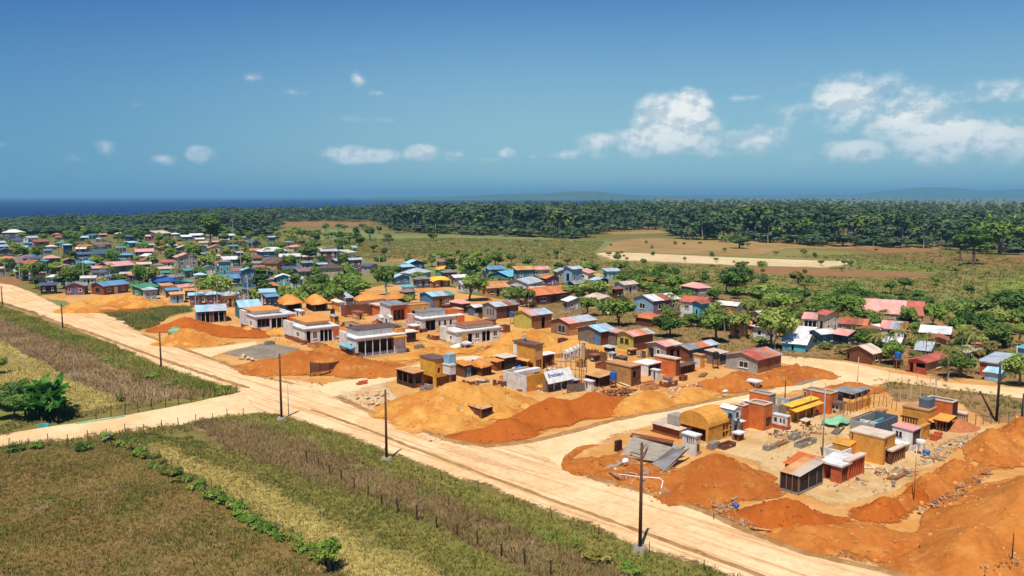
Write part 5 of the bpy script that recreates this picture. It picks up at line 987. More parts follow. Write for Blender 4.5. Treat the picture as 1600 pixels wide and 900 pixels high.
# ------------------------------------------------------------------ the town by the sea and the rows behind the plots
RW = {'r_zinc': 'grey tin', 'r_white': 'white', 'r_grey': 'dull grey', 'r_red': 'red', 'r_pink': 'pink', 'r_orange': 'orange', 'r_rust': 'rust brown', 'r_tan': 'tan', 'r_blue': 'blue', 'r_turq': 'bright turquoise', 'r_lblue': 'pale blue', 'r_navy': 'navy', 'r_teal': 'teal', 'r_mauve': 'mauve brown', 'r_beige': 'beige', 'r_brown': 'dark brown', 'r_yellow': 'yellow', 'r_green': 'green', 'tarp_blue': 'vivid blue'}
WW = {'grey_wall': 'grey', 'paleblue': 'pale blue', 'red_wall': 'red', 'green_wall': 'green', 'dark': 'dark', 'dark_brown': 'dark brown'}
TOWN = [(20,376,30,'r_white','slate',2),(111,377,19,'r_white','paleblue',1),(130,377,18,'r_lblue','navy',1),(65,384,26,'r_rust','mauve',1),(97,387,24,'r_teal','teal',1),(132,392,22,'r_orange','brown',1),(161,389,30,'r_mauve','blue',1),(9,401,26,'r_mauve','slate',1),(14,421,46,'r_mauve','dark_brown',1),(38,404,12,'r_turq','turquoise',1),(82,413,28,'r_pink','green_wall',1),(60,436,32,'r_red','paleblue',2),(106,431,28,'r_grey','blue',1),(131,406,30,'r_navy','navy',1),(168,405,42,'r_navy','blue',1),(136,421,28,'r_turq','teal',1),(158,429,26,'r_pink','blue',1),(190,426,48,'r_pink','teal',1),(76,459,26,'r_navy','dark',1),(118,461,32,'r_grey','mauve',1),(180,459,46,'r_blue','rust',1),
(187,371,12,'r_white','white',1),(205,377,22,'r_navy','navy',1),(236,376,20,'r_beige','brown',1),(256,376,28,'r_beige','mauve',2),(273,372,15,'r_white','teal',1),(292,376,18,'r_white','blue',1),(308,374,22,'r_white','navy',1),(326,375,14,'r_orange','white',1),(342,373,15,'r_white','cream',1),(361,375,16,'r_white','teal',1),
(209,387,16,'r_lblue','green_wall',1),(222,389,15,'r_teal','green_wall',1),(234,399,15,'r_zinc','grey_wall',2),(258,385,17,'r_orange','brown',1),(285,387,14,'r_orange','cream',1),(290,395,24,'r_beige','slate',1),(315,393,20,'r_white','slate',1),(338,395,30,'r_pink','cream',1),(255,396,16,'r_orange','tan',1),(226,403,30,'r_pink','navy',1),(235,416,30,'r_red','brown',1),(264,419,24,'r_red','white',1),(293,421,38,'r_pink','grey_wall',2),(327,406,24,'r_grey','dark',1),(336,409,18,'r_pink','teal',1),(328,421,24,'r_red','turquoise',1),(362,416,28,'r_white','blue',1),(380,414,18,'r_lblue','teal',1),
(262,453,34,'tarp_blue','navy',1),(290,455,22,'r_teal','teal',1),(234,463,36,'r_green','green_wall',1),(292,462,28,'r_pink','white',1),(328,463,18,'r_turq','tan',1),(357,448,42,'r_blue','teal',1),(347,457,26,'r_mauve','mauve',1),
(375,404,13,'r_zinc','slate',1),(396,413,36,'r_rust','tan',1),(428,402,48,'r_white','blue',1),(434,391,14,'r_blue','navy',1),(453,411,34,'r_white','teal',1),(465,393,20,'r_pink','cream',1),(486,404,22,'r_blue','teal',1),(505,399,22,'r_pink','white',1),(514,411,26,'r_zinc','brown',2),(446,421,46,'r_brown','tan',1),(456,434,28,'r_navy','blue',1),(481,435,32,'r_mauve','grey_wall',1),(492,432,28,'r_turq','teal',1),(546,431,26,'r_turq','blue',1),(390,449,24,'r_lblue','blue',2),(465,447,18,'r_lblue','teal',1),(423,463,28,'r_orange','slate',1),(463,450,16,'r_white','white',1),(405,431,18,'r_rust','tan',1),
(583,427,24,'r_navy','grey_wall',1),(650,421,30,'r_lblue','navy',1),(695,431,24,'r_yellow','turquoise',1),(628,445,28,'r_lblue','blue',1),(660,437,44,'r_zinc','paleblue',1),(661,450,26,'r_grey','slate',1),(689,449,38,'r_yellow','wood',1),(698,419,28,'r_mauve','tan',1),(640,463,20,'r_turq','white',1),
(776,433,30,'r_blue','slate',1),(805,441,58,'r_turq','blue',1),(752,436,22,'r_zinc','paleblue',1),(845,432,34,'r_pink','cream',1),(882,437,28,'r_zinc','grey_wall',1),(921,437,36,'r_pink','white',1),(832,456,56,'r_zinc','white',1),(780,457,32,'r_orange','cream',1),(777,463,44,'r_tan','tan',1),(862,474,86,'r_orange','brown',1),(900,485,34,'r_white','grey_wall',1),(940,481,44,'r_beige','cream',1),(968,467,18,'r_rust','brown',1),
(445,341,20,'r_white','white',1),(516,331,30,'r_white','white',1),(640,345,14,'r_white','white',1),(1335,372,14,'r_beige','cream',1),(640,470,24,'r_grey','brown',1),(520,441,40,'r_brown','cream',2)]
def fill_town(poly, n, roofs, seed, wr):
    rn = random.Random(seed); got = 0; t = 0
    while got < n and t < 6000:
        t += 1; x = rn.uniform(min(p[0] for p in poly), max(p[0] for p in poly)); y = rn.uniform(min(p[1] for p in poly), max(p[1] for p in poly))
        if not inside(poly, np.array([x]), np.array([y]))[0]: continue
        w = rn.uniform(*wr) * (1 + (y - 375) / 120)
        if any(abs(x - q[0]) < (w + q[2]) * .46 and abs(y - q[1]) < 5.5 for q in TOWN): continue
        if any((u - 4 < x < v_ + 4) and (t_ - 2 < y < b_ + 7) for _, _, _, (u, v_, t_, b_) in HOUSES): continue
        TOWN.append((x, y, w, rn.choice(roofs), rn.choice(('white', 'paleblue', 'teal', 'grey_wall', 'slate', 'cream', 'mauve', 'turquoise', 'tan', 'navy')), 2 if rn.random() < .08 else 1)); got += 1
fill_town([(0, 370), (360, 370), (420, 382), (560, 402), (560, 440), (400, 452), (250, 445), (90, 448), (0, 430)], 85, ('r_white', 'r_lblue', 'r_zinc', 'r_grey', 'r_beige', 'r_pink', 'r_mauve', 'r_blue', 'r_orange', 'r_navy', 'r_teal'), 3, (11, 18))
fill_town([(560, 424), (720, 420), (960, 436), (1000, 470), (900, 478), (760, 462), (620, 452)], 16, ('r_zinc', 'r_grey', 'r_lblue', 'r_orange', 'r_tan', 'r_beige', 'r_white'), 4, (14, 22))
fill_town([(200, 458), (420, 470), (700, 462), (720, 472), (560, 482), (400, 484), (250, 474)], 14, ('r_zinc', 'r_tan', 'r_lblue', 'r_orange', 'r_blue'), 5, (10, 15))
fill_town([(1010, 480), (1300, 520), (1480, 535), (1590, 560), (1590, 580), (1400, 560), (1200, 540)], 14, ('r_red', 'r_pink', 'r_zinc', 'r_white', 'r_rust', 'r_beige'), 6, (12, 17))
for i, (x, yb, w, rm, wm, st) in enumerate(TOWN):
    c = P(x, yb); k = ppm(c); wid = w / k; rnd = random.Random(i * 13 + 5)
    th = rnd.choice((28, 33, 38, 62, 20)) + rnd.uniform(-5, 5); a = R(th)
    asp = rnd.uniform(.62, .9); ext = abs(math.cos(a)) + asp * abs(math.sin(a)); Lx = wid / ext; Ly = Lx * asp
    hh = (2.8 + rnd.uniform(-.2, .4)) * (1 if st == 1 else 1.9)
    near = yb > 415
    root = empty('house', c, a); root['th'] = th
    o = Vector((-Lx / 2, 0, -.3)); o = Vector((-Lx * .5, -Ly * .1, -.3)); Hh = hh + .3
    fx = lambda ops: [(q[0], q[1], q[2], (q[3] * hh + .3) / Hh, (q[4] * hh + .3) / Hh, *q[5:]) for q in ops]
    ol, orr = [], []
    if w >= 15:
        ol = W4(max(1, int(Ly / 3)), .35, .72, .1, .9, .4, 'frame_white' if i % 2 else 'frame_dark'); orr = [D1(.42, .58, .76 if st == 1 else .4, rnd.choice(['brown', 'blue', 'white', 'dark_brown']))] + ([('w', .12, .28, .35, .72, M['frame_white']), ('w', .72, .88, .35, .72, M['frame_white'])])
        if st == 2: orr += [('w', .15, .3, .62, .85, M['frame_white']), ('w', .7, .85, .62, .85, M['frame_white'])]
    face_wall(root, 'L', o, Lx, Ly, Hh, M[wm], fx(ol)); face_wall(root, 'R', o, Lx, Ly, Hh, M[wm], fx(orr)); face_wall(root, 'BR', o, Lx, Ly, Hh, M[wm], []); face_wall(root, 'BL', o, Lx, Ly, Hh, M[wm], [])
    rk = rnd.choice(['gx', 'gx', 'gy', 'hip', 'sr']) if w > 16 else rnd.choice(['gx', 'sr', 'hip'])
    if rm in ('r_yellow', 'tarp_blue'): rk = 'tarp'
    if rm == 'r_turq' and w < 30: rk = 'hip'
    if w > 50: rk = 'gx'
    roof(root, o, Lx, Ly, Hh, rk, [M[rm]], M[wm], .34, .5, near and w > 26)
    HOUSES.append((c.x, c.y + Ly * .3, max(Lx, Ly) * .62, (x - w / 2, x + w / 2, yb - 13 * k / 3.2 * .9, yb)))
    rows = 'in the seaside town' if x < 500 and yb < 440 else ('on the near edge of the town' if yb >= 440 and x < 560 else ('behind the building plots' if x < 1000 and yb > 400 else ('in the village by the back road' if yb > 470 else 'by the forest edge')))
    rt = {'gx': 'gabled', 'gy': 'gabled', 'hip': 'hipped', 'sr': 'single slope', 'tarp': 'cloth'}[rk]
    sz = 'long' if w > 40 else ('small' if w < 18 else '')
    lb = f"{sz} {'two-storey ' if st == 2 else ''}{WW.get(wm, wm)} house with a {rt} {RW[rm]} roof {rows}".strip().replace('  ', ' ')
    tag(root, lb, 'house', 'houses ' + rows)
# pale lamp and power poles of the town
LAMPS = [(7,375,357),(8,399,381),(9,437,409),(32,443,397),(131,442,402),(142,422,402),(172,439,410),(95,398,378),(146,400,367),(188,403,383),(192,403,375),(156,374,363),(235,423,391),(279,422,398),(297,423,398),(301,422,396),(250,420,394),(337,426,402),(365,394,342),(377,430,388),(395,425,372),(453,416,397),(461,412,398),(521,416,372),(418,446,420),(570,426,398),(593,420,400),(605,418,392),(682,430,398),(874,414,392),(911,425,400),(957,462,430),(306,480,430),(340,482,440),(388,476,432),(305,385,366)]
for i, (x, yb, yt) in enumerate(LAMPS):
    c = P(x, yb); h = max(4, z_at(c, yt)); r = empty('utility_pole', c)
    MB().tube((0, 0, -.3), (0, 0, h), .16, .10, 6).build('pole', M['pole_pale'], r)
    if i % 2: MB().tube((0, 0, h - .2), (1.3, -.6, h), .07, .05, 5).build('lamp_arm', M['pole_pale'], r); MB().box(1.1, -.75, h - .1, 1.7, -.45, h + .03).build('lamp_head', M['frame_white'], r)
    else: MB().tube((-.9, -.3, h - .5), (.9, .3, h - .5), .06, .06, 5).build('crossarm', M['pole_pale'], r)
    tag(r, 'slim pale street lamp pole among the town roofs' if i % 2 else 'slim pale utility pole with a crossarm among the town roofs', 'pole', 'poles of the town')

# ------------------------------------------------------------------ vegetation kit
foliage('f_tree', (82, 108, 46), (128, 148, 66), (182, 186, 100), sc=0.35); foliage('f_dark', (64, 92, 42), (102, 128, 58), (150, 162, 78), sc=0.35); foliage('f_bright', (88, 118, 44), (130, 154, 64), (174, 184, 92), sc=0.4)
foliage('f_palm', (84, 98, 44), (134, 136, 66), (186, 168, 98), sc=0.5); foliage('f_forest', (58, 78, 54), (80, 100, 66), (106, 122, 82), sc=0.03); foliage('f_banana', (34, 78, 28), (66, 118, 40), (120, 152, 60), sc=0.5, trans=.3)
foliage('f_dry', (138, 112, 76), (168, 140, 100), (196, 172, 130), up=.85, sc=0.12); foliage('f_brown', (112, 100, 48), (144, 122, 66), (178, 152, 92), up=.85, sc=0.10); foliage('f_olive', (104, 112, 48), (140, 134, 66), (176, 162, 90), up=.85, sc=0.10)
foliage('f_green', (92, 122, 44), (126, 152, 62), (164, 178, 86), up=.85, sc=0.15); foliage('f_straw', (170, 154, 84), (196, 174, 102), (214, 194, 124), up=.85, sc=0.10); foliage('f_mixed', (112, 118, 58), (148, 134, 76), (180, 152, 100), up=.85, sc=0.08)
foliage('f_flame', (150, 60, 28), (190, 84, 36), (90, 110, 44), sc=0.4)

def quads(C, N, size, rng, aspect=1.0, roll=True):
    """leaf quads at centres C with normals N"""
    n = len(C); N = N / (np.linalg.norm(N, axis=1)[:, None] + 1e-9); a = rng.normal(size=(n, 3)); U = np.cross(N, a); U /= np.linalg.norm(U, axis=1)[:, None] + 1e-9; Vv = np.cross(N, U)
    s = (size * rng.uniform(.6, 1.35, n))[:, None]; U = U * s; Vv = Vv * s * aspect
    P4 = np.stack([C - U, C - Vv * .8, C + U, C + Vv * .8], 1).reshape(-1, 3)
    return P4, np.arange(4 * n).reshape(n, 4)
def crown_arrays(R_, Hc, base, nclump, per, leaf, seed, flat=.8, sparse=0.0):
    rng = np.random.default_rng(seed); cc = []
    lobes = [(rng.uniform(-.5, .5, 3) * np.array([1, 1, .7]), rng.uniform(.42, .68)) for _ in range(5)]
    while len(cc) < nclump:
        p = rng.uniform(-1, 1, 3)
        if p @ p > 1 or p @ p < .06 or not any(np.linalg.norm(p - q) < r_ for q, r_ in lobes): continue
        cc.append(p)
    cc = np.array(cc); sc = np.array([R_ * .82, R_ * .82, Hc / 2 * .85]); C = []; N = []; T = []
    for k, c in enumerate(cc):
        r = R_ * rng.uniform(.20, .40); d = rng.normal(size=(per, 3)); d /= np.linalg.norm(d, axis=1)[:, None]; rr = r * rng.uniform(.35, 1.0, per)[:, None] ** .6
        q = c * sc + d * rr * np.array([1, 1, flat]); C.append(q); N.append(d + .35 * c / (np.linalg.norm(c) + .1) + rng.normal(size=(per, 3)) * .55 + np.array([0, 0, .35])); T.append(np.full(per, rng.uniform(.1, .9)) + rng.normal(size=per) * .12)
    C = np.concatenate(C) + np.array([0, 0, base + Hc / 2]); N = np.concatenate(N); T = np.concatenate(T)
    V, Fq = quads(C, N, leaf, rng); return V, Fq, np.repeat(T, 4), cc * sc + np.array([0, 0, base + Hc / 2])
def mesh_leaf(name, V, Fq, T): return mesh_np(name, V, Fq, 4, False, {'tint': T})
def trunk_mesh(h, r, seed, limbs=None, bend=.06):
    rnd = random.Random(seed); m = MB(); p = Vector((0, 0, -.4)); n = 4; rr = r; pts = [p]
    for k in range(n):
        q = Vector((rnd.uniform(-bend, bend) * h, rnd.uniform(-bend, bend) * h, h * (k + 1) / n)); m.tube(p, q, rr, rr * .82, 6, False); rr *= .82; p = q; pts.append(q)
    for c in (limbs if limbs is not None else []):
        m.tube(pts[rnd.choice((2, 3))], Vector(c) * .96, rr * .6, rr * .18, 4, False)
    return m.mesh('trunk')
BROAD = {}
def broad_variant(key, seed, dense=True):
    """unit-ish broadleaf tree: crown radius 3, crown height 4.2, total 6"""
    V, Fq, T, cl = crown_arrays(3.0, 4.3, 1.7, 46 if dense else 26, 62 if dense else 46, .24, seed)
    BROAD[key] = (mesh_leaf('crown', V, Fq, T), trunk_mesh(3.4, .24, seed, cl[::6]))
for k in range(5): broad_variant(('b', k), 100 + k, k < 4)
def bush_variant(key, seed):
    V, Fq, T, cl = crown_arrays(1.6, 1.9, .1, 20, 40, .17, seed); BROAD[key] = (mesh_leaf('crown', V, Fq, T), trunk_mesh(.9, .07, seed, cl[::5]))
for k in range(3): bush_variant(('s', k), 140 + k)
def tall_variant(key, seed):
    V, Fq, T, cl = crown_arrays(2.5, 9.0, 3.2, 40, 46, .30, seed); BROAD[key] = (mesh_leaf('crown', V, Fq, T), trunk_mesh(9.5, .22, seed, cl[::6], .02))
for k in range(3): tall_variant(('t', k), 160 + k)
def palm_arrays(h, seed, nf=15, lf=2.9, leaf=.16):
    rng = np.random.default_rng(seed); C = []; V = []; T = []
    for f in range(nf):
        a = 6.283 * f / nf + rng.uniform(-.25, .25); up = rng.uniform(-.2, .95); t0 = rng.uniform(0.1, .9)
        for s in range(9):
            u0, u1 = s / 9, (s + 1) / 9; r0, r1 = lf * u0, lf * u1; z0 = h + up * lf * .75 * u0 - lf * .75 * u0 ** 2; z1 = h + up * lf * .75 * u1 - lf * .75 * u1 ** 2
            d = np.array([math.cos(a), math.sin(a), 0]); w = np.array([-math.sin(a), math.cos(a), 0]); wd = .62 * (1 - .75 * u1) * min(1, .35 + 2 * u0)
            for sg in (-1, 1):
                p0 = d * r0 + np.array([0, 0, z0]); p1 = d * r1 + np.array([0, 0, z1]); tip = w * sg * wd + d * .25 + np.array([0, 0, -.28 - .15 * rng.random()])
                V += [p0, p0 * .45 + p1 * .55, p0 * .45 + p1 * .55 + tip * .9, p0 + tip]; T += [t0 + rng.normal() * .1] * 4
    V = np.array(V); return V, np.arange(len(V)).reshape(-1, 4), np.array(T)
PALM = {}
for k in range(3):
    V, Fq, T = palm_arrays(6.0, 200 + k, 16); PALM[k] = (mesh_leaf('fronds', V, Fq, T), trunk_mesh(6.0, .17, 200 + k, None, .05))
def tree(px, py, hpx, wpx, key, fol, label, group, name='tree', cat='tree', bark='bark', pt=None, hm=None, wm=None, rnd=None):
    c = pt or P(px, py); k = ppm(c); hm = hm or hpx / k; wm = wm or wpx / k; rn = rnd or random.Random(int(c.x * 31 + c.y * 7))
    if key[0] == 'p': cm, tm = PALM[key[1]]; sx = wm / 5.6; sz = hm / 7.2
    else: cm, tm = BROAD[key]; rx, hz = {'b': (5.7, 6.0), 's': (3.0, 2.0), 't': (4.7, 12.2)}[key[0]]; sx = wm / rx; sz = hm / hz
    ck = (cm.name, fol); 
    if ck not in CM:
        me = cm.copy(); me.materials.clear(); me.materials.append(M[fol]); CM[ck] = me
    tk = (tm.name, bark)
    if tk not in CM:
        me = tm.copy(); me.materials.clear(); me.materials.append(M[bark]); CM[tk] = me
    r = empty(name, (c.x, c.y, c.z + (GB if py < 600 else 0) * 0), rn.uniform(0, 6.28)); ax = rn.uniform(.8, 1.2); r.scale = (sx * ax, sx * (2 - ax), sz)
    t = link('trunk', CM[tk], r); link('crown' if key[0] != 'p' else 'fronds', CM[ck], r)
    tag(r, label, cat, group); return r
CM = {}
rb = lambda i: ('b', i % 4)

# named trees: (px base, py base, height px, width px, kind, foliage, label)
NT_ = [(735,470,44,54,('b',0),'f_tree','broad round tree beside the turquoise roofed row'),(706,432,36,26,('t',0),'f_dark','dark columnar tree behind the yellow cloth roof'),(745,436,36,50,('b',2),'f_tree','loose leafy tree behind the broad round tree'),
(604,462,48,34,('b',1),'f_tree','tree with a turquoise painted trunk on the bare lane'),(798,478,34,40,('b',3),'f_tree','leafy tree in front of the long orange roof'),(822,480,30,30,('b',1),'f_dark','dark bushy tree by the white tin house'),
(935,470,34,60,('b',0),'f_tree','spreading tree beside the beige roofed house'),(965,510,42,60,('b',2),'f_tree','dense round tree behind the lime yellow house'),(917,494,32,36,('b',1),'f_tree','medium tree behind the pale tin roofs'),(1046,527,38,48,('b',3),'f_dark','dark tree next to the double orange roof'),
(1080,512,24,34,('b',4),'f_bright','light leafy tree behind the tin roofed row'),(1118,534,56,60,('b',0),'f_dark','big dark mango tree behind the brown house'),(1150,530,44,44,('b',1),'f_tree','full green tree beside the big mango tree'),(1206,546,64,66,('b',2),'f_tree','tall spreading tree beside the turquoise house'),
(1150,462,50,56,('b',3),'f_dark','dark spreading tree behind the white roofed house'),(1158,436,30,20,('t',1),'f_dark','slim dark tree rising over the spreading tree'),(1240,488,34,56,('b',0),'f_dark','dark hedge tree behind the pink porch house'),(1290,490,36,60,('b',1),'f_dark','wide dark tree by the mottled rust roof'),
(1340,488,34,56,('b',2),'f_dark','dark rounded tree left of the long salmon roof'),(1375,478,22,44,('b',3),'f_tree','tree crown above the long salmon roof'),(1430,482,20,56,('b',1),'f_dark','low dark tree behind the long salmon roof'),(1520,508,44,70,('b',0),'f_dark','dark spreading tree above the red gabled house'),
(1570,500,46,64,('b',2),'f_dark','large dark tree behind the grey timber house'),(1600,520,36,60,('b',3),'f_dark','dark tree beside the turquoise roofed hut'),(1352,552,34,40,('b',1),'f_bright','bright bush tree behind the brown gable house'),(1400,570,40,44,('b',0),'f_bright','bright green tree beside the white tin shed'),
(1545,560,30,36,('b',4),'f_mixed','thin dry tree beside the red gabled house'),(1592,604,50,50,('b',2),'f_tree','leafy tree behind the pale turquoise shed'),(1500,590,34,50,('b',1),'f_tree','shady tree beside the red veranda house'),
(1520,414,70,46,('t',0),'f_dark','tall dark tree standing alone in the red field'),(1500,408,46,30,('t',1),'f_dark','slim tree next to the lone tall tree'),(1560,398,52,70,('b',2),'f_dark','broad tree on the edge of the red field'),(1155,388,20,36,('b',0),'f_dark','round bush tree in the tan field'),
(965,412,16,14,('b',1),'f_tree','small round tree by the sand strip'),(1006,416,13,12,('b',0),'f_tree','little tree at the edge of the sand strip'),(528,476,34,40,('b',0),'f_bright','bright bushy tree in the town edge thicket'),(560,466,28,50,('b',2),'f_bright','wide bright bush tree beside the bare lane'),(492,472,30,34,('b',1),'f_tree','leafy tree above the netted stalls'),
(620,430,14,16,('b',0),'f_dark','small dark tree by the navy roofed house'),(600,402,18,12,('t',2),'f_dark','dark pointed tree at the lane end'),(557,378,30,18,('t',0),'f_dark','dark tall tree in the green field'),(578,376,24,18,('b',1),'f_tree','green tree beside the dark tall tree'),(870,404,16,16,('b',2),'f_dark','dark round tree on the far meadow'),(677,376,14,18,('b',3),'f_dark','dark small tree in the far green meadow'),
(640,478,18,20,('b',1),'f_bright','small bright tree above the folded tan roof'),(330,392,60,34,('t',1),'f_dark','very tall dark tree above the town'),(1110,500,30,36,('b',1),'f_tree','green tree beside the red tiled two-storey house'),(1010,484,26,36,('b',2),'f_dark','dark tree between the rust and orange roofs'),(1075,478,28,40,('b',0),'f_tree','green tree below the salmon hip roof'),(890,470,26,44,('b',1),'f_tree','tree behind the long orange roof'),(1200,470,30,60,('b',3),'f_tree','wide tree in the village edge hedge'),(1030,452,24,60,('b',2),'f_mixed','scrubby tree on the dry meadow edge'),(980,452,28,54,('b',0),'f_tree','spreading hedge tree behind the rust roofed hut')]
for i, (x, y, h, w, k, f, lb) in enumerate(NT_):
    tree(x, y, h, w, k, f, lb, None, bark='bark_turq' if 'turquoise painted' in lb else 'bark')
PALMS = [(1212,548,54,50,0,'palm with dry fronds beside the turquoise house'),(1372,556,42,46,1,'leaning palm behind the white tin shed'),(1480,594,60,56,2,'large dry-fronded palm beside the red veranda house'),(1500,584,52,50,0,'palm rising behind the large dry-fronded palm'),(826,482,34,24,1,'small palm by the dark bushy tree'),(310,478,44,26,2,'palm with orange blossom behind the ochre heap'),(340,482,40,24,0,'short palm with hanging dry leaves at the town edge'),(370,480,36,26,1,'palm beside the short palm at the town edge'),(900,412,14,12,1,'tiny palm on the far meadow'),(770,410,14,14,0,'small palm standing on the tan meadow strip'),(1405,545,36,36,2,'palm between the pink roofed houses'),(1245,500,30,30,1,'palm beside the rust red roofed house')]
for x, y, h, w, k, lb in PALMS: tree(x, y, h, w, ('p', k), 'f_palm', lb, None, name='palm_tree', cat='palm tree', bark='bark_pale')

def clear_of(c, r=2.0):
    return all((c.x - hx) ** 2 + (c.y - hy) ** 2 > (hr + r) ** 2 for hx, hy, hr, _ in HOUSES)
def hides(c, hpx, wpx):
    """how many houses would the crown cover by more than a quarter in the picture?"""
    x, y = pix((c.x, c.y, 0)); n = 0
    for hx, hy, hr, (a, b, t, u) in HOUSES:
        if hy < c.y: continue
        w = min(b, x + wpx * .5) - max(a, x - wpx * .5); h = min(u, y) - max(t, y - hpx)
        if w > 0 and h > 0 and w * h > .22 * (b - a) * (u - t): n += 1
    return n
rt = random.Random(42); MASS = {}
def scatter(poly, n, hr, wr, keys, fols, labels, group, minsep=0, avoid=.8, name='tree', cat='tree', mass=None):
    got = []; tries = 0
    while len(got) < n and tries < n * 60:
        tries += 1
        xs = [p[0] for p in poly]; ys = [p[1] for p in poly]; x = rt.uniform(min(xs), max(xs)); y = rt.uniform(min(ys), max(ys))
        if not inside(poly, np.array([x]), np.array([y]))[0]: continue
        c = P(x, y); k = ppm(c); hm = rt.uniform(*hr); wm = rt.uniform(*wr) * (hm / hr[1]) ** .5
        if not clear_of(c, wm * .25): continue
        if hides(c, hm * k, wm * k) and rt.random() < avoid: continue
        if any((c - g).length < minsep for g in got): continue
        if mass is not None:
            MASS.setdefault(mass, []).append((c, hm, wm, rt.randrange(3), rt.uniform(0, 6.28))); got.append(c); continue
        i = rt.randrange(len(fols)); key = rt.choice(keys); key = key if isinstance(key, tuple) else (key, rt.randrange(3))
        tree(0, y, 0, 0, key, fols[i], labels[i], group, pt=c, hm=hm, wm=wm, rnd=rt, name=name if key[0] != 'p' else 'palm_tree', cat=cat if key[0] != 'p' else 'palm tree', bark='bark' if key[0] != 'p' else 'bark_pale'); got.append(c)
    return got
TOWNP = [(0, 372), (380, 366), (460, 380), (560, 400), (560, 470), (330, 476), (250, 450), (60, 456), (0, 436)]
scatter(TOWNP, 130, (4, 8.5), (5, 9), ['b', 'b', 't'], ['f_tree', 'f_dark', 'f_bright'], ['green tree growing between the town houses', 'dark green tree growing between the town houses', 'bright green tree growing between the town houses'], 'trees between the town houses', 4, .6)
scatter(TOWNP, 150, (1.8, 4.0), (4, 7.5), ['s', 'b'], ['f_tree', 'f_dark', 'f_bright'], ['green garden shrub between the town houses', 'dark garden shrub between the town houses', 'bright garden shrub between the town houses'], None, 3, .75, mass=('garden_shrubs', 'f_tree', 'green garden shrubs filling the gaps of the town'))
scatter([(420, 358), (600, 358), (620, 392), (560, 402), (440, 384)], 36, (4, 9), (6, 10), ['b', 't'], ['f_tree', 'f_dark', 'f_mixed'], ['green tree on the meadow edge behind the town', 'dark tree on the meadow edge behind the town', 'dry tree on the meadow edge behind the town'], 'trees on the meadow edge', 6, .8)
scatter([(0, 380), (420, 380), (540, 430), (520, 470), (300, 470), (0, 440)], 16, (6, 9), (4.5, 6), ['p'], ['f_palm'], ['palm growing between the town houses'], 'palms between the town houses', 9, .9)
scatter([(250, 440), (560, 445), (560, 474), (400, 482), (300, 478)], 34, (2, 4.5), (3.5, 6.5), ['s', 'b'], ['f_bright', 'f_tree', 'f_green'], ['bright green shrub in the thicket at the town edge', 'dark shrub in the thicket at the town edge', 'yellow-green shrub in the thicket at the town edge'], None, 2, .7, mass=('thicket', 'f_bright', 'bright green thicket at the edge of the town'))
scatter([(560, 420), (700, 405), (980, 425), (1230, 475), (1480, 505), (1600, 520), (1600, 600), (1490, 590), (1320, 555), (1230, 540), (1060, 500), (900, 470), (720, 455), (600, 455)], 80, (3.5, 6.5), (4.5, 8), ['b'], ['f_tree', 'f_dark', 'f_bright'], ['green tree in the village gardens', 'dark green tree in the village gardens', 'bright green tree in the village gardens'], 'trees in the village gardens', 4, .93)
scatter([(1000, 480), (1300, 510), (1590, 545), (1590, 590), (1300, 550), (1040, 505)], 14, (5, 8), (4, 6), ['p'], ['f_palm'], ['palm in the village gardens'], 'palms in the village gardens', 6, .8)
scatter([(1000, 425), (1600, 462), (1600, 510), (1200, 475), (960, 440)], 34, (2.0, 5), (4, 7), ['b', 's'], ['f_dark', 'f_tree', 'f_mixed'], ['dark bush in the belt between meadow and village', 'green bush in the belt between meadow and village', 'dry bush in the belt between meadow and village'], 'bush belt behind the village', 4, .3, 'shrub', 'shrub')
scatter([(470, 372), (980, 376), (1500, 395), (1600, 420), (1600, 470), (1000, 425), (700, 402), (520, 400)], 75, (1.2, 3.4), (2, 4.5), ['s', 'b'], ['f_dark', 'f_tree', 'f_mixed'], ['dark bush standing on the open meadow', 'green bush standing on the open meadow', 'dry bush standing on the open meadow'], 'bushes on the meadow', 3, 0, 'shrub', 'shrub')

# ------------------------------------------------------------------ the forest: front trees one by one, the rest as one mass
FR = []
for k in range(6):
    tallk = k < 4
    V, Fq, T, cl = crown_arrays(3.6 if tallk else 4.6, 13 if tallk else 9, 7.5 if tallk else 2.0, 15, 9, .95, 300 + k)
    m = trunk_mesh(14 if tallk else 5, .28, 300 + k, cl[::5], .02); tv = np.array([v.co[:] for v in m.vertices]); tf = [list(p.vertices) for p in m.polygons]; bpy.data.meshes.remove(m)
    FR.append((V, Fq, T, tv, np.array(tf)))
def leaf_mat_mesh(name, k, fol, bark='bark_pale'):
    V, Fq, T, tv, tf = FR[k]; a = mesh_np('crown', V, Fq, 4, False, {'tint': T}); a.materials.append(M[fol]); b = mesh_np('trunk', tv, tf, 4); b.materials.append(M[bark]); return a, b
def forest_edge_y(px): return float(np.interp(px, [-200, 0, 60, 200, 330, 420, 440, 585, 610, 700, 800, 900, 950, 1040, 1060, 1100, 1180, 1300, 1400, 1500, 1600, 1800], [364, 366, 366, 366, 370, 368, 346, 346, 362, 366, 369, 374, 361, 359, 372, 377, 380, 384, 387, 391, 396, 404]))
def forest_back(px): return float(np.interp(px, [-200, 0, 200, 330, 480, 600, 760, 860, 900, 1000, 1200, 1800], [346, 346, 344.5, 336, 335, 334, 329, 326, 323, 318, 312.6, 311.5]))
def forest_h(px): return float(np.interp(px, [-200, 0, 30, 60, 200, 330, 450, 560, 640, 800, 1000, 1250, 1500, 1800], [6, 6.5, 7, 10.5, 10, 15, 16, 17, 22, 23, 22.5, 24, 19, 19]))
rf = random.Random(5); front = []; mass = []
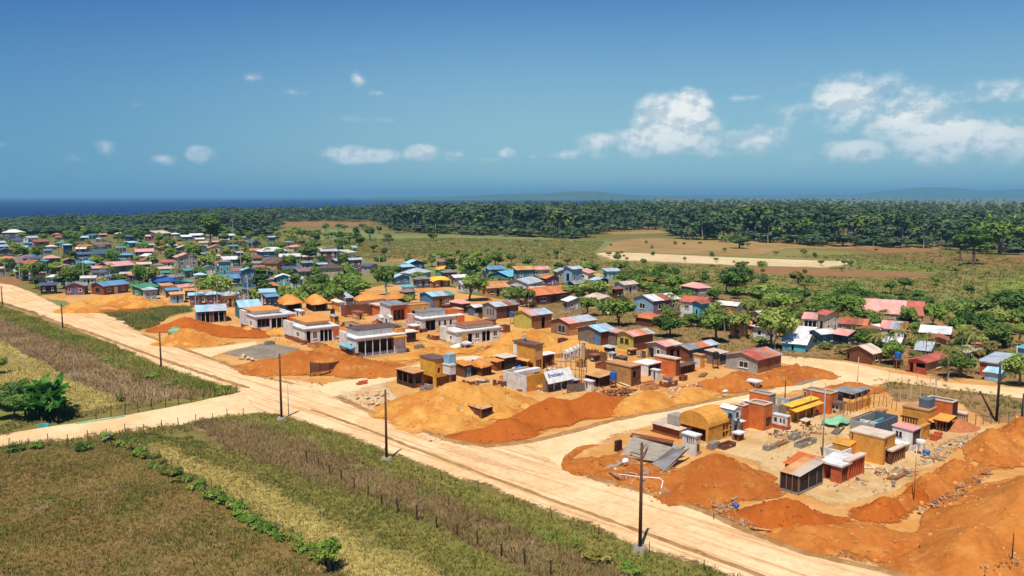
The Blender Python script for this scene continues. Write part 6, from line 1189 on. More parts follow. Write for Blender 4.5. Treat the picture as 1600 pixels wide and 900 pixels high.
while len(mass) < 6600:
    x = rf.uniform(-120, 1720); ye, yb2 = forest_edge_y(x), forest_back(x)
    y = ye - (ye - yb2) * rf.random() ** .95
    if 430 < x < 585 and 346 < y < 356 and False: continue
    if ye - y < 5 and rf.random() < .55: mass.append((x, y + 1.5 * rf.random(), rf.uniform(4, 9))); continue
    mass.append((x, y, forest_h(x) * rf.uniform(.72, 1.12) * (1 if y < ye - 4 else rf.uniform(.5, 1.0))))
mass.sort(key=lambda m: -m[1])
cand = mass[:900]; idx_front = set(rf.sample(range(len(cand)), 260))
pairs = {}
for k in range(6):
    for fol in ('f_forest', 'f_dark', 'f_tree'): pairs[(k, fol)] = leaf_mat_mesh('t', k, fol)
FL = {'f_forest': 'grey-green forest tree with pale trunk at the wood edge', 'f_dark': 'dark green forest tree with pale trunk at the wood edge', 'f_tree': 'fresh green forest tree with pale trunk at the wood edge'}
FLb = {'f_forest': 'low grey-green tree at the foot of the wood edge', 'f_dark': 'low dark green tree at the foot of the wood edge', 'f_tree': 'low fresh green tree at the foot of the wood edge'}
BV, BF, BT, TV, TF = [], [], [], [], []; nb = nt_ = 0
for i, (x, y, h) in enumerate(mass):
    k = (rf.randrange(6) if i < 1800 else rf.choice((0, 1, 2, 3, 4))) if h > 9.5 else rf.choice((4, 5)); c = P(x, y); hz = 20.5 if k < 4 else 11; s = h / hz if k < 4 else (h * .62 / hz if h > 9.5 else h / hz); sx = (s if h > 9.5 else s * 1.9) * rf.uniform(1.15, 1.95) * (1.3 if x < 420 else 1); az = rf.uniform(0, 6.28)
    if i in idx_front:
        fol = rf.choice(('f_forest', 'f_forest', 'f_dark', 'f_tree')); a, b = pairs[(k, fol)]; r = empty('forest_tree', c, az); r.scale = (sx, sx, s); link('crown', a, r); link('trunk', b, r); tag(r, (FL if k < 4 else FLb)[fol], 'tree', 'trees of the wood edge'); continue
    V, Fq, T, tv, tf = FR[k]; ca, sa = math.cos(az), math.sin(az); Rm = np.array([[ca * sx, -sa * sx, 0], [sa * sx, ca * sx, 0], [0, 0, s]])
    if i > 2600:      # far rows: every other leaf clump
        sel = np.arange(rf.randrange(2), len(Fq), 2); vs = (Fq[sel]).ravel(); Vl = V[vs] ; Fl = np.arange(len(vs)).reshape(-1, 4); Tl = T[vs]
    else: Vl, Fl, Tl = V, Fq, T
    BV.append(Vl @ Rm.T + np.array(c)); BF.append(Fl + nb); BT.append(Tl + rf.uniform(-.3, .3)); nb += len(Vl)
    if i < 2600: TV.append(tv @ Rm.T + np.array(c)); TF.append(tf + nt_); nt_ += len(tv)
me = mesh_np('forest', np.concatenate(BV), np.concatenate(BF), 4, False, {'tint': np.concatenate(BT)}); me.materials.append(M['f_forest']); fo = kind(link('forest', me), 'stuff'); tag(fo, 'dense far wood of tall thin trees reaching to the coast', 'forest')
me = mesh_np('forest_trunks', np.concatenate(TV), np.concatenate(TF), 4); me.materials.append(M['bark_pale']); kind(link('trunks', me, fo), 'stuff')

# ------------------------------------------------------------------ grass and weeds
def grass(name, pp, dens, h, w, mat, label, cat='grass', blades=5, lean=.5, clump=.0, seed=1, zoff=0.1, skip=(), maxn=60000, world=False):
    poly = pp if world else wpoly(pp); rng = np.random.default_rng(seed); xs = [p[0] for p in poly]; ys = [p[1] for p in poly]
    A = (max(xs) - min(xs)) * (max(ys) - min(ys)); n = int(A * dens); X = rng.uniform(min(xs), max(xs), n); Y = rng.uniform(min(ys), max(ys), n); k = inside(poly, X + 3.2 * fbm(X * .5 + seed, Y * .5, 3) + 2.5 * fbm(X * .12, Y * .12 + seed, 2), Y + 3.2 * fbm(X * .5 + 30, Y * .5 + seed, 3) + 2.5 * fbm(X * .12 + 8, Y * .12, 2))
    for sp in skip: k &= ~inside(wpoly(sp), X, Y)
    if clump: k &= (fbm(X * .35 + seed, Y * .35, 3) + .5) > clump + rng.uniform(-.15, .15, n)
    X, Y = X[k][:maxn], Y[k][:maxn]; n = len(X); hh = h * rng.uniform(.45, 1.25, n) * (.7 + .9 * (fbm(X * .22, Y * .22 + seed, 3) + .5))
    X = np.repeat(X, blades) + rng.normal(size=n * blades) * w * 1.6; Y = np.repeat(Y, blades) + rng.normal(size=n * blades) * w * 1.6; hh = np.repeat(hh, blades) * rng.uniform(.6, 1.15, n * blades)
    a = rng.uniform(0, 6.28, n * blades); dx, dy = np.cos(a) * w, np.sin(a) * w; lx, ly = rng.normal(size=n * blades) * lean * hh, rng.normal(size=n * blades) * lean * hh
    V = np.stack([np.column_stack([X - dx, Y - dy, np.full(len(X), zoff - .1)]), np.column_stack([X + dx, Y + dy, np.full(len(X), zoff - .1)]), np.column_stack([X + lx, Y + ly, hh + zoff])], 1).reshape(-1, 3)
    T = np.repeat(np.repeat(rng.uniform(0, 1, n), blades), 3); me = mesh_np(name, V, np.arange(len(V)), 3, False, {'tint': T}); me.materials.append(M[mat]); o = kind(link(name, me), 'stuff'); tag(o, label, cat); return o
grass('grass', [(-60, 715), (0, 704), (180, 694), (330, 772), (470, 852), (560, 917), (600, 960), (-100, 960)], 15, .19, .05, 'f_brown', 'brown-green rough grass of the near corner field', seed=1, zoff=.08, lean=.6, maxn=80000)
grass('grass', [(205, 690), (255, 694), (330, 724), (440, 770), (560, 836), (690, 900), (740, 960), (620, 960), (560, 915), (450, 832), (330, 762)], 12, .20, .06, 'f_straw', 'short straw coloured grass of the mown strip', seed=2, zoff=.10, lean=.9, maxn=40000)
grass('grass', [(190, 684), (330, 690), (520, 750), (960, 903), (1010, 960), (560, 960), (470, 852), (330, 772)], 8, .17, .05, 'f_mixed', 'thin mixed grass under the strips of the roadside field', seed=27, zoff=.09, maxn=50000)
grass('grass', [(190, 684), (240, 678), (330, 692), (345, 704), (255, 696), (205, 692)], 14, .26, .05, 'f_olive', 'olive grass at the corner of the side road', seed=24, zoff=.08, maxn=9000)
grass('grass', [(-30, 700), (0, 698), (100, 688), (200, 674), (300, 660), (340, 654), (300, 668), (200, 690), (100, 700), (0, 708)], 10, .35, .05, 'f_mixed', 'ragged grass along the near edge of the side road', seed=25, zoff=.08, maxn=9000)
grass('grass', [(-30, 690), (60, 664), (200, 640), (375, 612), (330, 618), (200, 632), (60, 652), (-30, 672)], 9, .4, .06, 'f_mixed', 'ragged grass along the far edge of the side road', seed=26, zoff=.08, maxn=9000)
grass('grass', [(255, 692), (340, 700), (520, 756), (700, 812), (960, 905), (1000, 960), (740, 960), (690, 900), (560, 836), (440, 770), (330, 724)], 13, .26, .05, 'f_olive', 'olive green grass between the mown strip and the dry weeds', seed=3, zoff=.08, maxn=60000)
grass('weeds', [(292, 664), (330, 656), (420, 670), (640, 752), (830, 834), (980, 905), (1060, 960), (940, 960), (780, 880), (640, 806), (450, 738), (340, 690)], 11, .55, .04, 'f_dry', 'tall dry mauve-brown weeds along the fence line', 'weeds', seed=4, zoff=.1, lean=.5, clump=.36, maxn=40000)
grass('grass', [(340, 652), (400, 648), (470, 662), (560, 692), (700, 745), (850, 801), (1000, 860), (1130, 903), (1220, 955), (1090, 955), (960, 900), (800, 832), (640, 760), (430, 680)], 15, .28, .05, 'f_olive', 'green and rust roadside verge grass', seed=5, zoff=.12, maxn=60000)
grass('grass', [(400, 660), (520, 690), (640, 745), (700, 770), (840, 822), (940, 870), (1010, 905), (960, 905), (800, 832), (640, 762), (520, 708)], 9, .45, .06, 'f_green', 'fresh green patches in the roadside verge', seed=6, zoff=.12, clump=.56, maxn=20000)
grass('grass', [(-40, 476), (0, 480), (130, 528), (300, 594), (372, 611), (330, 621), (250, 605), (90, 535), (0, 500)], 8, .6, .07, 'f_olive', 'roadside grass along the far main road', seed=7, zoff=.12, maxn=30000)
grass('grass', [(0, 482), (130, 530), (250, 575), (365, 610), (330, 616), (230, 585), (120, 545), (0, 505)], 6, .6, .08, 'f_green', 'green strip of weeds at the far roadside', seed=8, zoff=.12, clump=.5, maxn=12000)
grass('weeds', [(-40, 497), (0, 499), (90, 524), (250, 590), (330, 619), (215, 633), (120, 597), (0, 531)], 7, .5, .06, 'f_dry', 'dry mauve-brown weeds in the far roadside field', 'weeds', seed=9, zoff=.14, lean=.5, clump=.3, maxn=34000)
grass('grass', [(-40, 525), (0, 533), (120, 600), (198, 636), (120, 646), (60, 640), (0, 625)], 8, .24, .07, 'f_straw', 'pale cut grass of the far roadside field', seed=10, zoff=.14, lean=.8, maxn=30000)
grass('weeds', [(165, 490), (240, 483), (298, 479), (298, 487), (262, 495), (240, 511), (216, 516)], 6, .6, .09, 'f_mixed', 'patchy weeds on the vacant plot by the far crossroads', 'weeds', seed=11, zoff=.14, maxn=12000)
grass('weeds', [(1365, 592), (1460, 601), (1590, 622), (1600, 655), (1540, 655), (1500, 630), (1400, 626)], 3, .4, .06, 'f_mixed', 'sparse dry weeds on the vacant plot by the back road', 'weeds', seed=12, zoff=.14, clump=.45, maxn=9000)
grass('meadow_grass', [(480, 376), (700, 372), (980, 378), (1500, 392), (1650, 410), (1650, 520), (1480, 505), (1230, 475), (980, 425), (720, 405), (560, 405)], .5, .5, .28, 'f_mixed', 'rough tufts of the wide meadow behind the village', seed=13, zoff=.1, blades=5, lean=.8, clump=.42, maxn=30000, skip=[[(925, 393), (1060, 395), (1340, 406), (1340, 415), (1290, 421), (1050, 413), (940, 409)], [(1120, 415), (1470, 426), (1450, 436), (1200, 431)], [(950, 370), (1200, 375), (1500, 384), (1500, 393), (1190, 402), (930, 394)]])
grass('grass', [(-60, 715), (0, 704), (180, 694), (330, 772), (470, 852), (560, 917), (600, 960), (-100, 960)], 9, .26, .06, 'f_olive', 'olive patches in the near corner field', seed=21, zoff=.08, clump=.54, maxn=30000)
grass('grass', [(-60, 715), (0, 704), (180, 694), (330, 772), (470, 852), (560, 917), (600, 960), (-100, 960)], 9, .16, .06, 'f_dry', 'pale dry patches in the near corner field', seed=22, zoff=.08, clump=.60, lean=.9, maxn=20000)
grass('grass', [(292, 664), (330, 656), (420, 670), (640, 752), (830, 834), (980, 905), (1060, 960), (940, 960), (780, 880), (640, 806), (450, 738), (340, 690)], 10, .3, .05, 'f_mixed', 'mixed low grass under the dry weeds', seed=23, zoff=.1, maxn=30000)
scatter([(1000, 470), (1240, 490), (1500, 520), (1600, 540), (1600, 600), (1480, 592), (1300, 552), (1220, 545), (1040, 500)], 95, (1.2, 3.2), (3, 6), ['s', 'b'], ['f_bright', 'f_tree', 'f_mixed', 'f_dark'], ['bright garden shrub in the village', 'green garden shrub in the village', 'dry garden shrub in the village', 'dark garden shrub in the village'], 'garden shrubs in the village', 2.5, .85, 'shrub', 'shrub')
scatter([(740, 430), (1000, 450), (1060, 500), (900, 480), (760, 465)], 34, (1.5, 4), (3.5, 6.5), ['s', 'b'], ['f_bright', 'f_tree', 'f_dark'], ['bright shrub behind the tin roofed row', 'green shrub behind the tin roofed row', 'dark shrub behind the tin roofed row'], None, 3, .8, mass=('garden_shrubs', 'f_tree', 'green shrubs behind the tin roofed row'))
grass('weeds', [(860, 498), (960, 525), (1100, 556), (1230, 561), (1330, 564), (1600, 598), (1600, 545), (1300, 475), (1000, 450), (780, 440)], 1.6, .4, .12, 'f_mixed', 'patchy garden weeds on the bare village ground', 'weeds', seed=31, zoff=.1, clump=.38, lean=.7, maxn=16000)
for (nm, fol, lb), items in MASS.items():
    Vs, Fs, Ts, n0 = [], [], [], 0
    for c, hm, wm, k, az in items:
        me = BROAD[('s', k)][0]; co = np.empty(len(me.vertices) * 3, np.float32); me.vertices.foreach_get('co', co); co = co.reshape(-1, 3); tn = np.empty(len(me.vertices), np.float32); me.attributes['tint'].data.foreach_get('value', tn)
        s, sz, ca, sa = wm / 3.0, hm / 2.0, math.cos(az), math.sin(az); Vs.append(co @ np.array([[ca * s, sa * s, 0], [-sa * s, ca * s, 0], [0, 0, sz]]) + np.array(c)); Fs.append(np.arange(len(co)) + n0); Ts.append(tn + random.uniform(-.35, .35)); n0 += len(co)
    me = mesh_np(nm, np.concatenate(Vs), np.concatenate(Fs), 4, False, {'tint': np.concatenate(Ts)}); me.materials.append(M[fol]); tag(kind(link(nm, me), 'stuff'), lb, 'shrubs')
# green hedge along the near fence
for i in range(58):
    u = i / 57 + rt.uniform(-.01, .01); x = 185 + (512 - 185) * u; y = 692 + (884 - 692) * max(0, u) ** 1.02 + rt.uniform(-6, 6); c = P(x + rt.uniform(-6, 6), y)
    tree(0, y, 0, 0, ('s', i % 3), rt.choice(['f_green', 'f_bright', 'f_olive']), 'green hedge shrub along the near field fence', 'hedge shrubs along the fence', pt=c, hm=rt.uniform(.5, 1.25), wm=rt.uniform(1.0, 2.0), rnd=rt, name='shrub', cat='shrub')
for i, (x, y, hm, wm, f) in enumerate([(60, 700, .9, 2.2, 'f_green'), (20, 706, .9, 2.4, 'f_dark'), (130, 704, 1.2, 2.2, 'f_dark'), (165, 690, 1.4, 2.0, 'f_green'), (170, 566, 1.0, 2.4, 'f_green'), (180, 570, .9, 2.0, 'f_tree'), (82, 528, 1.2, 2.0, 'f_green'), (240, 592, 1.2, 3.0, 'f_green'), (270, 604, 1.0, 3.0, 'f_tree'), (340, 612, .9, 2.6, 'f_green'), (355, 610, .9, 2.6, 'f_green'), (930, 880, 1.1, 2.4, 'f_olive'), (985, 895, 1.0, 2.2, 'f_green'), (900, 862, .8, 1.8, 'f_olive'), (245, 502, 1.4, 3.2, 'f_dark'), (190, 628, 1.1, 1.6, 'f_olive')]):
    tree(0, y, 0, 0, ('s', i % 3), f, 'low roadside shrub in the grass verge', 'roadside shrubs', pt=P(x, y), hm=hm, wm=wm, rnd=rt, name='shrub', cat='shrub')
tree(514, 893, 40, 34, ('b', 4), 'f_bright', 'small crooked tree at the end of the near hedge', None, hm=2.9, wm=2.5)
# banana clump and dark bushes at the left edge
def leaf_mesh(L, w, droop, seed):
    m = MB(); n = 7; rnd = random.Random(seed); rows = []
    for i in range(n + 1):
        u = i / n; wd = w * math.sin(math.pi * min(1, .06 + u * .94)) ** .7 * (1 if u < .9 else .6); x = L * u * (1 - .25 * droop * u); z = L * (u * .55 - droop * u * u * .75); rows.append(((x, -wd, z + wd * .25), (x, 0, z), (x, wd, z + wd * .25)))
    for a, b in zip(rows[:-1], rows[1:]): m.poly([a[0], a[1], b[1], b[0]]); m.poly([a[1], a[2], b[2], b[1]])
    me = m.mesh('leaf'); at = me.attributes.new('tint', 'FLOAT', 'POINT'); at.data.foreach_set('value', np.full(len(me.vertices), rnd.uniform(.2, .9), np.float32)); me.materials.append(M['f_banana']); return me
BL = [leaf_mesh(2.6, .42, d, i) for i, d in enumerate((.15, .4, .7, 1.0, .55))]
for i, (x, y, hm) in enumerate([(62, 652, 4.8), (74, 655, 5.0), (86, 652, 5.6), (96, 655, 4.4), (50, 656, 4.2), (68, 645, 6.2), (90, 644, 6.0), (40, 650, 4.4), (102, 650, 3.0), (80, 648, 6.2), (56, 646, 5.0), (46, 660, 4.2), (92, 660, 4.0), (66, 660, 4.4)]):
    c = P(x, y); r = empty('banana_plant', c, rt.uniform(0, 6)); MB().tube((0, 0, -.2), (0, 0, hm * .5), .16, .10, 7).build('stem', M['f_olive'], r)
    for k in range(12):
        o = link('leaf', BL[(k + i) % 5], r); o.location = (0, 0, hm * .48); o.rotation_euler = (rt.uniform(-.2, .2), -rt.uniform(-.1, .75), k * 2.4 + rt.uniform(-.3, .3)); s = hm / 5.2 * rt.uniform(.7, 1.15); o.scale = (s, s, s)
    tag(r, 'banana plant with broad green leaves in the clump by the side road', 'banana plant', 'banana clump')
for i, (x, y, hm, wm) in enumerate([(22, 657, 3.8, 4.4), (8, 642, 3.4, 4.4), (36, 642, 3.8, 4.2), (46, 632, 3.0, 4.0), (-8, 657, 3.8, 4.0), (30, 624, 3.0, 4.0), (60, 640, 3.4, 4.0)]): tree(0, y, 0, 0, ('b', i % 4), 'f_dark', 'dark bush beside the banana clump', 'bushes beside the banana clump', pt=P(x, y), hm=hm, wm=wm, rnd=rt, name='shrub', cat='shrub')
tree(0, 585, 0, 0, ('b', 1), 'f_bright', 'bright bush behind the banana clump', None, pt=P(-2, 585), hm=3.0, wm=3.0, rnd=rt, name='shrub', cat='shrub')

# ------------------------------------------------------------------ poles, fences, rubble, person
def upole(x, yb, yt, label, arm=True, base=True, r0=.17, lean=(0, 0), mat='pole_wood', z=.2, group=None):
    c = P(x, yb, z); h = z_at(c, yt) - z; r = empty('utility_pole', c); MB().tube((0, 0, -.6), (lean[0], lean[1], h), r0, r0 * .68, 9).build('pole', M[mat], r, True)
    if base: 
        m = MB(); n = 14
        m.tube((0, 0, -.15), (0, 0, .22), .75, .55, n).build('footing', M['concrete'], r)
    if arm:
        MB().tube((lean[0] - .32, lean[1] - .28, h - .5), (lean[0] + .32, lean[1] + .28, h - .5), .035, n=5).build('crossarm', M[mat], r)
        for s in (-1, 1): MB().tube((lean[0] + s * .28, lean[1] + s * .25, h - .46), (lean[0] + s * .28, lean[1] + s * .25, h - .34), .03, .02, 6).build('insulator', M['frame_white'], r)
    return tag(r, label, 'pole', group)
upole(1000, 857, 692, 'tall brown utility pole on a round concrete foot opposite the collapsed roof')
upole(604, 717, 609, 'brown utility pole with a pale foot opposite the large ochre sand heap')
upole(440, 654, 553, 'dark utility pole standing at the crossroads')
upole(451, 650, 600, 'thin grey post beside the crossroads pole', False, False, .07, mat='metal_grey')
upole(252, 575, 519, 'brown utility pole between verge and the main road', base=False)
upole(98, 511, 474, 'brown utility pole beside the far sand cone', base=False)
upole(4, 478, 447, 'brown utility pole where the far main road bends', base=False)
upole(1285, 712, 598, 'slender grey pole standing in the cleared yard', False, False, .09, mat='metal_grey')
upole(1266, 650, 596, 'thin pole rising behind the yellow awnings', False, False, .07, mat='metal_grey')
upole(1226, 634, 593, 'dark lamp post beside the middle side road', False, False, .09, mat='black_iron')
upole(1428, 778, 715, 'thin wooden stick set in the red cone', False, False, .05, mat='wood', z=.9)
upole(1340, 596, 558, 'pale pole beside the vacant fenced plot', False, False, .06, mat='pole_pale')
upole(1557, 657, 570, 'thick dark post with a bracket at the end of the yard', False, False, .2, mat='black_iron')
upole(1596, 662, 615, 'short dark post with a lamp head by the dug bank', False, False, .14, mat='black_iron')
r = upole(1556, 652, 612, 'dark leaning timber propped against the thick post', False, False, .16, (-2.2, .3), 'dark_brown')
upole(1115, 812, 776, 'thin stick at the roadside by the pipe', False, False, .04, mat='oldwood')
upole(1582, 862, 833, 'short stake on the orange slope', False, False, .05, mat='dark_brown', z=2.2)
upole(1436, 866, 852, 'short peg at the foot of the orange slope', False, False, .05, mat='dark_brown')
upole(960, 704, 690, 'short post by the collapsed slabs', False, False, .07, mat='wood')
upole(1586, 590, 540, 'pale pole beside the turquoise roofed hut', False, False, .10, mat='pole_pale')
upole(1480, 588, 545, 'pole beside the red veranda house', False, False, .09, mat='wood')
upole(118, 614, 560, 'thin grey wire pole in the far field', False, False, .04, mat='metal_grey', z=0); upole(20, 612, 548, 'thin grey wire pole near the left bushes', False, False, .04, mat='metal_grey', z=0); upole(41, 600, 552, 'thin wire pole beside the banana clump', False, False, .04, mat='metal_grey', z=0)

def fence(label, pts, n, h, mat, wires=2, r=.06, jit=.15, z=.1, name='post_fence'):
    """posts along a pixel polyline, each post a part, plus strung wires"""
    W_ = [P(x, y, z) for x, y in pts]; root = empty(name, W_[0]); seg = [(b - a).length for a, b in zip(W_[:-1], W_[1:])]; tot = sum(seg); tops = []
    for i in range(n):
        d = tot * i / max(1, n - 1); k = 0
        while k < len(seg) - 1 and d > seg[k]: d -= seg[k]; k += 1
        p = W_[k].lerp(W_[k + 1], min(1, d / seg[k])) - W_[0]; rn = random.Random(i * 7 + int(tot)); hh = h * rn.uniform(.8, 1.2); q = p + Vector((rn.uniform(-jit, jit), rn.uniform(-jit, jit), hh))
        MB().tube(p - Vector((0, 0, .3)), q, r, r * .85, 5).build('post', M[mat], root); tops.append((p, q))
    for w in range(wires):
        m = MB(); f = .45 + .45 * w / max(1, wires - 1)
        for (a, b), (c, d) in zip(tops[:-1], tops[1:]): m.tube(a.lerp(b, f), c.lerp(d, f), 0.006, n=3, cap=False)
        m.build('wire', M['black_iron'], root)
    return tag(root, label, 'fence')
fence('weathered post and wire fence on the near side of the side road', [(-20, 704), (36, 698), (105, 692), (140, 688), (172, 684), (233, 675), (300, 664), (355, 654), (380, 650)], 15, 1.35, 'oldwood', z=.2)
fence('dark post fence on the far side of the side road', [(150, 655), (180, 650), (220, 642), (260, 635), (320, 624), (370, 613)], 12, 1.5, 'dark_brown', z=.1)
fence('post and wire fence running along the green hedge', [(188, 694), (250, 728), (330, 775), (420, 826), (515, 893)], 30, 1.6, 'oldwood', r=.045)
fence('dark fence posts inside the dry weeds', [(480, 722), (610, 795), (700, 832), (770, 862), (860, 900)], 15, 1.2, 'dark_brown', r=.08, z=.15)
fence('thin fence along the verge side of the dry weeds', [(640, 760), (780, 825), (830, 848), (905, 885)], 12, 1.2, 'wood', r=.05, z=.15)
fence('row of posts dividing the far roadside field', [(0, 530), (110, 585), (190, 625)], 12, 1.3, 'oldwood', r=.05)
fence('rail fence at the back of the cleared yard', [(1500, 664), (1530, 662), (1560, 660), (1592, 662)], 8, 1.1, 'oldwood', r=.06, z=.2)
fence('pale poles of the vacant fenced plot', [(1390, 628), (1410, 626), (1440, 622), (1462, 620), (1462, 606), (1425, 602), (1388, 598)], 12, 2.2, 'pole_pale', r=.05, z=.2)
fence('low timber stake fence behind the rubble wall', [(1318, 650), (1345, 640), (1380, 632), (1400, 640)], 14, 1.5, 'wood', r=.05, z=.2)
fence('short stakes along the near road edge', [(690, 745), (720, 752), (752, 764), (880, 815), (1078, 878), (1100, 888)], 7, .8, 'dark_brown', wires=0, r=.04, z=.4)

def rubble(label, pp, n, size, mats_, seed, z=.15, flat=.5, name='rubble', planks=.15):
    """loose stones and broken boards: one mass"""
    rng = random.Random(seed); poly = pp; xs = [p[0] for p in poly]; ys = [p[1] for p in poly]; root = None
    bs = {m: MB() for m in mats_}
    k = 0
    while k < n:
        x, y = rng.uniform(min(xs), max(xs)), rng.uniform(min(ys), max(ys))
        if not inside(poly, np.array([x]), np.array([y]))[0]: continue
        k += 1; c = P(x, y, z); s = size * .72 * rng.uniform(.35, 1.3) * (2.4 if rng.random() < .07 else (.55 if rng.random() < .5 else 1)); a = rng.uniform(0, 6.28); mb = bs[rng.choice(mats_)]
        if rng.random() < planks:
            L = s * rng.uniform(2.5, 5); d = Vector((math.cos(a), math.sin(a), rng.uniform(-.08, .25))); w = Vector((-math.sin(a), math.cos(a), 0)) * s * .28; mb.slab([c - d * L * .5 - w + Vector((0, 0, .1)), c + d * L * .5 - w + Vector((0, 0, .1)), c + d * L * .5 + w + Vector((0, 0, .1)), c - d * L * .5 + w + Vector((0, 0, .1))], .05)
        else:
            p = []
            for lv, zz in ((1, -.3), (.8, flat)):
                for q in range(4): aa = a + q * 1.57 + rng.uniform(-.35, .35); rr = s * .55 * lv * rng.uniform(.7, 1.2); p.append((c.x + rr * math.cos(aa), c.y + rr * math.sin(aa), c.z + zz * s * rng.uniform(.7, 1.1)))
            mb.hexa(p)
    first = True
    for m, mb in bs.items():
        if not mb.v: continue
        if first: o = kind(mb.build(name, M[m]), 'stuff'); tag(o, label, 'rubble'); first = False; main = o
        else: kind(mb.build('rubble_pieces', M[m], main), 'stuff')
RB = ['rock', 'rubble_red', 'tan', 'rubble_red']
rubble('pale broken stones spilling down to the main road', [(1100, 770), (1140, 765), (1165, 800), (1190, 832), (1150, 818), (1112, 800)], 200, .34, ['rock', 'tan', 'rubble_red', 'rock'], 1, .22)
rubble('stones along the foot of the dark red heap', [(1150, 815), (1260, 850), (1340, 876), (1320, 862), (1240, 836), (1180, 815)], 220, .30, RB, 2, .12)
rubble('broken blocks and boards scattered over the cleared yard', [(1190, 665), (1330, 645), (1480, 690), (1440, 730), (1380, 770), (1300, 770), (1200, 730)], 420, .22, ['rock', 'white', 'concrete', 'oldwood', 'rubble_red'], 3, .22, planks=.35)
rubble('heap of white scraps and boards beside the dug bank', [(1440, 712), (1480, 688), (1530, 672), (1520, 690), (1470, 718), (1430, 730)], 200, .26, ['white', 'rock', 'cream', 'oldwood', 'tan'], 4, .25, planks=.4)
rubble('rubble at the foot of the big ochre block', [(1362, 732), (1390, 728), (1430, 730), (1420, 745), (1370, 742)], 130, .28, ['rock', 'white', 'concrete', 'rubble_red', 'tan'], 5, .25)
rubble('rubble around the low balustrade box', [(1190, 674), (1240, 672), (1290, 660), (1280, 676), (1230, 690)], 170, .3, ['rubble_red', 'rock', 'oldwood'], 6, .2)
rubble('broken bits around the collapsed roof', [(960, 735), (1040, 745), (1075, 720), (1090, 735), (1050, 755), (960, 750)], 150, .28, ['rock', 'white', 'concrete', 'rust'], 7, .5)
rubble('stones at the road edge below the large sand heap', [(600, 640), (640, 665), (700, 688), (740, 696), (690, 700), (620, 668), (570, 640)], 190, .32, RB + ['tan'], 8, .14)
rubble('stones and debris on the orange plot corner', [(525, 618), (600, 610), (640, 640), (620, 655), (560, 636)], 170, .3, RB, 9, .14)
rubble('white scraps beside the tan bank', [(1020, 610), (1090, 598), (1100, 606), (1040, 622)], 110, .4, ['white', 'plastic_white', 'rock', 'rust'], 10, 1.0, planks=.4)
rubble('dark red brush and rubble beside the outhouse', [(940, 612), (975, 606), (985, 612), (950, 622)], 160, .4, ['rubble_red', 'dark_brown', 'rust'], 11, .9, planks=.4)
rubble('clutter of boards between the middle plot huts', [(640, 600), (720, 596), (860, 582), (1000, 596), (1080, 590), (1000, 612), (880, 618), (780, 605), (700, 612)], 300, .28, ['oldwood', 'rust', 'rock', 'white', 'tan'], 12, .2, planks=.5)
rubble('clutter between the white bungalows', [(370, 522), (470, 500), (560, 500), (640, 500), (720, 520), (790, 540), (700, 548), (640, 545), (540, 540), (460, 545)], 380, .34, ['rust', 'rock', 'white', 'tan', 'brown'], 13, .25, planks=.45)
rubble('stones along the main road edge of the mesh screen plot', [(330, 556), (400, 580), (470, 598), (520, 600), (480, 606), (400, 592)], 150, .32, RB, 14, .14)
rubble('pebbly debris lying along the trench of the dug bank', [(1480, 770), (1540, 730), (1550, 738), (1490, 785), (1430, 800)], 220, .24, ['rock', 'tan', 'rubble_red', 'oldwood'], 15, .5, planks=.4)
rubble('stones on the lower orange slope', [(1520, 870), (1580, 860), (1600, 880), (1540, 895)], 80, .22, ['rock', 'rubble_red'], 16, 1.6)
rubble('clods along the block corner of the road fork', [(890, 720), (960, 740), (1040, 765), (1100, 792), (1090, 800), (1000, 772), (900, 742)], 320, .22, ['rubble_red', 'rock'], 17, .18)

# sacks and white bundles
def lump(label, x, y, s, mat, z=.3, name='sack', cat='sack', group=None, sc=(1, .7, .5)):
    rn = random.Random(int(x * 7 + y)); c = P(x, y, z); V = []; n, m_ = 9, 6
    for j in range(m_ + 1):
        for i in range(n):
            a = 6.283 * i / n; b = math.pi * j / m_; f = 1 + .6 * (rn.random() - .5); V.append((s * sc[0] * f * math.sin(b) * math.cos(a), s * sc[1] * f * math.sin(b) * math.sin(a), s * sc[2] * f * -math.cos(b) + s * sc[2] * .6))
    Fq = [(j * n + i, j * n + (i + 1) % n, (j + 1) * n + (i + 1) % n, (j + 1) * n + i) for j in range(m_) for i in range(n)]
    me = bpy.data.meshes.new(name); me.from_pydata(V, [], Fq); me.update(); me.polygons.foreach_set('use_smooth', np.ones(len(Fq), bool)); o = link(name, me, None, M[mat]); o.location = c; o.rotation_euler = (0, 0, rn.uniform(0, 6)); tag(o, label, cat, group)
for i, (x, y, s) in enumerate([(381, 557, .9), (388, 560, .7), (394, 562, .7), (377, 560, .6), (404, 575, .6), (408, 578, .5)]): lump('white bundle lying on the mesh screen plot', x, y, s * .8, 'cream', group='white bundles', sc=(1.2, .7, .4))
for i, (x, y, s) in enumerate([(590, 632, .5), (582, 630, .5), (597, 618, .4), (575, 622, .5)]): lump('pale sack on the plot corner below the yellow block', x, y, s * .8, 'cream', group='pale sacks', sc=(1.2, .7, .4))
lump('white canister beside the tan bank', 1133, 613, .5, 'plastic_white', z=.8); lump('round white stone lying before the collapsed roof', 977, 722, .5, 'plastic_white', z=.9); lump('long white sheet of bundles by the cream bungalow', 722, 542, 1.5, 'plastic_white', sc=(2.2, .8, .35))
lump('white scrap in the near verge grass', 666, 779, .16, 'rock', z=.1); lump('small pale stone in the olive grass', 637, 785, .14, 'rock', z=.1); lump('white pebble bag by the near hedge', 312, 757, .3, 'plastic_white')
lump('blue plastic bundle on the orange heap', 1149, 791, .35, 'plastic_blue', z=.7); lump('folded blue cloth beside the white stand', 1447, 708, .5, 'plastic_blue', z=.3); lump('grey rock in the road edge debris', 1257, 839, .45, 'rubble_red', z=.2)
